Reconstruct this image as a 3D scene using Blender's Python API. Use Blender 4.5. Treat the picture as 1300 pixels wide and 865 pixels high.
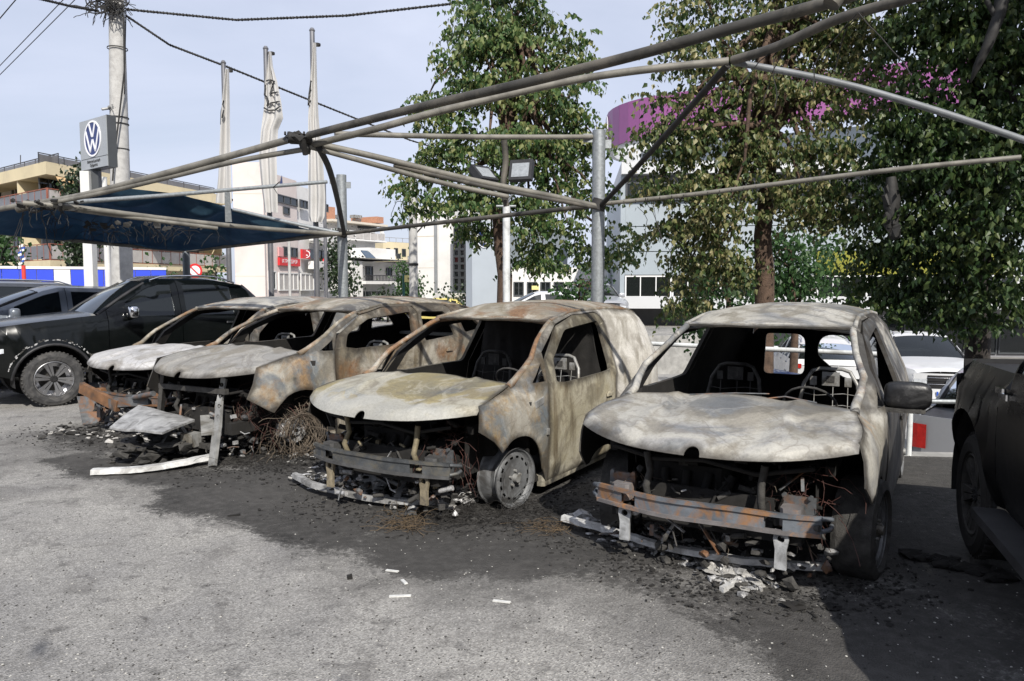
import bpy, bmesh, math, random
from math import sin, cos, pi, radians, sqrt, atan2
from mathutils import Vector, Matrix, noise as mn
S = bpy.context.scene
for o in list(bpy.data.objects): bpy.data.objects.remove(o)
random.seed(11)
COL = S.collection
# ---------------------------------------------------------------- camera
F, PT, HC = 939.0, 0.074, 1.71
cam = bpy.data.objects.new('camera', bpy.data.cameras.new('camera')); COL.objects.link(cam)
cam.location = (0, 0, HC); cam.rotation_euler = (pi/2-PT, 0, 0)
cam.data.sensor_width = 36; cam.data.lens = F/1300*36; cam.data.clip_start = 0.05; cam.data.clip_end = 6000
S.camera = cam
# ---------------------------------------------------------------- sky and sun
SUN_EL = radians(39); SUN_DIR = Vector((0.25, -0.968, 0)).normalized()      # towards the sun
az = atan2(SUN_DIR.x, SUN_DIR.y)
W = bpy.data.worlds.new('World'); S.world = W; W.use_nodes = True
nt = W.node_tree; nt.nodes.clear()
wo = nt.nodes.new('ShaderNodeOutputWorld'); bg = nt.nodes.new('ShaderNodeBackground')
sk = nt.nodes.new('ShaderNodeTexSky'); sk.sky_type = 'NISHITA'; sk.sun_disc = False
sk.sun_elevation = SUN_EL; sk.sun_rotation = az; sk.air_density = 1.0; sk.dust_density = 1.6; sk.ozone_density = 1.5
tc = nt.nodes.new('ShaderNodeTexCoord'); mp = nt.nodes.new('ShaderNodeMapping'); mp.inputs['Scale'].default_value = (1, 1, 3.5)
cn = nt.nodes.new('ShaderNodeTexNoise'); cn.inputs['Scale'].default_value = 1.3; cn.inputs['Detail'].default_value = 7; cn.inputs['Roughness'].default_value = .55; cn.inputs['Distortion'].default_value = .4
cr = nt.nodes.new('ShaderNodeValToRGB'); cr.color_ramp.elements[0].position = .25; cr.color_ramp.elements[0].color = (.50, .50, .50, 1)
cr.color_ramp.elements[1].position = .75; cr.color_ramp.elements[1].color = (.95, .95, .95, 1)
mx = nt.nodes.new('ShaderNodeMix'); mx.data_type = 'RGBA'; mx.inputs['B'].default_value = (8.3, 8.9, 10.8, 1)
nt.links.new(tc.outputs['Generated'], mp.inputs[0]); nt.links.new(mp.outputs[0], cn.inputs['Vector']); nt.links.new(cn.outputs[0], cr.inputs[0])
nt.links.new(cr.outputs[0], mx.inputs['Factor']); nt.links.new(sk.outputs[0], mx.inputs['A']); nt.links.new(mx.outputs['Result'], bg.inputs[0])
bg.inputs[1].default_value = 0.078; nt.links.new(bg.outputs[0], wo.inputs[0])
sl = bpy.data.lights.new('sun', 'SUN'); sl.energy = 4.6; sl.angle = radians(.5); sl.color = (1, .95, .87)
so = bpy.data.objects.new('sun', sl); COL.objects.link(so)
sd = Vector((SUN_DIR.x*cos(SUN_EL), SUN_DIR.y*cos(SUN_EL), sin(SUN_EL)))
so.rotation_euler = sd.to_track_quat('Z', 'Y').to_euler()
S.view_settings.view_transform = 'Standard'; S.view_settings.look = 'None'; S.view_settings.gamma = 1; S.view_settings.exposure = 0.3
# ---------------------------------------------------------------- geometry helpers
def at(px, py, Y):
    u = (px-650)/F; v = (432.5-py)/F; c, s = cos(PT), sin(PT); t = Y/(c+v*s)
    return Vector((t*u, Y, HC+t*(-s+v*c)))
def gp(px, py, z=0.0):
    u = (px-650)/F; v = (432.5-py)/F; c, s = cos(PT), sin(PT); t = (z-HC)/(-s+v*c)
    return Vector((t*u, t*(c+v*s), z))
class MB:
    def __init__(s): s.v = []; s.f = []; s.m = []; s.sm = []
    def add(s, vs, fs, m=0, sm=False):
        b = len(s.v); s.v += [tuple(x) for x in vs]
        for f in fs: s.f.append([i+b for i in f]); s.m.append(m); s.sm.append(sm)
        return s
    def box(s, c, d, R=None, m=0, ch=0.0):
        x, y, z = d[0]/2, d[1]/2, d[2]/2
        if ch <= 0:
            vs = [Vector((i*x, j*y, k*z)) for i in (-1, 1) for j in (-1, 1) for k in (-1, 1)]
            fs = [(0, 1, 3, 2), (4, 6, 7, 5), (0, 4, 5, 1), (2, 3, 7, 6), (0, 2, 6, 4), (1, 5, 7, 3)]
        else:   # chamfered in plan
            r = min(ch, x*.95, y*.95)
            pl = [(x, y-r), (x-r, y), (r-x, y), (-x, y-r), (-x, r-y), (r-x, -y), (x-r, -y), (x, r-y)]
            vs = [Vector((a, b, -z)) for a, b in pl]+[Vector((a, b, z)) for a, b in pl]
            fs = [tuple(range(7, -1, -1)), tuple(range(8, 16))]+[(i, (i+1) % 8, 8+(i+1) % 8, 8+i) for i in range(8)]
        if R is not None: vs = [R @ v for v in vs]
        c = Vector(c); return s.add([v+c for v in vs], fs, m)
    def beam(s, p, q, w, h, m=0, up=(0, 0, 1)):
        p, q = Vector(p), Vector(q); d = (q-p); L = d.length; d = d/L; a = d.cross(Vector(up))
        if a.length < 1e-4: a = d.cross(Vector((1, 0, 0)))
        a.normalize(); b = a.cross(d); R = Matrix((d, a, b)).transposed()
        return s.box((p+q)/2, (L, w, h), R, m)
    def tube(s, pts, r, n=8, m=0, caps=True):
        pts = [Vector(p) for p in pts]; k = len(pts); rr = r if isinstance(r, (list, tuple)) else [r]*k
        vs = []; T0 = (pts[1]-pts[0]).normalized(); a = T0.orthogonal().normalized()
        for i, p in enumerate(pts):
            t = (pts[min(i+1, k-1)]-pts[max(i-1, 0)]); t = t.normalized() if t.length > 1e-7 else T0
            a = (a-t*a.dot(t)); a = a.normalized() if a.length > 1e-6 else t.orthogonal().normalized(); b = t.cross(a)
            for j in range(n):
                w = 2*pi*j/n; vs.append(p+(a*cos(w)+b*sin(w))*rr[i])
        fs = [(i*n+j, i*n+(j+1) % n, (i+1)*n+(j+1) % n, (i+1)*n+j) for i in range(k-1) for j in range(n)]
        s.add(vs, fs, m, True)
        if caps: s.add(vs[:n], [tuple(range(n-1, -1, -1))], m); s.add(vs[-n:], [tuple(range(n))], m)
        return s
    def lathe(s, prof, c, ax=(0, 1, 0), n=28, m=0, sm=True, ms=None):
        ax = Vector(ax).normalized(); a = ax.orthogonal().normalized(); b = ax.cross(a); c = Vector(c); vs = []
        for (r, h) in prof:
            for j in range(n): w = 2*pi*j/n; vs.append(c+ax*h+(a*cos(w)+b*sin(w))*r)
        for i in range(len(prof)-1):
            s.add(vs[i*n:(i+2)*n], [(j, (j+1) % n, n+(j+1) % n, n+j) for j in range(n)], ms[i] if ms else m, sm)
        return s
    def blob(s, c, r, amp=.3, m=0, seed=0, sc=(1, 1, 1), n=2):
        bm = bmesh.new(); bmesh.ops.create_icosphere(bm, subdivisions=n, radius=1); c = Vector(c)
        vs = []
        for v in bm.verts:
            d = v.co.normalized(); k = r*(1+amp*mn.noise(d*1.7+Vector((seed*3.1, seed, 0)))*1.6+amp*.5*mn.noise(d*4+Vector((seed, 0, 0))))
            vs.append(c+Vector((d.x*sc[0], d.y*sc[1], d.z*sc[2]))*k)
        fs = [tuple(v.index for v in f.verts) for f in bm.faces]; bm.free(); return s.add(vs, fs, m, False)
    def rbox(s, c, d, R=None, m=0, e=.5, nu=14, nv=9):
        """rounded box (superellipsoid)"""
        f = lambda w, e_: (abs(w)**e_)*(1 if w >= 0 else -1); vs = []
        for i in range(nv+1):
            a = -pi/2+pi*i/nv
            for j in range(nu): b_ = 2*pi*j/nu; vs.append(Vector((d[0]/2*f(cos(a), e)*f(cos(b_), e), d[1]/2*f(cos(a), e)*f(sin(b_), e), d[2]/2*f(sin(a), e))))
        if R is not None: vs = [R @ v for v in vs]
        c = Vector(c); return s.add([v+c for v in vs], [(i*nu+j, i*nu+(j+1) % nu, (i+1)*nu+(j+1) % nu, (i+1)*nu+j) for i in range(nv) for j in range(nu)], m, True)
    def quad(s, a, b, c, d, m=0): return s.add([a, b, c, d], [(0, 1, 2, 3)], m)
    def build(s, name, mats, parent=None, world=False, loc=None):
        me = bpy.data.meshes.new(name); off = Vector((0, 0, 0))
        if world and parent is not None: off = parent.location
        if loc is not None: off = Vector(loc)
        me.from_pydata([(x-off.x, y-off.y, z-off.z) for x, y, z in s.v], [], s.f)
        if not isinstance(mats, (list, tuple)): mats = [mats]
        for m in mats: me.materials.append(m)
        me.polygons.foreach_set('material_index', s.m); me.polygons.foreach_set('use_smooth', s.sm); me.update()
        o = bpy.data.objects.new(name, me); COL.objects.link(o)
        if parent is not None: o.parent = parent
        elif loc is not None: o.location = loc
        return o
def tag(o, label=None, cat=None, group=None, kind=None):
    if label: o['label'] = label
    if cat: o['category'] = cat
    if group: o['group'] = group
    if kind: o['kind'] = kind
    return o
def thing(name, label, cat, loc=(0, 0, 0), rz=0, group=None):
    o = bpy.data.objects.new(name, None); COL.objects.link(o); o.location = loc; o.rotation_euler = (0, 0, rz)
    o.empty_display_size = .2; return tag(o, label, cat, group)
def copy_tree(o, parent=None):
    c = o.copy(); COL.objects.link(c)
    if parent is not None: c.parent = parent
    for ch in list(o.children): copy_tree(ch, c)
    return c
def inst(src, name, parent, loc=(0, 0, 0), rz=0, sc=None):
    o = bpy.data.objects.new(name, src.data); COL.objects.link(o); o.parent = parent; o.location = loc; o.rotation_euler = (0, 0, rz)
    if sc: o.scale = sc
    return o
def rnd(pts, n=4):
    """polygon points (a, b[, r]) -> list with rounded corners"""
    out = []; k = len(pts)
    for i, p in enumerate(pts):
        r = p[2] if len(p) > 2 else 0
        P = Vector(p[:2])
        if r <= 0: out.append((P.x, P.y)); continue
        A = Vector(pts[i-1][:2]); B = Vector(pts[(i+1) % k][:2]); da = (A-P); db = (B-P)
        ra = min(r, da.length*.48); rb = min(r, db.length*.48); a = P+da.normalized()*ra; b = P+db.normalized()*rb
        for j in range(n+1):
            t = j/n; q = a*(1-t)**2+P*2*t*(1-t)+b*t*t; out.append((q.x, q.y))
    return out
def arc(cx, cz, r, a0, a1, n=12):
    return [(cx+r*cos(a0+(a1-a0)*i/n), cz+r*sin(a0+(a1-a0)*i/n)) for i in range(n+1)]
def shell(name, outer, holes, fn, mats, parent, th=.012, step=.12, flip=False, jit=0.0, seed=0):
    """sheet cut from a 2D outline with holes, mapped to 3D by fn and given thickness; inside gets material 1, rim 0"""
    bm = bmesh.new()
    for lp in [outer]+list(holes):
        vs = [bm.verts.new((p[0], p[1], 0)) for p in lp]
        for i in range(len(vs)): bm.edges.new((vs[i-1], vs[i]))
    bmesh.ops.triangle_fill(bm, use_beauty=True, use_dissolve=False, edges=bm.edges[:])
    xs = [p[0] for p in outer]; ys = [p[1] for p in outer]
    for ax, lo, hi in ((0, min(xs), max(xs)), (1, min(ys), max(ys))):
        n = max(1, int((hi-lo)/step))
        for i in range(1, n):
            co = [0, 0, 0]; no = [0, 0, 0]; co[ax] = lo+(hi-lo)*i/n; no[ax] = 1
            bmesh.ops.bisect_plane(bm, geom=bm.verts[:]+bm.edges[:]+bm.faces[:], plane_co=co, plane_no=no, dist=1e-5)
    bmesh.ops.remove_doubles(bm, verts=bm.verts[:], dist=1e-4)
    def segd(x, y, lp):
        best = 9e9
        for i in range(len(lp)):
            ax_, ay_ = lp[i-1][0], lp[i-1][1]; dx, dy = lp[i][0]-ax_, lp[i][1]-ay_; q = dx*dx+dy*dy
            t = 0 if q < 1e-12 else max(0, min(1, ((x-ax_)*dx+(y-ay_)*dy)/q)); d = (x-ax_-dx*t)**2+(y-ay_-dy*t)**2
            if d < best: best = d
        return sqrt(best)
    EG = [max([1-segd(v.co.x, v.co.y, outer)/.07, 0]+[1-segd(v.co.x, v.co.y, h)/.15 for h in holes]) for v in bm.verts]
    for v in bm.verts:
        p = Vector(fn(v.co.x, v.co.y))
        if jit:
            dv = mn.noise_vector(p*.6+Vector((seed, 3, 0))); dv = dv.normalized() if dv.length > .01 else Vector((0, 0, 1))
            p += mn.noise_vector(p*1.9+Vector((seed, 0, 0)))*jit*.7+dv*jit*1.1*(.25-abs(mn.noise(p*3.3+Vector((0, seed, 1)))))+dv*jit*.5*(.2-abs(mn.noise(p*8+Vector((seed, 2, 1)))))
        v.co = p
    bm.faces.ensure_lookup_table(); bmesh.ops.recalc_face_normals(bm, faces=bm.faces[:])
    bm.normal_update(); bm.verts.index_update()
    N = len(bm.verts); nor = [v.normal.copy() for v in bm.verts]; co = [v.co.copy() for v in bm.verts]
    c = sum(co, Vector())/N; cen = getattr(shell, 'center', Vector((-1.2, 0, .5)))
    tot = sum(((f.calc_center_median()-cen).dot(f.normal)*f.calc_area() for f in bm.faces), 0.0)
    sgn = 1 if tot > 0 else -1
    if flip: sgn = -sgn
    fs = [[v.index for v in (f.verts if sgn > 0 else reversed(f.verts[:]))] for f in bm.faces]
    bd = []
    for e in bm.edges:
        if len(e.link_faces) == 1:
            f = e.link_faces[0]; vs = [v.index for v in f.verts]; a, b = e.verts[0].index, e.verts[1].index
            ia = vs.index(a); fw = vs[(ia+1) % len(vs)] == b
            if sgn < 0: fw = not fw
            bd.append((a, b) if fw else (b, a))
    bm.free()
    mb = MB(); inn = [co[i]-nor[i]*sgn*th for i in range(N)]
    mb.add(co+inn, fs, 0, True)
    b0 = 0
    for f in fs: mb.f.append([i+N for i in reversed(f)]); mb.m.append(1); mb.sm.append(True)
    base = len(mb.v)
    for a, b in bd:
        mb.add([co[a], inn[a], inn[b], co[b]], [(0, 1, 2, 3)], 0, False)
    o = mb.build(name, mats, parent); ca = o.data.color_attributes.new('edge', 'FLOAT_COLOR', 'POINT')
    for i in range(N): ca.data[i].color = (EG[i], 0, 0, 1)
    return o
# ---------------------------------------------------------------- materials
def nd(nt, t, **kw):
    n = nt.nodes.new(t)
    for k, v in kw.items():
        if k in n.inputs: n.inputs[k].default_value = v
        else: setattr(n, k, v)
    return n
def base(name):
    m = bpy.data.materials.new(name); m.use_nodes = True; nt = m.node_tree; b = nt.nodes['Principled BSDF']; return m, nt, b
def ramp(nt, stops, src, interp='LINEAR'):
    r = nt.nodes.new('ShaderNodeValToRGB'); cr = r.color_ramp; cr.interpolation = interp
    while len(cr.elements) < len(stops): cr.elements.new(.5)
    for e, (p, c) in zip(cr.elements, stops): e.position = p; e.color = (*c, 1) if len(c) == 3 else c
    nt.links.new(src, r.inputs[0]); return r.outputs[0]
def coord(nt, sc=(1, 1, 1), loc=(0, 0, 0)):
    t = nt.nodes.new('ShaderNodeTexCoord'); mp = nt.nodes.new('ShaderNodeMapping'); mp.inputs['Scale'].default_value = sc; mp.inputs['Location'].default_value = loc
    nt.links.new(t.outputs['Object'], mp.inputs[0]); return mp.outputs[0]
def nz(nt, vec, scale, detail=6, rough=.55, dist=0.0):
    n = nd(nt, 'ShaderNodeTexNoise', Scale=scale, Detail=detail, Roughness=rough, Distortion=dist); nt.links.new(vec, n.inputs['Vector']); return n.outputs[0]
def mixc(nt, f, a, b, mode='MIX'):
    n = nt.nodes.new('ShaderNodeMix'); n.data_type = 'RGBA'; n.blend_type = mode
    for k, x in (('Factor', f), ('A', a), ('B', b)):
        if hasattr(x, 'links'): nt.links.new(x, n.inputs[k])
        else: n.inputs[k].default_value = x if k == 'Factor' else (*x, 1)
    return n.outputs['Result']
def mth(nt, op, a, b=0.0, clamp=False):
    n = nt.nodes.new('ShaderNodeMath'); n.operation = op; n.use_clamp = clamp
    for i, x in enumerate((a, b)):
        if hasattr(x, 'links'): nt.links.new(x, n.inputs[i])
        else: n.inputs[i].default_value = x
    return n.outputs[0]
def bump(nt, b, h, strength=.3, dist=.01):
    n = nd(nt, 'ShaderNodeBump', Strength=strength, Distance=dist); nt.links.new(h, n.inputs['Height']); nt.links.new(n.outputs[0], b.inputs['Normal'])
def M(name, col, rough=.7, metal=0.0, var=.2, scale=5, bmp=.15, bd=.004, coat=0.0, spec=None, dirt=None):
    m, nt, b = base(name); v = coord(nt); n = nz(nt, v, scale, 6, .6, .3)
    c = ramp(nt, [(.3, tuple(max(0, x*(1-var)) for x in col)), (.7, tuple(min(1, x*(1+var)) for x in col))], n)
    if dirt:
        n3 = nz(nt, v, scale*.6, 8, .65, .8); c = mixc(nt, mth(nt, 'MULTIPLY', ramp(nt, [(.48, (0, 0, 0)), (.62, (1, 1, 1))], n3), dirt[1]), c, dirt[0])
    nt.links.new(c, b.inputs['Base Color']); b.inputs['Roughness'].default_value = rough; b.inputs['Metallic'].default_value = metal
    if coat: b.inputs['Coat Weight'].default_value = coat; b.inputs['Coat Roughness'].default_value = .05
    if spec is not None: b.inputs['Specular IOR Level'].default_value = spec
    if bmp: bump(nt, b, nz(nt, v, scale*8, 4), bmp, bd)
    return m
SOOT = (.012, .011, .010)
def burnt(name, stops, rust=.5, rustc=((.14, .065, .03), (.34, .19, .09)), soot=.45, seed=0.0, run=.3, sz=(.0, .35), sc=1.0, metal=.15, grads=(), edge=.8):
    """fire-scorched sheet metal: ash tones with tide marks, rust patches, soot, vertical runs"""
    m, nt, b = base(name); v = coord(nt, (1, 1, 1), (seed, seed*.7, seed*.3))
    n1 = nz(nt, v, 1.0*sc, 6, .5, .8)
    c = ramp(nt, stops, n1)
    n5 = nz(nt, v, 1.9*sc, 5, .5, 1.5)
    c = mixc(nt, ramp(nt, [(.50, (0, 0, 0)), (.515, (.30, .30, .30)), (.56, (0, 0, 0))], n5), c, (.58, .56, .50))      # tide marks
    c = mixc(nt, ramp(nt, [(.42, (0, 0, 0)), (.45, (.34, .34, .34)), (.465, (0, 0, 0))], n5), c, (.12, .09, .06))
    n6 = nz(nt, coord(nt, (1, 1, 1), (seed+9, 4, 2)), 2.6, 5, .55, 1.0); c = mixc(nt, ramp(nt, [(.50, (0, 0, 0)), (.60, (.55, .55, .55))], n6), c, (.20, .175, .13))
    n2 = nz(nt, coord(nt, (1, 1, 1), (seed+5, 2, seed)), 2.1*sc, 9, .68, .8); fine = nz(nt, v, 26, 5, .7)
    rc = ramp(nt, [(.3, rustc[0]), (.7, rustc[1])], fine)
    c = mixc(nt, ramp(nt, [(1-rust-.02, (0, 0, 0)), (1-rust+.13, (.9, .9, .9))], n2), c, rc)
    vr = coord(nt, (3, 3, .6), (seed, 1, 0)); n3 = nz(nt, vr, 1.8, 6, .6, .8)
    c = mixc(nt, mth(nt, 'MULTIPLY', ramp(nt, [(.5, (0, 0, 0)), (.68, (1, 1, 1))], n3), run), c, (.13, .095, .05))
    # soot: noise, more of it low down where the flames came out
    t = nt.nodes.new('ShaderNodeTexCoord'); sp = nt.nodes.new('ShaderNodeSeparateXYZ'); nt.links.new(t.outputs['Object'], sp.inputs[0])
    mr = nd(nt, 'ShaderNodeMapRange'); mr.inputs['From Min'].default_value = sz[0]; mr.inputs['From Max'].default_value = sz[1]; mr.inputs['To Min'].default_value = .30; mr.inputs['To Max'].default_value = 0
    nt.links.new(sp.outputs['Z'], mr.inputs['Value'])
    n4 = mth(nt, 'ADD', nz(nt, coord(nt, (1, 1, 1), (3, seed, 8)), 1.9*sc, 9, .65, .9), mr.outputs[0])
    c = mixc(nt, ramp(nt, [(1-soot, (0, 0, 0)), (1-soot+.14, (.92, .92, .92))], n4), c, (.028, .026, .026))
    ea = nd(nt, 'ShaderNodeVertexColor', layer_name='edge'); es = nt.nodes.new('ShaderNodeSeparateColor'); nt.links.new(ea.outputs[0], es.inputs[0])      # smoke stains round openings and along seams
    ef = mth(nt, 'ADD', es.outputs[0], mth(nt, 'MULTIPLY', mth(nt, 'SUBTRACT', nz(nt, coord(nt, (1, 1, 1), (6, seed, 1)), 3.0, 8, .65, .6), .5), 1.5)); c = mixc(nt, mth(nt, 'MULTIPLY', mth(nt, 'GREATER_THAN', es.outputs[0], .001), ramp(nt, [(.45, (0, 0, 0)), (.95, (edge,)*3)], ef)), c, (.045, .038, .03))
    for (ax, lo, hi, gc, am) in grads:        # zones left by the heat on one part of the sheet
        g_ = nd(nt, 'ShaderNodeMapRange'); g_.inputs['From Min'].default_value = lo; g_.inputs['From Max'].default_value = hi; nt.links.new(sp.outputs[ax], g_.inputs['Value'])
        gf = mth(nt, 'ADD', g_.outputs[0], mth(nt, 'MULTIPLY', mth(nt, 'SUBTRACT', n5, .5), 1.3)); c = mixc(nt, ramp(nt, [(.38, (0, 0, 0)), (.72, (am,)*3)], gf), c, mixc(nt, n1, tuple(x*.75 for x in gc), tuple(min(1, x*1.2) for x in gc)))
    sp2 = ramp(nt, [(.3, (.72, .72, .72)), (.6, (1.08, 1.08, 1.08))], nz(nt, v, 55, 4, .75)); c = mixc(nt, .8, c, sp2, 'MULTIPLY')
    c = mixc(nt, 1.0, c, (.80, .79, .77), 'MULTIPLY'); nt.links.new(c, b.inputs['Base Color']); b.inputs['Metallic'].default_value = metal
    nt.links.new(ramp(nt, [(.3, (.42, .42, .42)), (.7, (.8, .8, .8))], n5), b.inputs['Roughness'])
    bump(nt, b, mth(nt, 'ADD', mth(nt, 'MULTIPLY', fine, .25), mth(nt, 'MULTIPLY', n2, 1.0)), .35, .012)
    return m
GREY_W = [(.30, (.11, .12, .13)), (.40, (.20, .21, .22)), (.445, (.27, .27, .26)), (.46, (.44, .43, .40)), (.52, (.50, .49, .45)), (.57, (.33, .33, .33)), (.585, (.24, .25, .26)), (.63, (.42, .41, .38)), (.72, (.50, .48, .42))]
YELL = [(.30, (.15, .16, .16)), (.40, (.29, .25, .14)), (.46, (.36, .31, .17)), (.475, (.47, .45, .38)), (.55, (.44, .42, .34)), (.60, (.30, .31, .30)), (.61, (.35, .29, .15)), (.70, (.48, .46, .40))]
BROWN = [(.30, (.09, .09, .09)), (.40, (.20, .19, .17)), (.48, (.34, .30, .23)), (.54, (.50, .47, .41)), (.62, (.30, .26, .19)), (.72, (.46, .44, .39))]
BLUEG = [(.30, (.08, .10, .12)), (.40, (.14, .17, .20)), (.47, (.24, .26, .27)), (.50, (.44, .42, .37)), (.56, (.48, .46, .41)), (.60, (.20, .22, .24)), (.70, (.34, .33, .29))]
soot_m = M('soot_black', SOOT, .9, 0, .5, 9, .5)
soot2_m = M('soot_grey', (.045, .043, .04), .85, 0, .6, 14, .6, .008)
ash_m = M('white_ash', (.42, .41, .39), .95, 0, .45, 22, .8, .01)
steel_m = M('scorched_steel', (.11, .115, .12), .6, .3, .45, 9, .4, dirt=((.20, .09, .035), .8))
steel_l = M('bare_steel', (.33, .33, .32), .5, .35, .4, 7, .3, dirt=((.10, .085, .06), .8))
rust_m = M('orange_rust', (.17, .085, .04), .85, .1, .5, 6, .5, dirt=((.05, .045, .042), .95))
wire_m = M('burnt_copper_wire', (.075, .032, .026), .6, .2, .6, 12, 0)
wireg_m = M('burnt_steel_wire', (.16, .13, .10), .7, .3, .6, 8, 0)
alu_m = M('melted_aluminium', (.48, .48, .48), .5, .4, .35, 18, .6, .01, dirt=((.08, .075, .07), .8))
# ---------------------------------------------------------------- vehicles
def cl(x, a=0.0, b=1.0): return max(a, min(b, x))
def lerp(a, b, t): return a+(b-a)*t
def pw(pts, x):
    """piecewise linear through (x, y) pairs, x falling"""
    if x >= pts[0][0]: return pts[0][1]
    for (x0, y0), (x1, y1) in zip(pts, pts[1:]):
        if x >= x1: return lerp(y0, y1, (x0-x)/(x0-x1))
    return pts[-1][1]
def clutter(mb, c, d, n, sz, rnd_, m=2):
    """small brackets, hoses and lumps filling a box"""
    for i in range(n):
        p = Vector((c[0]+rnd_.uniform(-1, 1)*d[0]/2, c[1]+rnd_.uniform(-1, 1)*d[1]/2, c[2]+rnd_.uniform(-1, 1)*d[2]/2)); s = rnd_.uniform(*sz)
        k = rnd_.random(); mm = rnd_.randrange(m)
        R = Matrix.Rotation(rnd_.uniform(-.6, .6), 3, 'X') @ Matrix.Rotation(rnd_.uniform(-.6, .6), 3, 'Z')
        if k < .35: mb.box(p, (s, s*rnd_.uniform(.3, 1), s*rnd_.uniform(.2, .9)), R, mm)
        elif k < .6:
            a = R @ Vector((0, 1, 0)); mb.tube([p-a*s, p+a*s], s*.35, 8, mm)
        elif k < .8:
            q = p+Vector((rnd_.uniform(-1, 1), rnd_.uniform(-1, 1), rnd_.uniform(-1, .5)))*s*2.5
            mb.tube([p, (p+q)/2+Vector((0, 0, rnd_.uniform(-1, 1)*s)), q], s*.12, 6, mm)
        else: mb.blob(p, s*.6, .4, mm, i, (1, rnd_.uniform(.6, 1.4), rnd_.uniform(.4, 1)), 1)
def wires(mb, c, d, n, L, r, rnd_, m=0, sag=.3):
    for i in range(n):
        p = Vector((c[0]+rnd_.uniform(-1, 1)*d[0]/2, c[1]+rnd_.uniform(-1, 1)*d[1]/2, c[2]+rnd_.uniform(-1, 1)*d[2]/2)); pts = [p]
        v = Vector((rnd_.uniform(-1, 1), rnd_.uniform(-1, 1), rnd_.uniform(-1, .6))).normalized(); k = rnd_.randint(4, 7)
        for j in range(k):
            v = (v+Vector((rnd_.uniform(-1, 1), rnd_.uniform(-1, 1), rnd_.uniform(-1, .6)-sag))*.55).normalized(); q = pts[-1]+v*L/k
            if q.z < .008: q.z = .008+rnd_.random()*.01
            pts.append(q)
        mb.tube(pts, r, 3, m, False)
def steel_wheel(parent, c, side, R=.225, wid=.19, mats=None, tilt=0.0, name='wheel', tyre=None, holes=15):
    """steel rim: barrel, dished disc with a ring of vent holes, hub and bolts"""
    wp = MB(); s = side
    prof = [(R*1.03, .0), (R*1.03, .012), (R*.97, .014), (R*.94, .03), (R*.86, .045), (R*.84, .10), (R*.9, .13), (R*.97, wid-.012), (R*1.03, wid), (R*1.0, wid+.004), (R*.93, wid-.004), (R*.82, .11), (R*.80, .05)]
    # outward axis is +y*side ; barrel goes inwards
    c = Vector(c); A = Matrix.Rotation(tilt, 3, 'Z') @ Vector((0, -s, 0))
    wp.lathe(prof, c, A, 40, 0)
    root = wp.build(name, mats, parent)
    A2 = Matrix.Rotation(tilt, 3, 'Z'); bm = MB()
    ex = A2 @ Vector((1, 0, 0)); ey = A2 @ Vector((0, s, 0)); ez = Vector((0, 0, 1))
    def P(r, a, h): return c+ex*(r*cos(a))+ez*(r*sin(a))+ey*h
    N = holes*4; rr = [R*.06, R*.22, R*.40, R*.62, R*.68, R*.76, R*.82, R*.93]; hh = [-.018, -.018, -.036, -.022, -.02, -.022, -.03, -.05]
    V = [[P(r, 2*pi*j/N, h) for j in range(N)] for r, h in zip(rr, hh)]
    vs = [v for row in V for v in row]; fs = []
    for i in range(len(rr)-1):
        for j in range(N):
            if i in (4,) and j % 4 in (0, 1): continue
            if i in (3, 5) and False: continue
            f = (i*N+j, i*N+(j+1) % N, (i+1)*N+(j+1) % N, (i+1)*N+j); fs.append(f)
    bm.add(vs, fs, 0, True); bm.build('rim_disc', mats, root)
    hb = MB(); hb.lathe([(0.001, .02), (R*.13, .02), (R*.14, .0), (R*.16, -.03)], c, ey, 16)
    for k in range(5):
        a = 2*pi*k/5+.3; q = P(R*.26, a, -.022); hb.tube([q, q+ey*.022], .011, 6)
    hb.build('hub', [steel_l], root)
    if tyre:
        tb = MB(); tb.lathe([(R*1.02, .01), (R*1.12, -.02), (tyre*.97, -.005), (tyre, .03), (tyre*1.0, wid-.02), (tyre*.96, wid+.01), (R*1.05, wid)], c, A, 40, 0); tb.build('tyre', [soot2_m], root)
    return root
def seat(parent, x, y, z, mats, rnd_):
    mb = MB(); H = .62; w = .46
    f = lambda a, b: (x-.18*b/H-.02, y+a, z+b)
    pts = [f(-w/2, 0), f(-w/2, .3), f(-w/2+.03, .5), f(-w/2+.09, H-.02), f(-.08, H), f(.08, H), f(w/2-.09, H-.02), f(w/2-.03, .5), f(w/2, .3), f(w/2, 0)]
    mb.tube(pts, .016, 8, 0)
    root = mb.build('seat', mats, parent)
    pb = MB()
    for a, b, ww, hh in ((0, H-.08, .13, .11), (-.13, H-.1, .05, .07), (.13, H-.1, .05, .07)): pb.box(f(a, b), (.02, ww, hh), None, 0)
    pb.box(f(0, H-.08), (.03, .06, .05), None, 1)
    for b in (.12, .22, .33, .42): pb.tube([f(-w/2+.02, b), f(-.1, b-.015), f(.1, b+.01), f(w/2-.03, b)], .004, 4, 0)
    for a in (-.12, .02, .13): pb.tube([f(a, .0), f(a+.01, .25), f(a, .48)], .004, 4, 0)
    pb.box((x+.2, y, z-.02), (.48, .46, .05), None, 1); pb.build('seat_frame', mats, root)
    return root
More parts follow.
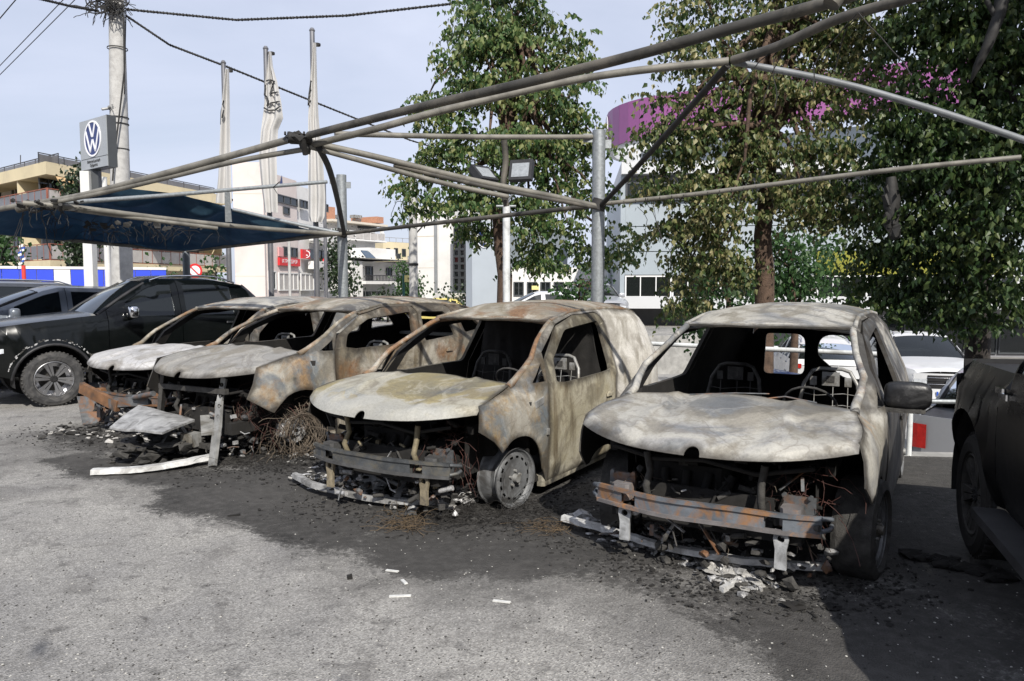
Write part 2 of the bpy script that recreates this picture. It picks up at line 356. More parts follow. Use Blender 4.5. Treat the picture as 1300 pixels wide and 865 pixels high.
def burnt_vehicle(name, label, cat, pose, P, mats, seed=0, group=None):
    R_ = random.Random(seed); T = thing(name, label, cat, (pose[0], pose[1], 0), pose[2], group)
    h0, h1, b = P['h0'], P['h1'], P['belt']; Xw0, Xw1 = -.12, -.95; w = P.get('w', .88); rear = P['rear']
    roofp = P['roof']                                  # (X, z) of roof side edge
    def zhood(X): return h0+(h1-h0)*cl((.80-X)/.92)**.72
    def upper(X):
        if X > Xw0: return zhood(X)
        if X > Xw1: t = (Xw0-X)/(Xw0-Xw1); return lerp(h1, roofp[0][1], t)+.035*sin(pi*t)
        return pw(roofp, X)
    def yside(X, Z):
        y = w-.16*cl((X-.2)/.6)**2 if X > .2 else w
        u = upper(X); sh = lerp(.13, .03, cl((X+.12)/.57)) if X > Xw0 else .13*cl(1-(Xw0-X)/.25)
        y -= sh*cl((Z-u+.2)/.2)**2 if u < b+.2 else 0
        if Z > b: y -= .42*(Z-b)
        if X < Xw0: y -= .05*cl((Z-(u-.1))/.1)**2*cl((Xw0-X)/.5)
        if X < rear+.6: y -= .11*((rear+.6-X)/.6)**2
        y -= .03*cl((.25-Z)/.15)**2
        y += .012*sin(cl((Z-.35)/.5)*pi)
        return y
    jit = P.get('jit', .012)
    sd_ = P['sides']
    for s in (1, -1):
        fn = lambda X, Z, s=s: (X, s*yside(X, Z), Z)
        am = P['arch']
        A = arc(am[0], am[1], am[2], pi-radians(8), P.get('aend', radians(48)), 14)
        top = [(x, upper(x)) for x in (P['tip'][0], .3, .15, 0, -.12, -.3, -.5, -.7, -.95)]
        out = list(top)+[(-.93, upper(-.93)-.035), (-.54, upper(-.54)-.05), (-.43, b+.02), (-.43, .13)]+[(x, max(z, .13)) for x, z in A]+list(P['tiplow'])
        hol = [[(-.25, h1+.005), (-.42, h1-.0), (-.45, upper(-.45)-.075)]]
        shell('fender', out, hol, fn, [mats['fender'], soot_m], T, .01, .1, jit=jit, seed=seed+s, flip=(s < 0) and False)
        for d in sd_['doors']:
            do = shell(d.get('name', 'front_door'), rnd(d['out'], 3), [rnd(h, 4) for h in d['holes']], fn, [mats['door'], soot_m], T, .03, .1, jit=jit*.8, seed=seed+s*2)
            hx = d.get('handle')
            if hx:
                hm = MB(); y = yside(*hx)*s; hm.box((hx[0], y+.012*s, hx[1]), (.13, .02, .028), None, 0, .008); hm.lathe([(.03, 0), (.028, .006), (.0, .007)], (hx[0]-.0, y+.004*s, hx[1]-.0), (0, s, 0), 12); hm.build('handle', [mats['door']], do)
            # inner window frame, pillar of scorched steel
        shell(sd_.get('rname', 'cargo_side'), rnd(sd_['rear'], 3), [rnd(h, 4) for h in sd_.get('rholes', [])], fn, [mats['side'], soot_m], T, .03, .12, jit=jit, seed=seed+s*5)
        pb = MB(); pts = []
        for i in range(9):
            X = lerp(Xw0+.06, Xw1-.03, i/8); pts.append((X+.004, s*(yside(X, upper(X))-.012), upper(X)-.012))
        pb.tube(pts, [.03, .028, .026, .024, .022, .022, .022, .024, .026], 8)
        pts2 = [(lerp(Xw1, rear+.3, i/8),)*1 for i in range(9)]
        pb.build('windscreen_pillar', [mats['pillar'], soot_m], T)
        lb = MB(); pts = [(x, s*(yside(x, upper(x))-.004), upper(x)+.0) for x in [lerp(Xw1, rear+.12, i/12) for i in range(13)]]
        lb.tube(pts, .017, 6); lb.build('roof_rail', [mats['roof'], soot_m], T)
    # hood
    ys = lambda X: yside(X, upper(X))-.004
    xf = lambda Y: .80-.33*(abs(Y)/.84)**2.6
    tipx = P['tip'][0]-.02; yt = ys(tipx)
    fr = []
    for Y in sorted(set([yt*(1-2*i/32) for i in range(33) if abs(yt*(1-2*i/32)) > .047]+[.045*cos(pi*k/12) for k in range(13)]), reverse=True):
        X = xf(Y)
        k = abs(Y)/.045
        if k < 1: X -= .04*sqrt(1-k*k)
        fr.append((X, Y))
    nb = 8; side_l = [(lerp(-.10, tipx, i/nb), ys(lerp(-.10, tipx, i/nb))) for i in range(nb)]
    side_r = [(x, -y) for x, y in reversed(side_l)]
    rearc = [(-.10-.05*cos(i/8*pi-pi/2), lerp(-ys(-.1), ys(-.1), i/8)) for i in range(1, 8)]
    dent = P.get('dent', [])
    def hoodf(X, Y):
        y0 = max(.3, ys(min(X, tipx))); e = xf(Y)-X
        z = zhood(X)+.032*(1-cl(abs(Y)/y0)**1.8)-.030*cl((X-.25)/.5)-.05*cl((.07-e)/.07)**1.3-.02*(X > .5)*0
        for (dx, dy, rr_, dz) in dent: z += dz*math.exp(-((X-dx)**2+(Y-dy)**2)/rr_**2)
        z += .014*math.exp(-((abs(Y)-.40)/.04)**2)*cl(e/.15)-.012*math.exp(-((abs(Y)-.30)/.09)**2)*cl(e/.2)
        return (X, Y, z+.006)
    shell('hood', fr+side_r+rearc+side_l, [], hoodf, [mats['hood'], soot_m], T, .007, .035, jit=jit*.22, seed=seed+9)
    # roof
    yr = lambda X: yside(X, upper(X))
    xs = [lerp(Xw1-.0, rear+.1, i/14) for i in range(15)]
    out = [(x, yr(x)) for x in xs]+[(xs[-1]-.05, yr(xs[-1])*.5), (xs[-1]-.06, 0), (xs[-1]-.05, -yr(xs[-1])*.5)]+[(x, -yr(x)) for x in reversed(xs)]+[(Xw1+.05, -.35), (Xw1+.07, 0), (Xw1+.05, .35)]
    def rooff(X, Y):
        t = cl(abs(Y)/max(.2, yr(cl(X, rear+.1, Xw1)))); cr_ = lerp(.035, .075, cl((Xw1-X)/.5))*cl((X-rear+.1)/.6+.35)
        return (X, Y, upper(min(X, Xw1))+cr_*(1-t**3.2)-.03*cl((X-Xw1)/.07))
    shell('roof', out, [], rooff, [mats['roof'], soot_m], T, .014, .12, jit=jit*1.1, seed=seed+4)
    hb = MB(); hb.tube([rooff(Xw1+.03*cos(y*2)-.02, y*yr(Xw1)*.97)[:2]+(rooff(Xw1-.02, y*yr(Xw1)*.97)[2]-.03,) for y in [-1, -.75, -.5, -.25, 0, .25, .5, .75, 1]], .022, 6); hb.build('windscreen_header', [mats['pillar'], soot_m], T)
    # cowl below the windscreen, firewall, floor, sills
    cb = MB(); zz = h1-.03
    for i in range(12):
        y0, y1 = lerp(-.7, .7, i/12), lerp(-.7, .7, (i+1)/12); cb.box((-.14-.02*R_.random(), (y0+y1)/2, zz+R_.uniform(-.012, .012)), (.12, (y1-y0), .03), Matrix.Rotation(R_.uniform(-.15, .15), 3, 'X'), i % 2)
    cb.build('cowl', [steel_m, soot2_m], T)
    fb = MB(); fb.box((-.26, 0, .5), (.03, 1.6, .78)); fb.box((rear/2-.1, 0, .16), (abs(rear)-.5, 1.62, .04)); fb.box((-.62, 0, .55), (.35, 1.45, .4), Matrix.Rotation(.2, 3, 'Y'))
    fb.build('floor_pan', [soot_m], T)
    sb = MB()
    for s in (1, -1): sb.box((-1.35, s*(w-.06), .14), (1.9, .08, .09), None, 0, .02)
    sb.build('sill', [mats['door']], T)
    # rear wall
    rx = rear+.06; yy = yside(rx, .7)
    ro = rnd([(-yy, .14), (yy, .14), (yside(rx, b), b), (yside(rx, upper(rx))-.02, upper(rx)-.01, .08), (-yside(rx, upper(rx))+.02, upper(rx)-.01, .08), (-yside(rx, b), b)])
    shell('rear_doors', ro, [rnd(h, 5) for h in P.get('rearholes', [])], lambda y, z: (rx-.04*(1-(y/yy)**2), y, z), [mats['side'], soot_m], T, .03, .15, jit=.004)
    if P.get('bulk'):
        g = .006
        for y0, y1 in P['bulk']:
            u = upper(-1.78); yt_ = yside(-1.8, u-.05)-.06; sg = 1 if y1 > .01 else -1; ya, yb = (g, y1) if sg > 0 else (-g, y0)
            shell('bulkhead_panel', [(ya, .2), (yb, .2), (yb, b-.05), (sg*yt_, u-.03), (ya, u+.01)], [], lambda y, z: (-1.8+.012*sin(y*40)*(1 if z < 1.2 else .3), y, z), [soot_m, soot_m], T, .012, .05)
    for s in (1, -1): seat(T, -1.42, s*.38, .42 if P.get('seatz') is None else P['seatz'], [steel_l if s > 0 else soot2_m, soot2_m], R_)
    # dashboard remains and steering wheel
    db = MB(); db.tube([(-.42, -.75, .74), (-.40, -.2, .76), (-.42, .3, .75), (-.42, .78, .73)], .03, 8, 0); clutter(db, (-.42, 0, .78), (.2, 1.3, .16), 40, (.02, .07), R_); db.build('dashboard', [soot2_m, soot_m], T)
    stw = MB(); c = Vector((-.78, .36, .86)); n = Vector((-.75, 0, .6)).normalized(); a = Vector((0, 1, 0)); b2 = n.cross(a)
    stw.tube([c+(a*cos(t*pi/10)+b2*sin(t*pi/10))*.18 for t in range(21)], .009, 6, 0); stw.tube([c-a*.17, c-n*.03, c+a*.17], .008, 5, 0); stw.tube([c-n*.03, c-n*.4], .02, 6, 0); stw.build('steering_wheel', [soot2_m], T)
    # ---- engine bay
    eb = MB(); eb.box((.15, -.15, .42), (.42, .5, .36), None, 0, .05); eb.box((.15, .28, .36), (.36, .34, .28), Matrix.Rotation(.1, 3, 'X'), 0, .04)
    for k in range(4): eb.tube([(.36, -.3+.14*k, .56), (.42, -.28+.12*k, .44), (.38, -.2+.1*k, .36)], .028, 8, 1)
    eb.lathe([(.02, .04), (.09, .04), (.095, 0), (.09, -.05), (.04, -.06)], (.40, .12, .36), (1, 0, 0), 18, 1); eb.lathe([(.01, .03), (.06, .03), (.06, -.04)], (.42, -.22, .30), (1, 0, 0), 16, 1)
    clutter(eb, (.28, 0, .42), (.4, 1.2, .5), 90, (.02, .08), R_, 3); eb.build('engine', [soot_m, soot_m, soot2_m], T)
    ib = MB()
    for s in (1, -1):
        ib.beam((-.25, s*.55, .36), (.60, s*.52, .34), .08, .11, 0); ib.beam((-.2, s*.68, .78), (.35, s*.66, .66), .05, .06, 0)
        ib.tube([(0, s*.6, .25), (-.03, s*.56, .8)], .045, 10, 1); ib.tube([(0, s*.6, .4), (-.02, s*.58, .62)], .07, 10, 0)
        ib.beam((.0, s*.3, .17), (0, s*.74, .2), .07, .05, 0)
        v = [(.30, s*.60), (-.30, s*.62)]; ib.quad((.3, s*.58, .3), (-.35, s*.6, .3), (-.35, s*.6, .85), (.3, s*.58, .72), 0)
    ib.tube([(.50, -.6, .70), (.55, -.3, .66), (.57, 0, .69), (.55, .3, .64), (.50, .6, .70)], .014, 6, 0)
    ib.build('inner_frame', [soot_m, soot2_m], T)
    rb = MB(); 
    for s in (-1, 1): rb.tube([(.56, s*.34, .42), (.60, s*.34, .50), (.555, s*.33, .58), (.56, s*.35, .70)], .022, 6, 0)
    rb.box((.50, 0, .38), (.03, .78, .24), Matrix.Rotation(-.12, 3, 'Y'), 1); clutter(rb, (.5, 0, .4), (.1, 1.1, .3), 30, (.015, .05), R_, 2); rb.build('radiator_support', [mats.get('rad', soot2_m), soot_m], T)
    if P.get('beam', True):
        bm_ = MB(); bz = P.get('bz', .42); N = 14
        def bx(t): return .72-.12*abs(t)**2.4+.010*mn.noise(Vector((t*2.3, seed, 0)))
        sagz = lambda t: .014*mn.noise(Vector((t*1.7, seed+4, 0)))-.01*t*t
        for lo, hi, dx, m in ((-.058, -.036, .014, 1), (.036, .058, .014, 0), (-.037, .037, .0, 0)):
            vs = []
            for i in range(N+1):
                t = -1+2*i/N; y = t*.66; x = bx(t)+dx; zb = sagz(t)
                vs += [(x, y, bz+lo+zb), (x, y, bz+hi+zb), (x-.03, y, bz+hi+zb), (x-.03, y, bz+lo+zb)]
            fs = []
            for i in range(N):
                if lo == -.037 and i in (2, 11): continue
                q = i*4
                for k in range(4): fs.append((q+k, q+(k+1) % 4, q+4+(k+1) % 4, q+4+k))
            fs += [(0, 1, 2, 3), (N*4+3, N*4+2, N*4+1, N*4)]
            bm_.add(vs, fs, m)
        for s in (-1, 1):
            for k in (-.035, .035): bm_.tube([(.6, s*.66, bz+k), (.56, s*.70, bz+k*.8), (.52, s*.70, bz+k*.5)], .014, 6, 0)
        beam = bm_.build('bumper_beam', [mats['beam'], mats['beam2']], T)
        for s in (-1, 1):
            cbx = MB(); cbx.box((.57, s*.50, bz+.02), (.12, .11, .10), None, 0, .02); cbx.box((.50, s*.53, bz+.03), (.02, .17, .17), None, 1)
            for k in ((.07, .12), (-.07, .12), (.07, -.01)): cbx.tube([(.51, s*.52+k[0], bz+k[1]), (.535, s*.52+k[0], bz+k[1])], .014, 6, 1)
            cbx.build('crash_box', [mats['beam2'], steel_m], T)
            tb = MB(); y0 = s*.46
            ring = [(y0+.038*cos(a*pi/8), bz-.10+.038*sin(a*pi/8)) for a in range(16)]
            hole = [(y0+.020*cos(a*pi/8), bz-.10+.020*sin(a*pi/8)) for a in range(16)]
            o = shell('tow_bracket', rnd([(y0-.035, bz-.05), (y0-.042, bz-.10), (y0-.03, bz-.16), (y0-.032, bz-.27), (y0+.032, bz-.27), (y0+.03, bz-.16), (y0+.042, bz-.10), (y0+.035, bz-.05)]), [hole], lambda y, z: (.64+.02*(bz-z), y, z), [mats['bracket'], soot2_m], T, .022, .3)
    mb2 = MB()                                    # melted lumps, ash and torn brackets low in the front
    for i in range(46):
        p = (R_.uniform(.25, .66), R_.uniform(-.68, .68), R_.uniform(.02, .24)); mb2.blob(p, R_.uniform(.010, .034), .55, R_.choice([0, 1, 1, 1, 2]), i, (R_.uniform(.6, 1.8), R_.uniform(.6, 1.8), R_.uniform(.4, 1.2)), 1)
    clutter(mb2, (.48, 0, .30), (.25, 1.25, .4), 60, (.015, .06), R_, 3)
    for i in range(9):
        p = Vector((R_.uniform(.45, .62), R_.uniform(-.6, .6), R_.uniform(.1, .6))); q = p+Vector((R_.uniform(-.1, .06), R_.uniform(-.25, .25), R_.uniform(-.2, .2))); mb2.beam(p, q, R_.uniform(.015, .04), .006, R_.randrange(3))
    tag(mb2.build('melted_parts', [alu_m, soot2_m, steel_m], T), kind='stuff')
    wb_ = MB(); wires(wb_, (.35, P.get('wy', .45), .55), (.25, .35, .25), P.get('nw', 40)//2, .3, .0022, R_, 0); wires(wb_, (.40, 0, .45), (.2, 1.0, .2), 34, .28, .002, R_, 1)
    wb_.build('wiring', [wire_m, wireg_m], T)
    return T, yside, upper
def mk_rim(T, c, r, side, spokes, mats, tyrew=.26, R=.39, steer=0.0):
    """road wheel: tyre with shoulders, dark hub, paired bright spokes"""
    c = Vector(c); A = Matrix.Rotation(steer, 3, 'Z'); ey = A @ Vector((0, side, 0)); ex = A @ Vector((1, 0, 0)); ez = Vector((0, 0, 1))
    t = MB(); h = tyrew
    t.lathe([(r*.98, -.02), (r*1.04, .012), (lerp(r, R, .5), .022), (R*.95, .004), (R*.985, -.02), (R, -.05), (R, -h+.05), (R*.97, -h), (r*1.02, -h+.01)], c, ey, 44, 0)
    for k in range(44):
        a = 2*pi*(k+.5)/44; p = c+(ex*cos(a)+ez*sin(a))*(R*.996)-ey*.035; t.box(p, (.02, .05, .02), Matrix((ex*cos(a)+ez*sin(a), ey, (ez*cos(a)-ex*sin(a)))).transposed(), 0)
    w = t.build('wheel', [mats[0]], T)
    q = MB(); q.lathe([(r*1.0, .0), (r*.96, .008), (r*.92, -.01), (r*.88, -.12), (r*.5, -.14)], c, ey, 40, 1); q.lathe([(.001, -.012), (r*.17, -.012), (r*.2, -.03), (r*.22, -.09)], c, ey, 16, 2)
    for k in range(5): a = 2*pi*k/5; p = c+(ex*cos(a)+ez*sin(a))*r*.12-ey*.012; q.tube([p, p+ey*.008], .009, 6, 2)
    q.lathe([(.02, -.13), (r*.7, -.13), (r*.72, -.15)], c, ey, 30, 3)
    for k in range(spokes):
        a = 2*pi*k/spokes+.2
        for d in (-1, 1):
            a0, a1 = a+d*.13, a+d*.11
            def Q(rr, aa, hh, c=c): return c+(ex*cos(aa)+ez*sin(aa))*rr+ey*hh
            b1, b2 = a+d*.03, a+d*.30*(.6)
            vs = [Q(r*.2, a+d*.05, -.02), Q(r*.2, a+d*.45, -.02), Q(r*.93, a+d*.24, 0), Q(r*.93, a+d*.03, 0), Q(r*.2, a+d*.05, -.06), Q(r*.2, a+d*.45, -.06), Q(r*.93, a+d*.24, -.04), Q(r*.93, a+d*.03, -.04)]
            q.add(vs, [(0, 1, 2, 3), (7, 6, 5, 4), (0, 4, 5, 1), (1, 5, 6, 2), (2, 6, 7, 3), (3, 7, 4, 0)], 1)
    q.build('rim', mats, w); return w
def car(name, label, cat, pose, sp, mats, z=0.0, group=None, rims=True):
    T = thing(name, label, cat, (pose[0], pose[1], z), pose[2], group)
    w, zs, up, belt = sp['w'], sp['sill'], sp['top'], sp['belt']; Xf, Xb = up[0][0], up[-1][0]
    Xw0, Xw1, Xr1, Xr0 = sp['x']; r, ra = sp['r'], sp['ra']; wb = sp['wb']; tum = sp.get('tum', .38); cy = sp.get('cy', r)
    upper = lambda X: pw(up, X)
    def yside(X, Z):
        y = w
        if X > .25: y -= sp.get('nose', .2)*((X-.25)/(Xf-.25))**2.2
        if X < -wb-.3: y -= sp.get('tail', .1)*((-wb-.3-X)/(-wb-.3-Xb))**2
        u = upper(X); y -= .07*cl((Z-u+.1)/.1)**2
        if Z > belt: y -= tum*(Z-belt)
        y -= .05*cl((zs+.16-Z)/.16)**2; y += .015*sin(cl((Z-zs-.1)/(belt-zs-.1))*pi)
        for xc in (0, -wb):
            d = sqrt((X-xc)**2+(Z-cy)**2); y += .03*cl(1-(d-ra)/.09)*cl((w+.1))*(1 if d < ra+.09 else 0)*.9
        return y
    def seg(x0, x1, zt0=None):
        """outline of the side between x0 (front) and x1, along the sill with wheel arches, then the top edge"""
        bot = [(x1, zs)]; X = x1
        for xc in (-wb, 0):
            if x1 < xc-ra+.02 < x0 or x1 < xc+ra-.02 < x0:
                a = arc(xc, cy, ra, pi-math.asin(cl((zs-cy)/ra, -1, 1)), math.asin(cl((zs-cy)/ra, -1, 1)), 16)
                bot += [(cl(px_, x1, x0), pz) for px_, pz in a if x1-.001 <= px_ <= x0+.001]
        bot.append((x0, zs+(.12 if x0 >= Xf-.01 else 0)))
        n = max(2, int((x0-x1)/.08)); tp = [(lerp(x0, x1, i/n), upper(lerp(x0, x1, i/n))) for i in range(n+1)]
        for kx, kz in up:
            if x1 < kx < x0: tp.append((kx, kz))
        tp.sort(key=lambda q: -q[0]); o = []
        for q in bot+tp:
            if not o or (abs(q[0]-o[-1][0])+abs(q[1]-o[-1][1])) > .004: o.append(q)
        return o
    lines = [Xf]+sp['lines']+[Xb]; nm = sp.get('names', ['front_fender', 'front_door', 'rear_door', 'rear_quarter'])
    g = .004
    for s in (1, -1):
        fn = lambda X, Z, s=s: (X, s*yside(X, Z), Z)
        for i in range(len(lines)-1):
            x0, x1 = lines[i]-g, lines[i+1]+g; hs = []
            for (a, b_) in sp['win']:
                if x1 < (a+b_)/2 < x0:
                    n = 8; tpw = [(lerp(a, b_, k/n), upper(lerp(a, b_, k/n))-.065) for k in range(n+1)]
                    tpw = [q for q in tpw if q[1] > belt+.07]
                    if len(tpw) < 2: continue
                    hs.append([(a, belt+.03), (b_, belt+.03)]+list(reversed(tpw)))
            hs2 = [rnd([(p[0], p[1], .0) for p in h]) for h in hs]
            o = shell(nm[i], seg(x0, x1), hs2, fn, [mats['paint'], mats['dark']], T, .012, .15)
            for h in hs2:
                shell('side_window', h, [], lambda X, Z, s=s: (X, s*(yside(X, Z)-.012), Z), [mats['glass'], mats['glass']], o, .004, .3)
            if i in (1, 2) and sp.get('handles', True) and len(lines) > 4-0:
                hx = x1+.16; hz = belt-.1; hm = MB(); hm.box((hx, s*(yside(hx, hz)+.022), hz), (.17, .016, .03), None, 0, .006); hm.box((hx-.07, s*(yside(hx, hz)+.01), hz), (.02, .02, .025)); hm.box((hx+.07, s*(yside(hx, hz)+.01), hz), (.02, .02, .025)); hm.build('handle', [mats['chrome']], o)
    ys = lambda X: yside(X, upper(X))-.002
    def strip(nm_, xa, xb, mat, crown, th=.012, zo=0, ins=0.0, fac=1):
        xs = [lerp(xa, xb, i/8) for i in range(9)]; ex = .05*fac
        out = [(x, ys(x)-ins) for x in xs]+[(xb-ex*.0, 0)]+[(x, -ys(x)+ins) for x in reversed(xs)]+[(xa+.0, 0)]
        return shell(nm_, out, [], lambda X, Y: (X+(.05*(1-(Y/max(.2, ys(cl(X, Xb, Xf))))**2) if abs(X-Xf) < .3 else 0), Y, upper(X)+zo+crown*(1-cl(abs(Y)/max(.2, ys(X)))**2.6)), [mat, mats['dark']], T, th, .1)
    strip('hood', Xf+0, Xw0+.02, mats['paint'], .05)
    strip('roof', Xw1, Xr1, mats['paint'], .045)
    def glass(nm_, xa, xb, mat, bow):
        za, zb = upper(xa), upper(xb); ya, yb = ys(xa)-.03, ys(xb)-.03; N = 10; vs = []
        for i in range(5):
            t = i/4
            for j in range(N+1):
                u = -1+2*j/N; vs.append((lerp(xa, xb, t)+bow*(1-u*u)*(1-t*.6), u*lerp(ya, yb, t), lerp(za, zb, t)+.02*sin(t*pi)+.045*(1-u*u)*t+.03*(1-u*u)*(1-t)))
        fs = [(i*(N+1)+j, i*(N+1)+j+1, (i+1)*(N+1)+j+1, (i+1)*(N+1)+j) for i in range(4) for j in range(N)]
        mb = MB(); mb.add(vs, fs, 0, True); o = mb.build(nm_, [mat], T)
        pb = MB()
        for s in (0, N): pb.tube([vs[i*(N+1)+s] for i in range(5)], .028, 6)
        pb.build('pillar_trim', [mats['trim']], o); return o
    glass('windscreen', Xw0, Xw1, mats['glass'], .10)
    if Xr0 < Xr1-.02: glass('rear_window', Xr0, Xr1, mats['glass'], -.05)
    if sp.get('bed'):
        strip('bed_cover', Xr0-.03, Xb, mats['trim'], .0, zo=-.03)
    elif Xb < Xr0-.1: strip('boot_lid', Xr0, Xb, mats['paint'], .02)
    # fascias
    for sgn, X0, nm_ in ((1, Xf, 'front_bumper'), (-1, Xb, 'rear_bumper')):
        yy = yside(X0, .6); zt = upper(X0)
        o = shell(nm_, [(-yy, zs+.06), (yy, zs+.06), (yy, zt), (-yy, zt)], [], lambda y, z, X0=X0, sgn=sgn, yy=yy, zt=zt: (X0+sgn*(.10*(1-(abs(y)/yy)**2.5)+.03*(1 if z < .55 else cl((.62-z)/.07))-.02), y, z), [mats['paint'], mats['dark']], T, .012, .12)
    fx = lambda y, z: Xf+.10*(1-(abs(y)/yside(Xf, .6))**2.5)+.03*(1 if z < .55 else cl((.62-z)/.07))-.012
    rx = lambda y, z: Xb-.10*(1-(abs(y)/yside(Xb, .6))**2.5)-.03*(1 if z < .55 else cl((.62-z)/.07))+.012
    gz0, gz1 = sp.get('grille', (.62, .80)); yy = yside(Xf, .6)*.62
    gb = MB(); N = 10
    for k in range(4):
        z0 = lerp(gz0, gz1, k/4)
        for j in range(N): y0, y1 = lerp(-yy, yy, j/N), lerp(-yy, yy, (j+1)/N); gb.add([(fx(y0, z0)+.004, y0, z0), (fx(y1, z0)+.004, y1, z0), (fx(y1, z0)+.004, y1, z0+(gz1-gz0)/4), (fx(y0, z0)+.004, y0, z0+(gz1-gz0)/4)], [(0, 1, 2, 3)], 0)
        gb.tube([(fx(lerp(-yy, yy, j/N), z0)+.012, lerp(-yy, yy, j/N), z0+.02) for j in range(N+1)], .008, 5, 1 if k in (1, 3) else 0)
    gb.box((fx(0, .45)+.004, 0, .42), (.02, 1.2, .12), None, 0); gr = gb.build('grille', [mats['dark'], mats['chrome']], T)
    for s in (1, -1):
        y0 = s*yside(Xf, .6)*.98; hl = MB(); zc = (gz0+gz1)/2+.01; vs = []
        for j in range(6):
            y = lerp(s*yy*1.03, y0, j/5); x = fx(y, zc)+.008-(.0 if j < 5 else .0)
            vs += [(x, y, zc-.05), (x, y, zc+.055-.01*j/5)]
        vs += [(Xf-.28, s*(yside(Xf-.28, zc)+.008), zc+.0), (Xf-.28, s*(yside(Xf-.28, zc)+.008), zc+.06)]
        hl.add(vs, [(2*j, 2*j+1, 2*j+3, 2*j+2) for j in range(6)], 0); hlo = hl.build('headlight', [mats['lamp']], T)
        tl = MB(); zt = sp.get('tail_z', (.75, 1.05)); yb = s*yside(Xb, .8); xb_ = Xb
        vs = []
        for y, x in ((yb-s*.20, rx(yb-s*.20, .8)-.02), (yb-s*.08, rx(yb-s*.08, .8)-.022), (yb+s*.006, Xb+.0), (s*(yside(Xb+.12, .9)+.008), Xb+.12)): vs += [(x, y, zt[0]), (x, y, zt[1])]
        tl.add(vs, [(2*j, 2*j+1, 2*j+3, 2*j+2) for j in range(3)], 0); tl.build('tail_light', [mats['tail']], T)
        # door mirror
        mm = MB(); mx_, mz = Xw0-.42, belt+.1; y = s*(yside(mx_, mz)+.16); mm.rbox((mx_, y, mz), (.15, .26, .19), None, 0); mm.beam((mx_, s*(yside(mx_, mz)-.02), mz-.06), (mx_, y, mz-.04), .05, .03, 1); mm.build('door_mirror', [mats['mirror'], mats['trim']], T)
        for xc in (0, -wb):
            mk_rim(T, (xc, s*(w-.02), cy), sp.get('rim', r*.66), s, sp.get('spokes', 5), [mats['tyre'], mats['rimm'], mats['dark'], soot2_m], R=r)
            # arch liner
            lm = MB(); A = arc(xc, cy, ra+.004, pi+.2, -.2, 14); vs = []
            for a_, b_ in A: vs += [(a_, s*(w-.01), b_), (a_, s*(w-.35), b_)]
            lm.add(vs, [(2*j, 2*j+1, 2*j+3, 2*j+2) for j in range(14)], 0, True); lm.quad((xc-ra, s*(w-.35), zs), (xc+ra, s*(w-.35), zs), (xc+ra, s*(w-.35), cy+ra), (xc-ra, s*(w-.35), cy+ra)); lm.build('wheel_arch_liner', [mats['dark']], T)
    if sp.get('flare'):
        for s in (1, -1):
            for xc in (0, -wb):
                fm = MB(); fm.tube([(a_, s*(yside(a_, b_)+.0), b_) for a_, b_ in arc(xc, cy, ra+.02, pi-.05, .05, 18)], .022, 6); fm.build('wheel_arch_trim', [mats['trim']], T)
    if sp.get('rails'):
        for s in (1, -1):
            rm = MB(); xs = [lerp(Xw1-.1, Xr1+.1, i/8) for i in range(9)]; rm.tube([(x, s*(ys(x)-.05), upper(x)+.02+.05*sin(pi*cl(i/8*1.0))**.4) for i, x in enumerate(xs)], .016, 6); rm.build('roof_rail', [mats['chrome']], T)
    if sp.get('board'):
        for s in (1, -1): rm = MB(); rm.box((-wb/2, s*(w+.03), zs-.03), (wb-2*ra-.1, .16, .05), None, 0, .02); rm.build('side_step', [mats['trim']], T)
    fl = MB(); fl.box(((Xf+Xb)/2, 0, zs+.05), (Xf-Xb-.3, 2*w-.35, .06)); fl.box((-.9, 0, .75), (.4, 1.3, .25)); 
    for y in (-.38, .38): fl.box((-1.75, y, .85), (.14, .46, .6), Matrix.Rotation(-.15, 3, 'Y'), 0, .04); fl.box((-1.82, y, 1.22), (.08, .24, .16), None, 0, .03)
    fl.build('interior', [mats['dark']], T)
    return T, yside, upper, fx, rx
# ---------------------------------------------------------------- setting: ground
def sm(x): x = cl(x); return x*x*(3-2*x)
EDGE = [(60, 6.3), (14, 6.4), (3.85, 7.35), (-2.75, 11.65), (-1.2, 24), (8, 26.5), (9, 34), (10, 90)]
def burn_shade_amount(x, y):
    b = 0
    for (cx, cy, yaw, fr, wd) in BURN_SHADE:
        dx, dy = x-cx, y-cy; c, s = cos(yaw), sin(yaw); X = dx*c+dy*s; Y = -dx*s+dy*c
        ex = max(X-fr, -3.9-X, 0); ey = max(abs(Y)-wd, 0); d = sqrt(ex*ex+ey*ey)
        b = max(b, 1-d/.72)
    b += .62*(mn.noise(Vector((x*.9, y*.9, 3)))+.5*mn.noise(Vector((x*2.4, y*2.4, 9)))) 
    return cl(b)
BURN_SHADE = [(1.417, 4.76, -2.117, 1.15, 1.35), (-.688, 5.957, -2.12, 1.2, 1.3), (-2.7, 7.6, -2.147, 1.25, 1.25), (-4.0, 8.9, -2.05, 1.0, .9), (3.9, 5.2, -1.92, -1.2, 1.2), (2.6, 5.4, -1.9, .2, .5), (3.0, 4.0, -1.92, .9, .8)]  # burn stains; the last box also paints shade darker beside the right pickup
def wash_amount(x, y):
    b = 0
    for (cx, cy, yaw, fr, wd) in BURN_SHADE:
        dx, dy = x-cx, y-cy; c, s = cos(yaw), sin(yaw); X = dx*c+dy*s; Y = -dx*s+dy*c; ex = max(X-fr, -3.9-X, 0); ey = max(abs(Y)-wd, 0); b = max(b, 1-sqrt(ex*ex+ey*ey)/1.9)
    return cl(b+.3*mn.noise(Vector((x*.7, y*.7, 7))))
PATCH = [(.35, 4.35, .9, .30), (1.4, 3.9, .8, .35), (2.3, 3.5, .7, .4), (-.75, 4.6, .9, .35), (-2.9, 6.3, 1.3, .35)]
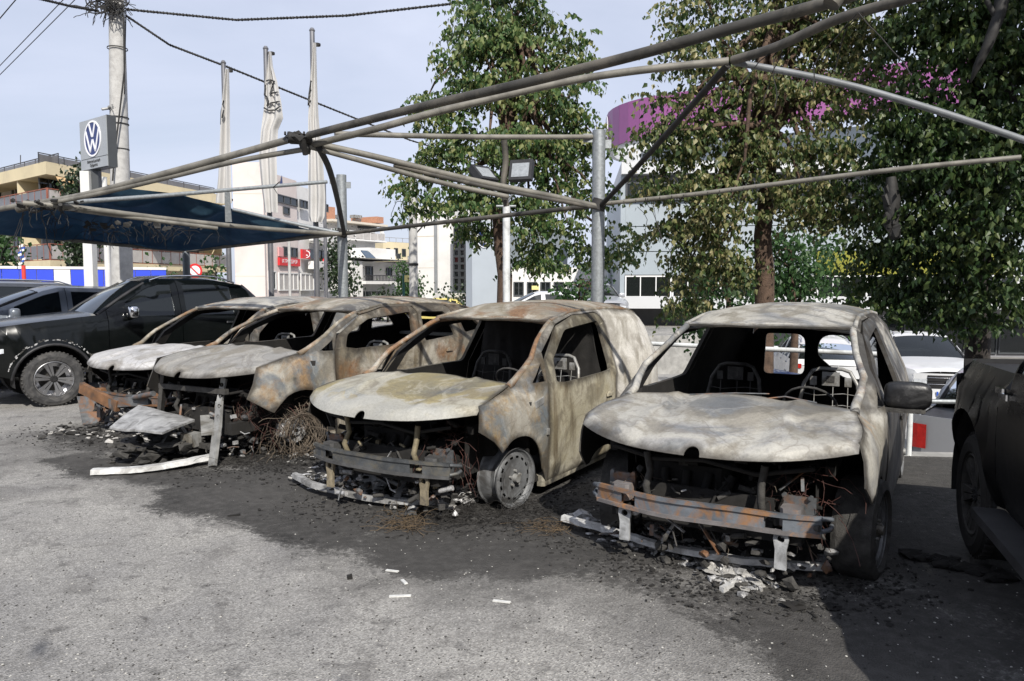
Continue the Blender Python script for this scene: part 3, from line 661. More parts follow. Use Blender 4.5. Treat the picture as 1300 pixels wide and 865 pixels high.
m, nt, b = base('worn_asphalt'); v = coord(nt)
agg = nd(nt, 'ShaderNodeTexVoronoi', Scale=105.0); nt.links.new(v, agg.inputs['Vector'])
ag = ramp(nt, [(.0, (.18, .175, .167)), (.35, (.26, .255, .245)), (.7, (.34, .333, .32)), (1, (.46, .45, .43))], agg.outputs['Color'])
big = nz(nt, v, .45, 8, .62, .4); c = mixc(nt, .85, ag, ramp(nt, [(.3, (.60, .60, .62)), (.5, (.92, .91, .89)), (.68, (1.25, 1.23, 1.18))], big), 'MULTIPLY')
med = nz(nt, v, 5.5, 9, .7, .3); c = mixc(nt, ramp(nt, [(.55, (0, 0, 0)), (.68, (.75, .75, .75))], med), c, (.085, .082, .08))
spk = nz(nt, v, 95, 5, .75); c = mixc(nt, ramp(nt, [(.60, (0, 0, 0)), (.66, (.85, .85, .85))], spk), c, (.05, .048, .045))
at_ = nd(nt, 'ShaderNodeVertexColor', layer_name='burn'); sp = nt.nodes.new('ShaderNodeSeparateColor'); nt.links.new(at_.outputs[0], sp.inputs[0])
bn = mth(nt, 'ADD', sp.outputs[0], mth(nt, 'MULTIPLY', mth(nt, 'SUBTRACT', nz(nt, v, 2.2, 12, .78, .8), .5), 2.0)); bn = mth(nt, 'ADD', bn, mth(nt, 'MULTIPLY', mth(nt, 'SUBTRACT', nz(nt, v, 30, 8, .8), .5), 1.5))
dark = ramp(nt, [(.32, (.010, .010, .010)), (.5, (.035, .034, .033)), (.62, (.075, .073, .07)), (.75, (.17, .165, .16))], nz(nt, v, 13, 9, .75))
c = mixc(nt, ramp(nt, [(.44, (0, 0, 0)), (.54, (.5, .5, .5)), (.66, (.86, .86, .86)), (.8, (.98, .98, .98))], bn), c, dark)
st_ = nz(nt, coord(nt, (1, 1, 1), (4, 9, 0)), 1.4, 9, .7, 1.2); c = mixc(nt, ramp(nt, [(.52, (0, 0, 0)), (.64, (.55, .55, .55))], st_), c, (.105, .10, .095))
crk = nd(nt, 'ShaderNodeTexVoronoi', Scale=1.1, feature='DISTANCE_TO_EDGE'); wv = nt.nodes.new('ShaderNodeVectorMath'); wv.operation = 'ADD'; nv_ = nd(nt, 'ShaderNodeTexNoise', Scale=3.0, Detail=6.0); nt.links.new(v, nv_.inputs['Vector']); nt.links.new(v, wv.inputs[0]); nt.links.new(nv_.outputs['Color'], wv.inputs[1]); nt.links.new(wv.outputs[0], crk.inputs['Vector'])
c = mixc(nt, mth(nt, 'MULTIPLY', ramp(nt, [(.0, (1, 1, 1)), (.007, (0, 0, 0))], crk.outputs[0]), ramp(nt, [(.48, (0, 0, 0)), (.6, (.8, .8, .8))], big)), c, (.05, .048, .045))
wsh = mth(nt, 'ADD', sp.outputs[2], mth(nt, 'MULTIPLY', mth(nt, 'SUBTRACT', nz(nt, v, 3.4, 10, .75, .8), .5), 1.6)); c = mixc(nt, ramp(nt, [(.40, (0, 0, 0)), (.65, (.30, .30, .30)), (.9, (.5, .5, .5))], wsh), c, (.075, .072, .068))
old = mth(nt, 'ADD', sp.outputs[1], mth(nt, 'MULTIPLY', mth(nt, 'SUBTRACT', nz(nt, v, 6, 8, .7), .5), .5)); c = mixc(nt, ramp(nt, [(.45, (0, 0, 0)), (.6, (.62, .62, .62))], old), c, (.07, .07, .075))
nt.links.new(c, b.inputs['Base Color']); b.inputs['Roughness'].default_value = .93; b.inputs['Specular IOR Level'].default_value = .2
bump(nt, b, mth(nt, 'ADD', agg.outputs['Distance'], mth(nt, 'MULTIPLY', spk, .8)), .7, .008); asphalt = m
def inside(x, y, poly):
    c = False; j = len(poly)-1
    for i in range(len(poly)):
        if (poly[i][1] > y) != (poly[j][1] > y) and x < (poly[j][0]-poly[i][0])*(y-poly[i][1])/(poly[j][1]-poly[i][1])+poly[i][0]: c = not c
        j = i
    return c
def gz(y): return -.5*sm((y-32)/13)-.84*sm((y-45)/30)
poly = [(60, -25)]+EDGE+[(-90, 90), (-90, -25)]
bm = bmesh.new(); bmv = [bm.verts.new((x, y, 0)) for x, y in poly]; bm.faces.new(bmv)
for ax, vals in ((0, [-60, -40, -25, -15]+[-10+.25*i for i in range(72)]+[10, 14, 20, 35]), (1, [-15, -5]+[.5+.22*i for i in range(60)]+[15, 17, 20, 24, 28, 32, 35, 38, 42, 46, 52, 60, 68, 76])):
    for q in vals:
        co = [0, 0, 0]; no = [0, 0, 0]; co[ax] = q; no[ax] = 1; bmesh.ops.bisect_plane(bm, geom=bm.verts[:]+bm.edges[:]+bm.faces[:], plane_co=co, plane_no=no)
lay = bm.loops.layers.color.new('burn')
for v_ in bm.verts: v_.co.z = gz(v_.co.y)
for f in bm.faces:
    for l in f.loops:
        x, y = l.vert.co.x, l.vert.co.y; a = burn_shade_amount(x, y) if (abs(x) < 12 and y < 16) else 0
        for (cx, cy, rr, am) in PATCH: a = max(a, am*2.0*cl(1-sqrt((x-cx)**2+(y-cy)**2)/rr)) if am*2*cl(1-sqrt((x-cx)**2+(y-cy)**2)/rr) > a else a
        w_ = wash_amount(x, y) if (abs(x) < 12 and y < 16) else 0
        l[lay] = (a, 0, w_, 1)
if bm.faces[:][0].normal.z < 0: bmesh.ops.reverse_faces(bm, faces=bm.faces[:])
me = bpy.data.meshes.new('ground'); bm.to_mesh(me); bm.free(); me.materials.append(asphalt); g = bpy.data.objects.new('ground', me); COL.objects.link(g); tag(g, kind='structure')
for p in me.polygons: p.use_smooth = True
lowm = M('pale_concrete_yard', (.26, .255, .245), .9, 0, .25, 1.2, .3, .01, dirt=((.10, .10, .10), .6))
lb = MB(); lb.quad((-900, -300, -1.35), (900, -300, -1.35), (900, 2500, -1.35), (-900, 2500, -1.35)); tag(lb.build('lower_ground', [lowm]), kind='structure')
wallm = M('rough_concrete', (.30, .295, .28), .9, 0, .3, 3, .5, .01)
rw = MB()
for (x0, y0), (x1, y1) in zip(EDGE[:-1], EDGE[1:]):
    d = Vector((x1-x0, y1-y0)).normalized(); n = Vector((d.y, -d.x)) if True else d
    if y1 > 40: break
    rw.beam((x0+n.x*.12, y0+n.y*.12, -.68), (x1+n.x*.12, y1+n.y*.12, -.68), .24, 1.35)
tag(rw.build('retaining_wall', [wallm]), kind='structure')
# ---------------------------------------------------------------- burnt vehicles
roofV = [(-.95, 1.405), (-1.4, 1.475), (-2.3, 1.485), (-2.8, 1.45), (-3.05, 1.38), (-3.2, 1.24)]
def side_sets(b, h1, pt, kind):
    u = lambda X: pw(roofV, X)+pt
    d1 = dict(name='front_door', out=[(-.445, .13), (-.445, b+.02), (-.56, h1+.16), (-.95, u(-.95)-.045), (-1.35, u(-1.35)-.03), (-1.86, u(-1.86)-.03, .08), (-1.91, u(-1.9)-.12), (-1.80, b), (-1.74, .5), (-1.70, .13)],
              holes=[[(-.60, b+.03, .03), (-.68, h1+.15, .04), (-1.06, u(-1.06)-.10, .05), (-1.80, u(-1.8)-.10, .06), (-1.69, b+.02, .06), (-.78, b+.01, .03)]], handle=(-1.60, .70))
    if kind == 'van':
        r = [(-1.715, .13), (-1.755, .5), (-1.815, b), (-1.925, u(-1.9)-.12), (-1.875, u(-1.87)-.02, .05), (-1.35, u(-1.35)-.022), (-.98, u(-.98)-.03), (-.97, u(-.97)-.004), (-1.4, u(-1.4)), (-2.3, u(-2.3)), (-2.8, u(-2.8)), (-3.04, u(-3.04)), (-3.17, 1.22), (-3.21, .9), (-3.2, .3), (-3.1, .2), (-2.98, .2)]
        ar = [(x, max(z, .2)) for x, z in arc(-2.62, .2, .37, 0, pi, 12)]; ar = [p for p in reversed(ar)]
        r = r+ar+[(-2.24, .13)]
        return dict(doors=[d1], rear=r, rholes=[])
    d2 = dict(name='rear_door', out=[(-1.715, .13), (-1.755, .5), (-1.815, b), (-1.925, u(-1.9)-.12), (-1.88, u(-1.88)-.03), (-2.55, u(-2.55)-.03, .06), (-2.66, b+.05), (-2.40, .55), (-2.30, .4), (-2.26, .13)],
              holes=[[(-1.90, b+.02, .04), (-1.99, u(-1.99)-.10, .05), (-2.45, u(-2.45)-.11, .05), (-2.52, b+.06, .05)]], handle=(-2.35, b-.12))
    r = [(-2.66, b+.05), (-2.56, u(-2.55)-.028), (-1.35, u(-1.35)-.022), (-.98, u(-.98)-.03), (-.97, u(-.97)-.004), (-1.4, u(-1.4)), (-2.3, u(-2.3)), (-2.8, u(-2.8)), (-3.2, u(-3.04)-.02), (-3.45, 1.2), (-3.52, .9), (-3.5, .3), (-3.1, .25), (-3.06, .25)]+list(reversed(arc(-2.7, .25, .37, .0, pi*.8, 10)))
    r[-1] = (-2.41, .55)
    return dict(doors=[d1, d2], rear=r, rholes=[[(-2.74, b+.08, .03), (-2.68, u(-2.7)-.11, .04), (-2.98, u(-3)-.10, .06), (-3.18, b+.12, .05)]], rname='rear_quarter')
van_side = side_sets(.90, .95, 0, 'van')
PV = dict(h0=.80, h1=.95, belt=.90, rear=-3.2, roof=roofV, arch=(.03, .20, .385), tip=(.455, .76), aend=radians(52), tiplow=[(.36, .60), (.50, .69)], sides=van_side)
mA = dict(hood=burnt('scorched_hood_pale_grey', GREY_W, .34, soot=.37, seed=3, run=0, sz=(-1, -.5), grads=(('X', .2, -.25, (.30, .27, .21), .5),)), roof=burnt('scorched_roof_grey', GREY_W, .38, soot=.40, seed=8, run=0, sz=(-1, -.5)),
          fender=burnt('scorched_fender_tan', GREY_W, .40, rustc=((.45, .22, .08), (.60, .42, .22)), soot=.36, seed=4.6, run=.3, sz=(-.2, .1), grads=(('X', -.2, -.6, (.05, .048, .045), .85),)), door=burnt('scorched_door_black', BLUEG, .35, soot=.62, seed=6, run=.5, sz=(.3, 1.0)), side=burnt('scorched_side_tan', GREY_W, .40, soot=.52, seed=7, run=.6, sz=(.2, .8)),
          pillar=burnt('scorched_pillar_grey', GREY_W, .42, soot=.42, seed=2, run=0, sz=(-1, -.5), sc=2), beam=M('grey_beam_steel', (.13, .145, .165), .6, .3, .4, 8, .3, dirt=((.30, .15, .06), .9)), beam2=M('rusty_beam_steel', (.15, .14, .14), .7, .2, .4, 6, .4, dirt=((.40, .19, .07), .95)), bracket=M('ash_grey_bracket', (.36, .37, .38), .7, .2, .3, 14, .4, dirt=((.12, .12, .12), .8)))
mB = dict(hood=burnt('scorched_hood_olive', YELL, .26, rustc=((.24, .18, .07), (.38, .32, .17)), soot=.33, seed=13, run=0, sz=(-1, -.5), grads=(('X', .35, .72, (.46, .46, .43), .85),)), roof=burnt('scorched_roof_rusty', BROWN, .52, soot=.36, seed=15, run=0, sz=(-1, -.5)),
          fender=burnt('scorched_fender_mottled', BLUEG, .50, rustc=((.30, .17, .06), (.48, .36, .17)), soot=.44, seed=17, run=.4, sz=(-.1, .3)), door=burnt('scorched_door_cream', [(.3, (.28, .25, .17)), (.42, (.44, .40, .28)), (.55, (.52, .49, .40)), (.7, (.38, .33, .22))], .38, rustc=((.28, .17, .06), (.46, .34, .16)), soot=.40, seed=19, run=.8, sz=(-.1, .3)), side=burnt('scorched_side_cream', [(.3, (.58, .56, .50)), (.45, (.74, .72, .67)), (.55, (.82, .80, .76)), (.7, (.68, .65, .58))], .20, soot=.29, seed=21, run=.3, sz=(-.05, .25)),
          pillar=burnt('scorched_pillar_rust', BROWN, .55, soot=.40, seed=12, run=0, sz=(-1, -.5), sc=2), beam=M('dark_beam_steel', (.075, .08, .085), .55, .3, .4, 9, .3, dirt=((.16, .14, .10), .5)), beam2=M('dark_beam_steel_lower', (.09, .09, .09), .6, .3, .4, 9, .3), rad=M('tan_rod', (.20, .17, .11), .7, .2, .4, 12, .4), bracket=M('tan_bracket', (.26, .22, .15), .7, .2, .4, 12, .4, dirt=((.08, .07, .06), .8)))
mC = dict(hood=burnt('scorched_hood_dull_grey', [(.3, (.20, .20, .19)), (.45, (.30, .295, .28)), (.5, (.36, .35, .33)), (.62, (.26, .255, .24)), (.74, (.38, .37, .35))], .26, soot=.36, seed=23, run=0, sz=(-1, -.5)), roof=burnt('scorched_roof_brown', BROWN, .50, soot=.42, seed=25, run=0, sz=(-1, -.5)),
          fender=burnt('scorched_fender_rust_blue', BLUEG, .52, rustc=((.28, .16, .07), (.46, .33, .19)), soot=.42, seed=27, run=.3, sz=(-.5, 0)), door=burnt('scorched_door_brown', BROWN, .5, soot=.46, seed=29, run=.7, sz=(-.1, .4)), side=burnt('scorched_quarter_brown', BROWN, .45, soot=.45, seed=31, run=.7, sz=(0, .3)),
          pillar=burnt('scorched_pillar_brown', BROWN, .5, soot=.45, seed=33, run=0, sz=(-1, -.5), sc=2), beam=steel_l, beam2=steel_m, bracket=steel_l)
mD = dict(hood=burnt('scorched_hood_white', [(.3, (.36, .36, .37)), (.44, (.50, .50, .51)), (.55, (.62, .62, .63)), (.7, (.42, .42, .42))], .22, soot=.36, seed=43, run=0, sz=(-1, -.5)), roof=burnt('scorched_roof_tan', GREY_W, .46, soot=.38, seed=45, run=0, sz=(-1, -.5)),
          fender=burnt('scorched_fender_white', GREY_W, .4, soot=.5, seed=47), door=burnt('scorched_door_grey', GREY_W, .42, soot=.55, seed=49), side=burnt('scorched_side_grey', GREY_W, .42, soot=.45, seed=51), pillar=burnt('scorched_pillar_tan', BROWN, .5, soot=.40, seed=53, run=0, sz=(-1, -.5), sc=2), beam=steel_m, beam2=rust_m, bracket=steel_m)
VG = 'burnt-out vehicles parked in a row under the bare canopy frame'
P3 = dict(PV, tiplow=[(.33, .50), (.47, .62)], rearholes=[[(-.49, .80, .05), (-.09, .80, .08), (-.09, 1.22, .1), (-.47, 1.22, .04)], [(.06, 1.22, .12), (.02, 1.02, .1), (.16, .9, .1), (.28, .79, .08), (.60, .79, .05), (.56, 1.22, .05)]], dent=[(.1, -.45, .16, -.035), (.25, .1, .3, .015), (.35, .5, .12, -.02), (.0, .25, .1, -.015)], nw=60, wy=.55, jit=.014)
V3, ys3, up3 = burnt_vehicle('burnt_van', 'burnt-out van nearest the camera with pale ash-grey bonnet and a sooty door mirror', 'van', (1.417, 4.759, -2.117), P3, mA, 1, VG)
P2 = dict(PV, bulk=[(-.72, .0), (.0, .72)], dent=[(.25, -.35, .10, .012), (.3, .3, .2, -.012), (.55, .1, .12, -.01)], nw=70, wy=.5)
V2, ys2, up2 = burnt_vehicle('burnt_van', 'burnt-out middle van with yellowish bonnet and cream side on a bare steel wheel', 'van', (-.688, 5.957, -2.119), P2, mB, 2, VG)
P1 = dict(PV, h0=.87, h1=1.04, belt=1.03, rear=-3.5, roof=[(x, z+.02) for x, z in roofV[:3]]+[(-2.9, 1.45), (-3.2, 1.38), (-3.5, 1.2)], arch=(-.0, .24, .44), aend=radians(36), tip=(.50, .84), tiplow=[(.42, .53), (.62, .66), (.55, .80)], sides=side_sets(1.03, 1.04, .02, 'suv'), beam=False, nw=60, dent=[(.2, -.3, .12, -.02)])
V1, ys1, up1 = burnt_vehicle('burnt_car', 'burnt-out car with dull grey bonnet and rust-orange front wing', 'car', (-2.81, 7.771, -2.147), P1, mC, 3, VG)
P0 = dict(PV, h0=.80, nw=20)
V0, ys0, up0 = burnt_vehicle('burnt_van', 'burnt-out van with white bonnet at the far end of the row beside the black pickup', 'van', (-4.211, 9.066, -2.02), P0, mD, 4, VG)
# wheels
wsm = M('burnt_wheel_steel', (.17, .175, .18), .55, .4, .35, 9, .3, dirt=((.05, .045, .04), .7)); wrim = M('burnt_wheel_rust', (.17, .12, .07), .7, .3, .5, 5, .3)
steel_wheel(V2, (-.06, .81, .235), 1, .225, .2, [wsm], -.15); steel_wheel(V2, (.02, -.86, .225), -1, .225, .2, [wsm]); steel_wheel(V2, (-2.62, .86, .225), 1, .225, .2, [wsm])
steel_wheel(V3, (.02, .90, .27), 1, .215, .2, [wsm], -.1, tyre=.30); steel_wheel(V3, (.05, -.82, .27), -1, .215, .2, [wsm], .2, tyre=.30); steel_wheel(V3, (-2.62, .86, .225), 1, .225, .2, [wsm])
steel_wheel(V1, (-2.7, .86, .225), 1, .225, .2, [wsm]); steel_wheel(V0, (.02, .86, .225), 1, .225, .2, [wsm])
# brake hub of the car without wheel
hm = MB(); hm.lathe([(.02, .03), (.05, .03), (.055, .0), (.13, -.0), (.135, -.02), (.05, -.02)], (0, .74, .26), (.2, 1, 0), 24, 0); hm.lathe([(.06, -.04), (.16, -.05), (.17, -.03), (.165, -.03)], (0, .7, .26), (.1, 1, 0), 24, 1); hm.box((.14, .7, .28), (.07, .1, .12), None, 0, .02)
hm.tube([(.05, .66, .3), (.0, .6, .5), (-.02, .55, .85)], .035, 8, 1); hm.beam((.1, .4, .2), (.02, .72, .2), .06, .05, 1); hm.build('brake_hub', [alu_m, steel_m], V1)
rr = random.Random(5); wb_ = MB(); wires(wb_, (-.02, .72, .3), (.55, .3, .5), 170, .3, .0028, rr, 1); wires(wb_, (.1, .62, .38), (.7, .3, .3), 46, .28, .003, rr, 0)
for k in range(26):
    a = rr.uniform(.15, .24); c0 = Vector((rr.uniform(-.1, .05), .78+rr.uniform(-.05, .12), .24)); wb_.tube([c0+Vector((cos(t*pi/8)*a, rr.uniform(-.01, .01), sin(t*pi/8)*a)) for t in range(15)], .003, 3, 1, False)
wb_.build('burnt_wire_tangle', [wire_m, wireg_m], V1)
# headlamp upright and hanging brackets of the car
ub = MB(); ub.beam((.66, .42, .28), (.60, .38, .60), .085, .03, 0, up=(1, 0, 0)); ub.beam((.605, .385, .58), (.56, .41, .82), .06, .025, 0, up=(1, .2, 0)); ub.beam((.78, .50, .02), (.66, .42, .36), .10, .03, 0, up=(1, 0, 0))
for k in range(5): ub.lathe([(.018, .02), (.018, .0)], (.64-.014*k, .412, .36+.1*k), (1, 0, .1), 8, 1)
ub.box((.74, .12, .22), (.16, .14, .13), Matrix.Rotation(.2, 3, 'Z'), 0, .02); ub.beam((.70, -.2, .17), (.66, .42, .16), .05, .05, 1); ub.beam((.55, .1, .42), (.72, .36, .30), .12, .03, 0); ub.beam((.62, -.62, .2), (.58, -.55, .85), .07, .04, 1)
ub.beam((.6, -.6, .68), (.6, .5, .7), .04, .05, 1); ub.build('front_bracket', [steel_l, soot2_m], V1)
# door mirror of the near van, wipers, handles
mm = MB(); Rm = Matrix.Rotation(.15, 3, 'Z'); mm.rbox((-.46, .99, 1.02), (.13, .27, .17), Rm, 0); mm.box((-.47, .94, .925), (.12, .30, .03), Rm, 1, .03); mm.beam((-.48, .78, .94), (-.47, .95, .95), .06, .05, 1); mm.build('door_mirror', [M('burnt_mirror_shell', (.012, .012, .013), .4, 0, .6, 10, .3, dirt=((.10, .10, .10), .5)), soot2_m], V3)
wpn = MB(); wpn.tube([(-.06, .1, .965), (-.2, .3, .99), (-.16, .5, .97)], .006, 5); wpn.tube([(-.1, -.3, .97), (-.12, .0, 1.0), (-.2, .2, 1.0)], .005, 5); wpn.build('wiper_arm', [steel_m], V3)
dm = MB(); dm.box((-.28, ys2(-.28, .84)+.005, .80), (.14, .02, .05), Matrix.Rotation(.2, 3, 'Y'), 0, .01); dm.build('mirror_stub', [steel_l], V2); dm = MB(); dm.box((-.40, ys2(-.4, .55)+.006, .55), (.03, .02, .05)); dm.build('hinge', [steel_l], V2)
# ---------------------------------------------------------------- things lying on the ground by the wrecks
def debris(name, label, mats, fn, cat='debris', group=None):
    mb = MB(); fn(mb); c = Vector(mb.v[0]); lo = min(v[2] for v in mb.v); o = mb.build(name, mats, None, loc=(c.x, c.y, 0)); return tag(o, label, cat, group)
def bar(mb, pts, w, h, mm=0, n=10):
    pts = [Vector(p) for p in pts]; P_ = []
    for i in range(len(pts)-1):
        for k in range(n if i == len(pts)-2 else n): P_.append(pts[i].lerp(pts[i+1], k/n))
    P_.append(pts[-1]); L = len(P_); vs = []
    # smooth
    for _ in range(6):
        P_ = [P_[0]]+[(P_[i-1]+P_[i]*2+P_[i+1])/4 for i in range(1, L-1)]+[P_[-1]]
    for i, p in enumerate(P_):
        t = (P_[min(i+1, L-1)]-P_[max(i-1, 0)]).normalized(); a = Vector((t.y, -t.x, 0)).normalized()
        ww = w/2*(1+.15*mn.noise(p*6)); j = mn.noise(p*14)*.006
        vs += [p+a*ww+Vector((0, 0, j)), p+a*ww*.8+Vector((0, 0, h+j)), p-a*ww*.5+Vector((0, 0, h*1.1+j)), p-a*ww+Vector((0, 0, h*.3)), p-a*ww*.9]
    fs = [(i*5+k, i*5+(k+1) % 5, i*5+5+(k+1) % 5, i*5+5+k) for i in range(L-1) for k in range(5)]+[(4, 3, 2, 1, 0), tuple(L*5-5+k for k in range(5))]
    mb.add(vs, fs, mm, False)
fallen_m = M('ash_whitened_bar', (.56, .56, .55), .7, .25, .3, 10, .5, .008, dirt=((.16, .15, .14), .5)); fallen2 = M('grey_fallen_bar', (.36, .36, .355), .6, .3, .35, 9, .5, dirt=((.07, .065, .06), .7))
debris('fallen_bumper_bar', 'long curved whitened bumper bar fallen under the front of the nearest burnt van', [fallen_m], lambda b: bar(b, [gp(715, 660, .05), gp(760, 672, .05), gp(840, 697, .05), gp(930, 714, .05), gp(1046, 724, .04)], .06, .035))
debris('fallen_bumper_bar', 'grey curved bumper bar fallen under the front of the yellowish middle van', [fallen2], lambda b: bar(b, [gp(374, 606, .06), gp(400, 620, .06), gp(470, 636, .05), gp(520, 641, .05), gp(570, 640, .04)], .055, .04))
debris('fallen_bumper_bar', 'straight pale bumper bar on the asphalt before the burnt car with rusty wing', [fallen_m], lambda b: bar(b, [gp(117, 602, .01), gp(180, 599, .02), gp(235, 590, .04), gp(272, 582, .06)], .085, .045))
def plate(mb):
    c = [gp(140, 545, .22), gp(178, 516, .36), gp(247, 533, .42), gp(205, 549, .30)]
    c = [at(139, 542, 7.0), at(176, 515, 7.5), at(247, 531, 7.1), at(206, 549, 6.6)]
    N = 8; top = []; 
    for i in range(N+1):
        for j in range(N+1):
            p = c[0].lerp(c[1], i/N).lerp(c[3].lerp(c[2], i/N), j/N); p.z += mn.noise(p*3)*.02+.03*sin(pi*j/N)*sin(pi*i/N); top.append(p)
    b_ = [p-Vector((0, 0, .02)) for p in top]; f = [(i*(N+1)+j, i*(N+1)+j+1, (i+1)*(N+1)+j+1, (i+1)*(N+1)+j) for i in range(N) for j in range(N)]
    mb.add(top, f, 0, True); mb.add(b_, [q[::-1] for q in f], 1, True)
    rim = [i for i in range(N+1)]+[(k+1)*(N+1)+N for k in range(N)]+[N*(N+1)+N-1-i for i in range(N)]+[(N-1-k)*(N+1) for k in range(N-1)]; n = len(top)
    mb.add(top+b_, [(rim[i], rim[(i+1) % len(rim)], n+rim[(i+1) % len(rim)], n+rim[i]) for i in range(len(rim))], 0)
    cc = (c[0]+c[1]+c[2]+c[3])/4; k0 = len(mb.m); [mb.blob((cc.x+random.uniform(-.4, .45), cc.y+random.uniform(-.15, .35), random.uniform(.0, .2)), random.uniform(.02, .075), .6, 0, i, (random.uniform(.7, 2), random.uniform(.7, 1.5), random.uniform(.3, .9)), 1) for i in range(80)]; [mb.beam((cc.x+random.uniform(-.4, .4), cc.y+random.uniform(-.1, .3), random.uniform(.02, .2)), (cc.x+random.uniform(-.4, .4), cc.y+random.uniform(-.1, .3), random.uniform(.02, .25)), random.uniform(.02, .06), .006) for i in range(14)]; mb.m[k0:] = [1]*(len(mb.m)-k0)
debris('crumpled_panel', 'flat grey crumpled metal panel lying tilted before the burnt car with rusty wing', [fallen2, soot2_m], plate)
def sheet_fn(px, py, w, h, a, lift, sd_):
    def f(mb):
        c = gp(px, py, .02); r_ = random.Random(sd_); vs = []; N = 5
        for i in range(N+1):
            for j in range(N+1):
                u, v = (i/N-.5)*w, (j/N-.5)*h; x = u*cos(a)-v*sin(a); y = u*sin(a)+v*cos(a); vs.append(c+Vector((x, y, lift*(j/N)+.05*mn.noise(Vector((u*5, v*5, sd_)))+.02)))
        q = [(i*(N+1)+j, i*(N+1)+j+1, (i+1)*(N+1)+j+1, (i+1)*(N+1)+j) for i in range(N) for j in range(N)]
        mb.add(vs, q, 0, False); mb.add([v-Vector((0, 0, .012)) for v in vs], [t[::-1] for t in q], 0, False)
    return f
debris('undertray', 'bent grey undertray sheet with white ash under the yellowish middle van', [fallen2], sheet_fn(470, 617, .50, .28, -.55, .2, 3))
debris('undertray_strut', 'short bright metal strut propped on the fallen bar under the middle van', [fallen_m], lambda b: b.beam(gp(499, 645, .02), at(516, 603, 6.0), .05, .02))
debris('bent_sheet', 'curled dark grey sheet at the front of the white-bonneted burnt van', [steel_m], sheet_fn(128, 535, .45, .3, .7, .28, 7))
debris('bent_sheet', 'small grey bracket standing up behind the curled dark sheet', [steel_m], sheet_fn(150, 524, .2, .16, -.5, .32, 9))
debris('rusty_beam', 'rust-stained bumper beam fallen in front of the white-bonneted burnt van', [rust_m, steel_m], lambda b: (b.beam(at(103, 492, 8.3), at(150, 516, 8.0), .05, .12), b.beam(at(140, 512, 8.05), at(190, 508, 7.9), .05, .10, 1), b.tube([at(170, 505, 7.9), at(195, 500, 7.7)], .03, 8, 1)))
# ash and aluminium spills
def spill(name, label, path, wid, n, sz, mats, sd_, cat='debris', up=.03):
    r_ = random.Random(sd_); mb = MB(); P_ = [gp(x, y) for x, y in path]
    for i in range(n):
        k = r_.uniform(0, len(P_)-1.001); q = P_[int(k)].lerp(P_[int(k)+1], k-int(k)); q = q+Vector((r_.gauss(0, wid), r_.gauss(0, wid), 0)); s = r_.uniform(*sz)
        mb.blob((q.x, q.y, r_.uniform(0, up)), s, .7, r_.randrange(len(mats)), i, (r_.uniform(.4, 1.8), r_.uniform(.4, 1.8), r_.uniform(.12, .7)), 1)
    o = mb.build(name, mats, None, loc=(P_[0].x, P_[0].y, 0)); return tag(o, label, cat, kind='stuff')
spill('ash_fragments', 'white ash and melted metal crumbs spilled under the nearest burnt van', [(770, 668), (820, 690), (880, 705), (935, 725), (948, 745)], .08, 900, (.008, .035), [ash_m, alu_m, soot2_m], 1)
spill('ash_fragments', 'white ash crumbs under the front of the middle van', [(395, 612), (430, 618), (520, 640), (575, 640), (595, 632)], .07, 420, (.008, .035), [ash_m, alu_m, soot2_m], 2, up=.08)
spill('ash_fragments', 'grey ash crumbs between the burnt car and the middle van', [(90, 545), (200, 565), (300, 570), (370, 560), (400, 590)], .2, 900, (.008, .035), [soot2_m, soot_m, ash_m, soot2_m], 3)
spill('charred_crust', 'black charred crust on the asphalt in front of the nearest burnt van', [(700, 680), (790, 715), (900, 745), (990, 760), (1100, 765), (1130, 720)], .16, 1300, (.003, .012), [soot_m, soot2_m, soot_m], 4, up=.01)
spill('charred_crust', 'black charred crust around the middle van wheel', [(380, 640), (520, 660), (640, 665), (720, 640), (740, 610)], .2, 1300, (.003, .012), [soot_m, soot2_m, soot_m], 5, up=.01)
spill('charred_crust', 'black charred crust before the burnt car and white-bonneted van', [(50, 545), (130, 560), (250, 600), (330, 590), (380, 600)], .28, 1300, (.003, .012), [soot_m, soot2_m], 6, up=.01)
r_ = random.Random(8); mb = MB()
for i in range(2600):      # loose crumbs all over the lot
    q = gp(r_.uniform(-50, 1350), 560+305*r_.random()**.8); s = r_.uniform(.0015, .0065); mb.blob((q.x, q.y, .002), s, .4, 0 if r_.random() < .72 else 1, i, (1, r_.uniform(.5, 1.5), .5), 0 if False else 1) if i < 1100 else mb.box((q.x, q.y, s*.2), (s*1.6, s, s*.6), Matrix.Rotation(r_.uniform(0, 3), 3, 'Z'), 0 if r_.random() < .7 else 1)
tag(mb.build('loose_grit', [soot2_m, M('pale_stone_grit', (.42, .41, .38), .9, 0, .3, 20, 0)], None), 'loose grit and crumbs scattered over the asphalt', 'grit', kind='stuff')
def thatch(name, label, px, py, sx, sy, n, m_, sd_, L=.35):
    r_ = random.Random(sd_); mb = MB(); c = gp(px, py); wires(mb, (c.x, c.y, .03), (sx, sy, .04), n, L, .0018, r_, 0, .2); o = mb.build(name, [m_], None, loc=(c.x, c.y, 0)); tag(o, label, 'wire', kind='stuff')
wirebk = M('black_tyre_wire', (.03, .028, .026), .7, .2, .5, 9, 0); wirebr = M('rusty_tyre_wire', (.12, .085, .05), .8, .1, .5, 9, 0)
thatch('tyre_wire', 'black tangled tyre wire on the ground right of the middle van bumper', 625, 655, 1.1, .5, 260, wirebk, 1, .45)
thatch('tyre_wire', 'rusty brown tyre wire on the asphalt below the middle van bumper', 515, 664, .25, .4, 120, wirebr, 2, .2)
thatch('tyre_wire', 'small rusty tuft of wire left of the nearest van bar', 705, 672, .4, .2, 60, wirebr, 3, .25)
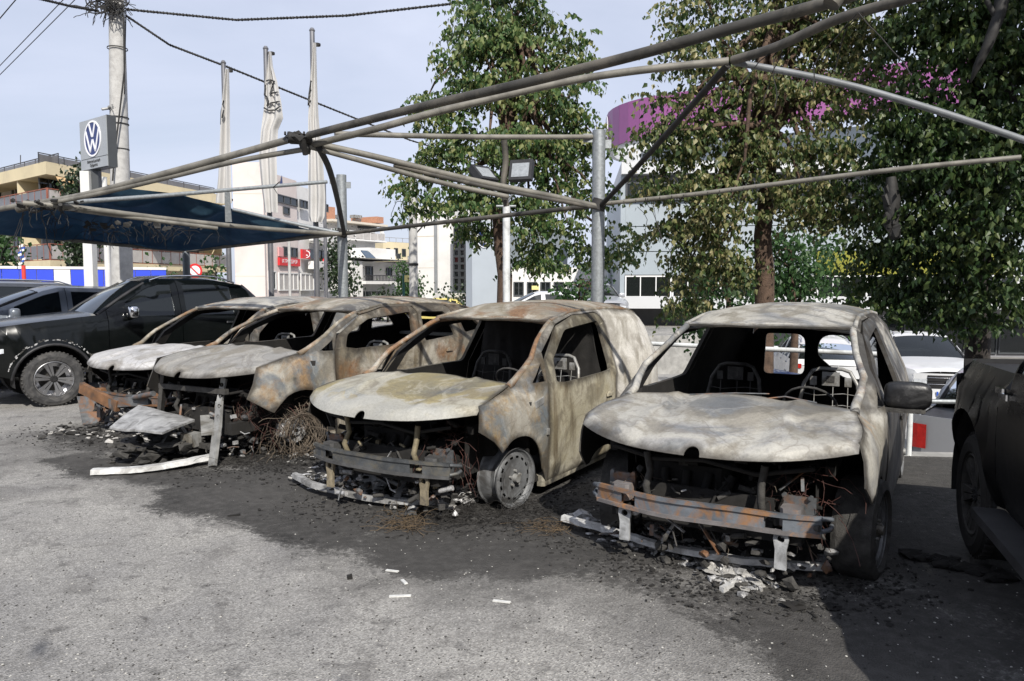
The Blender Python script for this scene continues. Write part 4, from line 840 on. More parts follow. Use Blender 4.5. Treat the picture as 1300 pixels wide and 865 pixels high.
thatch('tyre_wire', 'dark wire threads under the rusty wing of the burnt car', 350, 585, .9, .6, 200, wirebk, 4, .4)
# single pieces
def flatbit(px, py, L, wd, a, m_, label, name='white_fragment', cat='fragment', h=.007):
    c = gp(px, py); mb = MB(); d = Vector((cos(a), sin(a), 0))*L/2
    mb.beam(c-d+Vector((0, 0, h/2)), c+d+Vector((0, 0, h/2+.004)), wd, h); mb.beam(c+d*.2+Vector((0, 0, h)), c+d*.9+Vector((0, 0, h+.004)), wd*.4, h*.6)
    o = mb.build(name, [m_], None, loc=(c.x, c.y, 0)); tag(o, label, cat)
wfrag = M('white_plastic_fragment', (.55, .55, .53), .8, 0, .15, 30, .2)
flatbit(498, 726, .085, .018, -.4, wfrag, 'upper left white fragment of four strewn on the asphalt before the middle van')
flatbit(513, 740, .075, .02, -1.1, wfrag, 'white fragment lying steeply between two others on the asphalt before the middle van')
flatbit(508, 758, .12, .020, .0, wfrag, 'broad flat white fragment, lowest of those before the middle van')
flatbit(637, 765, .10, .018, -.35, wfrag, 'white fragment lying alone to the right on the open asphalt')
flatbit(925, 748, .14, .03, .7, fallen_m, 'small bright metal angle standing at the end of the ash spill of the nearest van', 'metal_angle', 'fragment', .03)
flatbit(845, 672, .22, .035, -.6, fallen_m, 'bright metal strip lying across the whitened bumper bar', 'metal_strip', 'fragment', .03)
flatbit(297, 655, .09, .02, .3, soot_m, 'small black scrap on the open asphalt before the burnt car', 'black_scrap', 'fragment', .008)
flatbit(444, 735, .03, .03, .3, soot_m, 'round black lump on the open asphalt before the middle van', 'black_lump', 'fragment', .02)
def lump(px, py, r, m_, label, name='charred_lump', sc=(1, .7, .35), sd_=1):
    c = gp(px, py); mb = MB(); mb.blob((c.x, c.y, r*.2), r, .6, 0, sd_, sc, 2); o = mb.build(name, [m_], None, loc=(c.x, c.y, 0)); tag(o, label, 'debris')
lump(1008, 772, .06, soot_m, 'black charred lump at the edge of the burn stain below the van corner')
lump(1056, 878-105, .04, soot_m, 'small charred lump right of the larger one at the stain edge', sd_=2)
lump(735, 662, .09, alu_m, 'grey melted lump at the left end of the whitened bumper bar', 'melted_lump', (1.2, .8, .6), 4)
lump(585, 632, .09, ash_m, 'white crumbly melted lump at the right end of the grey bumper bar', 'melted_lump', (1.2, .8, .7), 6)
lump(1068, 712, .09, alu_m, 'grey melted lump on the right end of the whitened bumper bar', 'melted_lump', (1.5, .6, .4), 8)
def crust(mb):
    r_ = random.Random(4); pts = [gp(x, y, .02) for x, y in [(1165, 706), (1195, 712), (1225, 722), (1250, 722), (1285, 736)]]
    for i in range(40):
        k = r_.uniform(0, 3.99); q = pts[int(k)].lerp(pts[int(k)+1], k-int(k)); mb.blob(q+Vector((r_.gauss(0, .03), r_.gauss(0, .03), 0)), r_.uniform(.03, .07), .5, 0, i, (1.2, .7, .4), 1)
debris('charred_strip', 'long curled black charred strip on the ground beside the black pickup', [soot_m], crust)
# ---------------------------------------------------------------- intact vehicles
def carpaint(name, col, rough=.25, metal=0.0, dust=.25, coat=.5, spec=.4):
    m, nt, b = base(name); v = coord(nt); n = nz(nt, v, 2.5, 8, .65, .5); c = mixc(nt, mth(nt, 'MULTIPLY', ramp(nt, [(.4, (0, 0, 0)), (.7, (1, 1, 1))], n), dust), col, (.20, .19, .18))
    nt.links.new(c, b.inputs['Base Color']); b.inputs['Metallic'].default_value = metal; nt.links.new(ramp(nt, [(.3, (rough,)*3), (.75, (min(1, rough+.25),)*3)], n), b.inputs['Roughness'])
    b.inputs['Coat Weight'].default_value = coat; b.inputs['Coat Roughness'].default_value = .05; b.inputs['Specular IOR Level'].default_value = spec; return m
def glassm(name, tint=(.25, .28, .28), fac=.75):
    m = bpy.data.materials.new(name); m.use_nodes = True; nt = m.node_tree; nt.nodes.clear(); o = nd(nt, 'ShaderNodeOutputMaterial')
    t = nd(nt, 'ShaderNodeBsdfTransparent'); t.inputs[0].default_value = (*tint, 1); g_ = nd(nt, 'ShaderNodeBsdfGlossy', Roughness=.04); g_.inputs['Color'].default_value = (.9, .95, 1, 1)
    d = nd(nt, 'ShaderNodeBsdfDiffuse'); d.inputs['Color'].default_value = (.012, .014, .014, 1); m1 = nd(nt, 'ShaderNodeMixShader'); m1.inputs[0].default_value = fac;  nt.links.new(t.outputs[0], m1.inputs[1]); nt.links.new(d.outputs[0], m1.inputs[2])
    fr = nd(nt, 'ShaderNodeFresnel', IOR=1.55); m2 = nd(nt, 'ShaderNodeMixShader'); nt.links.new(fr.outputs[0], m2.inputs[0]); nt.links.new(m1.outputs[0], m2.inputs[1]); nt.links.new(g_.outputs[0], m2.inputs[2]); nt.links.new(m2.outputs[0], o.inputs[0]); return m
glass_d = glassm('tinted_car_glass'); glass_w = glassm('building_glass', (.3, .35, .38), .85)
chrome = M('chrome', (.75, .75, .76), .12, 1.0, .05, 5, 0); tyre_m = M('tyre_rubber', (.035, .035, .036), .85, 0, .4, 12, .3, dirt=((.12, .115, .11), .5)); rim_s = M('silver_alloy', (.55, .55, .56), .3, .9, .1, 8, 0)
blk_tr = M('black_plastic', (.018, .018, .02), .55, 0, .4, 8, .2); dark_in = M('dark_interior', (.012, .012, .013), .9, 0, .3, 6, .1)
lampm = M('headlight_glass', (.62, .65, .68), .08, .2, .25, 14, 0, coat=1); tailm = M('red_tail_lens', (.42, .02, .015), .15, 0, .25, 14, 0, coat=1)
def cm(paint, **k):
    d = dict(paint=paint, dark=dark_in, glass=glass_d, chrome=chrome, trim=blk_tr, lamp=lampm, tail=tailm, mirror=paint, tyre=tyre_m, rimm=rim_s); d.update(k); return d
black_p = carpaint('black_car_paint', (.003, .004, .004), .06, 0, .006, 0, .38); white_p = carpaint('white_car_paint', (.58, .59, .60), .25, 0, .05); silver_p = carpaint('silver_car_paint', (.42, .43, .45), .3, .5, .15); grey_p = carpaint('dark_grey_car_paint', (.05, .055, .065), .2, .3, .1)
yellow_p = carpaint('taxi_yellow_paint', (.62, .52, .16), .3, 0, .1); sooty_p = carpaint('soot_dulled_black_paint', (.0025, .0025, .003), .20, 0, .03, 0, .22)
pick = dict(w=.94, sill=.42, top=[(.86, 1.06), (.80, 1.12), (.2, 1.20), (-.62, 1.28), (-1.30, 1.74), (-1.5, 1.80), (-2.4, 1.80), (-2.85, 1.72), (-3.0, 1.60), (-3.25, 1.26), (-4.25, 1.24)], belt=1.22, x=(-.60, -1.32, -2.86, -3.22), r=.39, ra=.475, wb=3.1, cy=.39,
            lines=[-.72, -1.78, -2.72], win=[(-.98, -1.68), (-1.86, -2.62)], grille=(.72, 1.02), tail_z=(.78, 1.12), bed=True, rails=True, board=True, spokes=6, rim=.255, nose=.22, tail=.05, tum=.42, flare=True)
suv = dict(pick, top=[(.86, 1.0), (.78, 1.08), (.2, 1.17), (-.62, 1.27), (-1.22, 1.70), (-1.45, 1.77), (-3.0, 1.74), (-3.35, 1.66), (-3.62, 1.2), (-3.7, 1.05)], bed=False, x=(-.60, -1.25, -3.30, -3.62), lines=[-.72, -1.78, -2.78], win=[(-.98, -1.68), (-1.86, -2.65), (-2.9, -3.3)], wb=2.85)
hatch = dict(w=.86, sill=.24, top=[(.80, .66), (.72, .76), (0, .92), (-.35, .98), (-1.15, 1.38), (-1.45, 1.45), (-2.3, 1.44), (-2.75, 1.36), (-3.15, 1.0), (-3.2, .85)], belt=.93, x=(-.33, -1.18, -2.78, -3.13), r=.31, ra=.36, wb=2.5, cy=.31, lines=[-.5, -1.5, -2.3], win=[(-.72, -1.42), (-1.58, -2.2), (-2.4, -2.7)], grille=(.45, .62), tail_z=(.80, .98), spokes=5, nose=.22, tail=.12)
kar = dict(suv, w=.92, sill=.26, r=.35, ra=.41, cy=.35, top=[(.86, .78), (.78, .92), (.2, 1.02), (-.55, 1.08), (-1.35, 1.56), (-1.6, 1.62), (-2.9, 1.58), (-3.35, 1.46), (-3.62, 1.08), (-3.72, .95)], belt=1.05, x=(-.55, -1.38, -3.3, -3.60), wb=2.8, win=[(-1.0, -1.68), (-1.86, -2.65), (-2.9, -3.3)], grille=(.55, .72), tail_z=(.88, 1.0), board=False, flare=False, rails=True)
A1, ysA, upA, fxA, _ = car('parked_pickup', 'black pickup with chrome mirror and scorched front wheel arch left of the burnt row', 'pickup', (-7.116, 11.075, -2.381), dict(pick, grille=(.66, .9)), cm(black_p, mirror=chrome))
# scorched, peeled strip along the wheel arch
pm = MB(); r_ = random.Random(2)
for i in range(60):
    a = lerp(pi*.99, .25, i/60)+r_.uniform(-.02, .02); X = cos(a)*.56; Z = .39+sin(a)*.56; y = ysA(X, Z)+.006; pm.box((X, y, Z+r_.uniform(-.02, .02)), (r_.uniform(.01, .045), .01, r_.uniform(.006, .018)), Matrix.Rotation(-a+pi/2, 3, 'Y'), r_.randrange(2))
pm.build('peeled_trim', [alu_m, soot2_m], A1)
car('parked_car', 'silver-grey car behind the black pickup, only its bonnet and windscreen showing', 'car', (-9.5, 12.1, -2.381), dict(kar, top=[(.86, .9), (.78, 1.02), (.2, 1.14), (-.55, 1.24), (-1.45, 1.62), (-1.7, 1.68), (-2.9, 1.64), (-3.35, 1.5), (-3.62, 1.1), (-3.72, .95)], belt=1.15, rails=False), cm(carpaint('blue_grey_car_paint', (.16, .18, .21), .25, .4, .1)))
car('parked_car', 'dark car at the left edge of the picture with black roof and chrome roof rail', 'car', (-11.6, 13.2, -2.30), dict(suv), cm(grey_p))
# burnt-side black pickup on the right
A2, ysR, upR, _, _ = car('parked_pickup', 'sooty black pickup at the right edge with side step, seen along its load bed', 'pickup', (2.93, 2.0, -1.92), dict(pick, w=.95, sill=.50, top=[(.86, 1.06), (.80, 1.12), (.4, 1.20), (.1, 1.28), (-.5, 1.74), (-.8, 1.80), (-1.2, 1.80), (-1.26, 1.62), (-1.62, 1.30), (-1.7, 1.24), (-2.86, 1.22)], x=(.1, -.5, -1.22, -1.66), belt=1.24, wb=2.33, lines=[-.55, -1.12, -1.72], win=[(-.65, -1.05), (-1.18, -1.5)], tum=.36, tail=.06, rails=False, handles=True, flare=False, ra=.53, r=.38, cy=.42), cm(sooty_p, rimm=soot2_m, tyre=soot_m, tail=dark_in))
hm = MB(); hm.box((-1.62, -ysR(-1.62, 1.16)-.02, 1.16), (.14, .02, .035), None, 0, .008); hm.build('handle', [chrome], A2)
# cars in the lower yard and on the street
WA, ysW, upW, fxW, _ = car('parked_pickup', 'white pickup facing us in the lower yard between the burnt van and the black pickup', 'pickup', (10.15, 17.6, -1.80), dict(pick), cm(white_p, mirror=blk_tr), z=-1.35)
pl = MB(); pl.box((fxW(0, .62)+.02, 0, .60), (.012, .53, .12), None, 0, 0); pl.box((fxW(0, .62)+.027, -.245, .60), (.003, .04, .11), None, 1); pl.build('number_plate', [M('plate_white', (.75, .75, .73), .4, 0, .04, 8, 0), M('plate_blue', (.02, .08, .42), .4, 0, .04, 8, 0)], WA)
def text(s_, size, mat_, parent, loc, rot, name='lettering', ext=.002, align='CENTER'):
    cu = bpy.data.curves.new(name, 'FONT'); cu.body = s_; cu.size = size; cu.extrude = ext; cu.align_x = align; cu.align_y = 'CENTER'
    o = bpy.data.objects.new(name, cu); COL.objects.link(o); dg = bpy.context.evaluated_depsgraph_get(); me = bpy.data.meshes.new_from_object(o.evaluated_get(dg)); bpy.data.objects.remove(o)
    me.name = name; me.materials.clear(); me.materials.append(mat_); o = bpy.data.objects.new(name, me); COL.objects.link(o); o.parent = parent; o.location = loc; o.rotation_euler = rot; return o
ink = M('black_lettering', (.02, .02, .02), .5, 0, .1, 8, 0)
text('XEO·4100', .105, ink, WA, (fxW(0, .62)+.030, .02, .60), (pi/2, 0, pi/2))
def vw(parent, R, ring, M4, t=.03, off=.0, name='emblem', mats=None, disc=True):
    """round badge: ring with a V above a W, in the local xz plane facing -y, placed by matrix M4"""
    mb = MB(); N = 48
    def add(vs, fs, m): mb.add([M4 @ Vector(v) for v in vs], fs, m)
    if disc: vs = [(R*.97*cos(2*pi*i/N), -.004, R*.97*sin(2*pi*i/N)) for i in range(N)]; add(vs, [tuple(range(N))], 1)
    def band(r0, r1, y0, y1):
        vs = []
        for i in range(N): c, s = cos(2*pi*i/N), sin(2*pi*i/N); vs += [(r0*c, y0, r0*s), (r1*c, y0, r1*s), (r1*c, y1, r1*s), (r0*c, y1, r0*s)]
        fs = []
        for i in range(N): q, w = i*4, ((i+1) % N)*4; fs += [(q+k, q+(k+1) % 4, w+(k+1) % 4, w+k) for k in range(4)]
        add(vs, fs, 0)
    band(R*.90, R, -t, .0)
    def st(p, q, w):
        p, q = Vector((p[0], 0, p[1])), Vector((q[0], 0, q[1])); d = (q-p).normalized(); a = Vector((-d.z, 0, d.x))*w/2; vs = []
        for y in (-t, -.0): vs += [(v.x*R, y, v.z*R) for v in (p-a, q-a, q+a, p+a)]
        add(vs, [(0, 1, 2, 3), (7, 6, 5, 4), (0, 4, 5, 1), (1, 5, 6, 2), (2, 6, 7, 3), (3, 7, 4, 0)], 0)
    w = .13
    st((-.36, .84), (-.05, .12), w); st((.36, .84), (.05, .12), w); st((-.06, .12), (.06, .12), w*.6)
    st((-.78, .46), (-.30, -.72), w); st((-.32, -.72), (-.02, -.06), w); st((.78, .46), (.30, -.72), w); st((.32, -.72), (.02, -.06), w)
    return mb.build(name, mats, parent)
em_w = M('emblem_white', (.8, .8, .82), .4, 0, .03, 8, 0); em_b = M('emblem_navy', (.02, .035, .14), .4, 0, .05, 8, 0)
vw(WA, .085, 0, Matrix.Translation((fxW(0, .87)+.03, 0, .87)) @ Matrix.Rotation(pi/2, 4, 'Z'), .012, mats=[chrome, blk_tr])
car('parked_car', 'white car with red tail light seen through the nearest burnt van', 'car', (9.15, 23.0, pi/2-.22), dict(kar), cm(white_p), z=-1.35)
car('parked_pickup', 'silver pickup in the lower yard showing one red tail light beside the white railing post', 'pickup', (9.25, 12.9, .82), dict(pick, rails=False), cm(silver_p), z=-1.35)
car('parked_car', 'blue car in the lower yard glimpsed through the quarter windows of the burnt vans', 'car', (4.1, 15.5, pi/2+.3), dict(hatch), cm(carpaint('blue_car_paint', (.03, .08, .28), .3, 0, .1)), z=-1.35)
car('parked_car', 'white hatchback with dark rear window on the street beside the tree trunk', 'car', (-.35, 29.4, pi+.10), dict(hatch), cm(white_p))
car('parked_car', 'pale grey car on the raised terrace next to the dealership window', 'car', (3.6, 29.4, -1.45), dict(suv), cm(silver_p))
car('taxi', 'yellow taxi on the street between the concrete post and the white house', 'taxi', (-6.0, 44.5, pi), dict(hatch), cm(yellow_p), z=gz(44.5))
car('parked_car', 'white car on the street behind the yellow street sign', 'car', (-8.6, 47.0, pi), dict(hatch), cm(white_p), z=gz(47))
# ---------------------------------------------------------------- canopy frame
galv = M('galvanised_steel', (.27, .29, .30), .5, .45, .25, 30, .15, dirt=((.22, .23, .23), .5)); pipe_d = M('sooty_pipe', (.055, .052, .046), .65, .2, .5, 3, .3, dirt=((.15, .135, .11), .7)); pipe_g = M('grey_painted_pipe', (.19, .18, .155), .6, .2, .3, 4, .2, dirt=((.09, .085, .075), .7)); pipe_b = M('black_burnt_pipe', (.025, .024, .023), .7, .2, .6, 6, .3)
CF = thing('canopy_frame', 'bare pipe frame of the burnt parking canopy on two galvanised posts over the wrecks', 'canopy frame', (1.04, 9.0, 0))
def pipe(pts, r, m_, name='pipe', n=10, sub=10, wob=.0):
    P_ = [at(*p) for p in pts]; Q = []
    for i in range(len(P_)-1):
        p0, p1, p2, p3 = P_[max(i-1, 0)], P_[i], P_[i+1], P_[min(i+2, len(P_)-1)]
        for k in range(sub):
            t = k/sub; Q.append(.5*((2*p1)+(p2-p0)*t+(2*p0-5*p1+4*p2-p3)*t*t+(3*p1-p0-3*p2+p3)*t**3)+mn.noise_vector(p1*2+Vector((t, 0, 0)))*wob)
    Q.append(P_[-1]); mb = MB(); mb.tube(Q, r, n); return mb.build(name, [m_], CF, world=True)
pipe([(1140, -28, 4.1), (1060, 1, 4.35), (930, 36, 4.75), (800, 72, 5.15), (660, 107, 5.75), (530, 137, 6.45), (392, 172, 7.4)], .036, pipe_d)
pipe([(400, 183, 7.5), (480, 163, 7.1), (560, 141, 6.9), (700, 108, 6.7), (800, 91, 6.5), (925, 78, 6.3)], .033, pipe_g)
pipe([(930, 77, 6.3), (985, 60, 6.0), (1060, 26, 5.6), (1140, 2, 5.2), (1200, -14, 5.0)], .037, pipe_d)
pipe([(932, 79, 6.3), (1060, 104, 6.25), (1180, 138, 6.15), (1300, 178, 6.05), (1400, 214, 6.0)], .028, M('blue_grey_pipe', (.15, .16, .17), .55, .1, .3, 5, .2))
pipe([(372, 176, 7.5), (300, 196, 7.9), (200, 223, 8.5), (100, 249, 9.1), (20, 262, 9.6), (-60, 276, 10.1)], .036, pipe_g)
pipe([(385, 190, 7.55), (300, 205, 7.9), (220, 224, 8.4), (130, 245, 8.9), (45, 262, 9.4)], .027, pipe_g)
pipe([(425, 170, 7.6), (600, 174, 8.3), (752, 174, 9.0)], .029, pipe_g)
pipe([(395, 181, 7.5), (480, 200, 7.8), (600, 229, 8.3), (700, 249, 8.7), (757, 262, 8.93)], .033, pipe_g)
pipe([(500, 210, 7.9), (620, 238, 8.35), (757, 264, 8.9)], .024, pipe_d)
pipe([(392, 186, 7.5), (450, 202, 7.7), (560, 232, 8.1), (645, 250, 8.4)], .028, pipe_g)
pipe([(405, 188, 7.5), (418, 215, 8.3), (428, 252, 9.8), (437, 297, 11.85)], .034, pipe_b)
pipe([(924, 82, 6.3), (860, 155, 7.2), (800, 222, 8.2), (764, 260, 8.9)], .030, pipe_b)
pipe([(765, 259, 8.9), (880, 247, 8.5), (1000, 232, 8.0), (1150, 214, 7.4), (1296, 200, 7.0)], .026, pipe_g)
pipe([(757, 261, 8.93), (640, 274, 9.8), (540, 285, 10.7), (437, 297, 11.85)], .030, pipe_d)
pipe([(437, 298, 11.85), (330, 290, 11.0), (220, 279, 10.2), (100, 264, 9.4), (30, 258, 9.2)], .034, pipe_g)
pipe([(276, 290, 10.5), (180, 278, 9.9), (60, 262, 9.3)], .027, pipe_g)
pipe([(75, 258, 9.3), (200, 249, 10.2), (330, 238, 11.2), (415, 231, 11.85)], .030, galv)
pipe([(430, 296, 11.85), (360, 281, 11.9), (296, 266, 12.0)], .028, galv)
pipe([(437, 296, 11.9), (350, 306, 13.2), (236, 319, 15.0)], .036, pipe_g)
pipe([(236, 319, 15.0), (120, 308, 13.2), (0, 296, 11.9), (-80, 289, 11.2)], .033, pipe_g)
pipe([(640, 178, 8.45), (642, 205, 8.5), (639, 235, 8.5), (643, 262, 8.5)], .035, pipe_d)
for (x, y, h, r) in ((1.04, 9.0, 3.56, .078), (-2.72, 11.95, 3.47, .078), (4.95, 6.85, 3.3, .078)):
    mb = MB(); mb.tube([(x, y, -.1), (x, y, h)], r, 20); mb.box((x-r-.05, y, h-.09), (.12, .015, .10), None); mb.box((x+r+.03, y, h-.16), (.08, .012, .10), None); mb.box((x, y, .01), (.3, .3, .02)); p_ = mb.build('post', [galv], CF, world=True)
    cb = MB(); q = {1.04: (1.04, 9.0, HC+(363-262)*9/F)}.get(x, (x, y, HC+(363-297)*11.95/F)); cb.tube([(q[0]-.02, q[1]-.02, q[2]-.06), (q[0]+.02, q[1]-.02, q[2]+.06)], r+.012, 16, 0); cb.build('collar', [pipe_b], CF, world=True)
mb = MB(); c = at(378, 176, 7.45); mb.blob(c, .075, .5, 0, 2, (1.6, 1, .8), 2); mb.tube([at(365, 174, 7.4), at(395, 178, 7.5)], .055, 10); mb.blob(at(388, 184, 7.5), .06, .5, 0, 5, (1, 1, 1.3), 2); mb.tube([at(384, 176, 7.4), at(388, 196, 7.5)], .03, 8)
for k in range(6): mb.tube([at(362+k*6, 171, 7.4), at(362+k*6, 168, 7.42)], .012, 6)
mb.build('clamp', [pipe_b], CF, world=True)
mb = MB(); r_ = random.Random(3); c = at(60, 262, 9.3); clutter(mb, c, (.9, .3, .12), 26, (.02, .09), r_, 1); wires(mb, c, (.6, .2, .1), 16, .25, .005, r_); mb.build('burnt_binding', [pipe_b], CF, world=True)
for (x0, y0, x1, y1, Y) in ((22, 266, 36, 262, 9.5), (1055, 6, 1062, -4, 4.3)):
    mb = MB(); mb.tube([at(x0, y0, Y), at(x1, y1, Y)], .05, 10); mb.build('collar', [pipe_d], CF, world=True)
# wire ties left on the pipes
mb = MB()
for k in range(34):
    t = k/34; x = lerp(775, 1290, t); y = pw([(-765, 259), (-880, 247), (-1000, 232), (-1150, 214), (-1296, 200)], -x); Y = pw([(-765, 8.9), (-880, 8.5), (-1000, 8.0), (-1150, 7.4), (-1296, 7.0)], -x); c = at(x, y, Y)
    mb.tube([c+Vector((.02*k % .03, 0, -.03)), c+Vector((.012, -.032, 0)), c+Vector((.02, 0, .032))], .006, 4)
wires(mb, at(820, 262, 8.5), (.4, .1, .1), 3, .9, .004, r_)
for p, L in (((30, 268, 9.6), .75), ((512, 258, 9.8), .3), ((990, 60, 6), .5), ((1090, 15, 5.4), .6)): q = at(*p); wires(mb, q, (.05, .05, .05), 3, L, .005, r_, 0, .9)
mb.tube([at(55, 262, 9.4), at(52, 275, 9.5), at(58, 290, 9.5), at(60, 310, 9.5), at(66, 325, 9.5)], .006, 4); mb.tube([at(355, 231, 9.5), at(347, 238, 9.6), at(352, 246, 9.6)], .006, 4)
tag(mb.build('wire_tie', [pipe_b], CF, world=True), kind='stuff')
mb = MB(); mb.add([at(285, 244, 10.2), at(291, 244, 10.2), at(294, 282, 10.3), at(286, 282, 10.3)]+[p+Vector((0, .02, 0)) for p in (at(285, 244, 10.2), at(291, 244, 10.2), at(294, 282, 10.3), at(286, 282, 10.3))], [(0, 1, 2, 3), (7, 6, 5, 4), (0, 4, 5, 1), (1, 5, 6, 2), (2, 6, 7, 3), (3, 7, 4, 0)]); mb.build('hanger_plate', [galv], CF, world=True)
# ---------------------------------------------------------------- blue shade cloth
m, nt, b = base('blue_shade_net'); v = coord(nt); n = nz(nt, v, 2.5, 7, .6, .8)
nt.links.new(ramp(nt, [(.3, (.012, .038, .062)), (.55, (.030, .078, .118)), (.75, (.06, .135, .19))], n), b.inputs['Base Color']); b.inputs['Roughness'].default_value = .8
tr = nd(nt, 'ShaderNodeBsdfTranslucent'); tr.inputs[0].default_value = (.02, .065, .125, 1); ms = nd(nt, 'ShaderNodeMixShader'); ms.inputs[0].default_value = .4; tp = nd(nt, 'ShaderNodeBsdfTransparent'); tp.inputs[0].default_value = (.5, .65, .9, 1); ms2 = nd(nt, 'ShaderNodeMixShader'); ms2.inputs[0].default_value = .10
out_ = [x for x in nt.nodes if x.type == 'OUTPUT_MATERIAL'][0]; nt.links.new(b.outputs[0], ms.inputs[1]); nt.links.new(tr.outputs[0], ms.inputs[2]); nt.links.new(ms.outputs[0], ms2.inputs[1]); nt.links.new(tp.outputs[0], ms2.inputs[2]); nt.links.new(ms2.outputs[0], out_.inputs[0]); bump(nt, b, n, .4, .03); cloth_m = m
def cloth(name, grid, sub, amp, mat_, parent=None, seed=0, th=.006):
    """grid rows of (px, py, Y); interpolated, wrinkled and given thickness"""
    rows = [[at(*p) for p in r] for r in grid]; R_, C_ = len(rows), len(rows[0]); V = []; nr, nc = (R_-1)*sub+1, (C_-1)*sub+1
    for i in range(nr):
        a = min(i//sub, R_-2); t = i/sub-a
        for j in range(nc):
            c_ = min(j//sub, C_-2); u = j/sub-c_; p = rows[a][c_].lerp(rows[a][c_+1], u).lerp(rows[a+1][c_].lerp(rows[a+1][c_+1], u), t)
            edge = sin(pi*i/(nr-1))**.5; p = p+Vector((0, .4, 1))*(mn.noise(Vector((p.x*1.1+p.y*.8, p.z*4, seed)))*amp+mn.noise(Vector((p.x*3, p.z*9, seed+4)))*amp*.35)*edge; V.append(p)
    f = [(i*nc+j, i*nc+j+1, (i+1)*nc+j+1, (i+1)*nc+j) for i in range(nr-1) for j in range(nc-1)]
    mb = MB(); mb.add(V, f, 0, True); mb.add([p+Vector((0, th, 0)) for p in V], [q[::-1] for q in f], 0, True); return mb
SC = thing('shade_canopy', 'slack dark blue shade net over the cars on the left with burnt torn edge', 'canopy', (-6.6, 15.0, 0))
cloth('cloth', [[(-90, 268, 10.2), (0, 262, 10.4), (70, 262, 10.8), (150, 238, 11.6), (215, 245, 12.0), (268, 257, 12.2), (330, 276, 12.2), (418, 298, 12.0)],
                [(-90, 276, 10.6), (0, 274, 10.8), (70, 270, 11.6), (150, 262, 12.0), (215, 262, 12.3), (268, 270, 12.4), (330, 284, 12.3), (418, 298, 12.1)],
                [(-90, 284, 11.0), (0, 286, 11.4), (70, 288, 12.3), (150, 289, 13.2), (215, 292, 13.8), (268, 290, 13.4), (330, 292, 13.0), (418, 299, 12.2)],
                [(-90, 290, 11.2), (0, 298, 11.9), (70, 305, 12.6), (150, 313, 13.7), (234, 319, 14.9), (285, 313, 14.2), (350, 305, 13.2), (428, 298, 12.1)]], 9, .24, cloth_m).build('shade_cloth', [cloth_m], SC, world=True)
mb = MB(); q = at(236, 318, 15.0); mb.tube([(q.x, q.y, 0), (q.x, q.y, q.z)], .07, 14); mb.build('post', [M('grey_blue_post', (.16, .18, .20), .6, .2, .2, 4, .1)], SC, world=True)
mb = MB(); r_ = random.Random(12)
for (x, y, Y) in ((120, 290, 11.9), (150, 292, 12.1), (215, 288, 12.3), (180, 285, 12.1), (90, 282, 11.6), (245, 292, 12.4)): wires(mb, at(x, y, Y), (.9, .2, .15), 14, .3, .004, r_, 0, .2)
for i in range(30): q = at(r_.uniform(100, 270), r_.uniform(282, 292), 11.9); mb.blob(q, r_.uniform(.01, .05), .7, 0, i, (1.4, .3, 1), 1)
tag(mb.build('burnt_net_shreds', [pipe_b], SC, world=True), kind='stuff')
# ---------------------------------------------------------------- railings behind the wrecks
whp = M('white_painted_rail', (.62, .64, .64), .5, .1, .12, 8, .1, dirt=((.3, .3, .29), .6))
RL = thing('railing', 'white tubular railing along the edge of the lot behind the burnt vans', 'railing', (3.85, 7.3, 0))
def lr(t): a = (3.80, 7.38); b_ = (-2.6, 11.62); return lerp(a[0], b_[0], t), lerp(a[1], b_[1], t)
for z in (1.02, .52):
    mb = MB(); mb.tube([(*lr(0), z), (*lr(1), z)], .026, 10); mb.build('rail', [whp], RL, world=True)
for k in range(6): mb = MB(); p = lr(k/5); mb.tube([(p[0], p[1], -.3), (p[0], p[1], 1.03)], .028, 10); mb.build('rail_post', [whp], RL, world=True)
RL2 = thing('railing', 'grey lower railing running right from the white end post to the black pickup', 'railing', (3.9, 7.4, 0))
for z in (.55,): mb = MB(); mb.tube([(3.84, 7.4, z), (9, 7.0, z)], .024, 8); mb.build('rail', [galv], RL2, world=True)
for k in range(4): mb = MB(); mb.tube([(4.02+k*1.6, 7.39-.11*k, -.3), (4.02+k*1.6, 7.39-.11*k, .56)], .026, 10); mb.build('rail_post', [whp], RL2, world=True)
# ---------------------------------------------------------------- poles, wires, sign, flags, floodlights
conc = M('pole_concrete', (.42, .415, .40), .85, 0, .12, 9, .3, .004, dirt=((.28, .27, .26), .5))
UP = thing('utility_pole', 'tall tapered concrete utility pole with tangled cables beside the sign panel', 'utility pole', (at(152, 363, 17).x, 17, 0))
mb = MB(); bx = at(153, 363, 17).x; tx = at(147, -40, 17); mb.tube([(bx, 17, -.2), (lerp(bx, tx.x, .5), 17, 4), (tx.x, 17, tx.z)], [.26, .205, .15], 24); mb.build('pole', [conc], UP, world=True)
r_ = random.Random(6); mb = MB()
for y in (62, 150, 158, 190, 0): q = at(148+(y/230)*4, y, 17); mb.lathe([(.205, -.012), (.212, -.012), (.212, .012), (.205, .012)], q, (0, 0, 1), 20)
mb.tube([at(157, 20, 16.75), at(158, 90, 16.75), at(151, 150, 16.72), at(145, 200, 16.7), at(143, 230, 16.7)], .018, 5); mb.tube([at(160, 10, 16.9), at(159, 60, 16.9), at(158, 120, 16.9)], .012, 5)
mb.build('cable_band', [pipe_b], UP, world=True)
mb = MB(); wires(mb, at(137, 3, 16.8), (.7, .3, .3), 60, .5, .009, r_, 0, .1)
for k in range(14): a = r_.uniform(0, 6); c = at(r_.uniform(122, 150), r_.uniform(-2, 12), 16.7); mb.tube([c+Vector((cos(t*.6)*.22, 0, sin(t*.6)*.12))*(1+.02*t) for t in range(11)], .014, 5)
mb.build('cable_tangle', [pipe_b], UP, world=True)
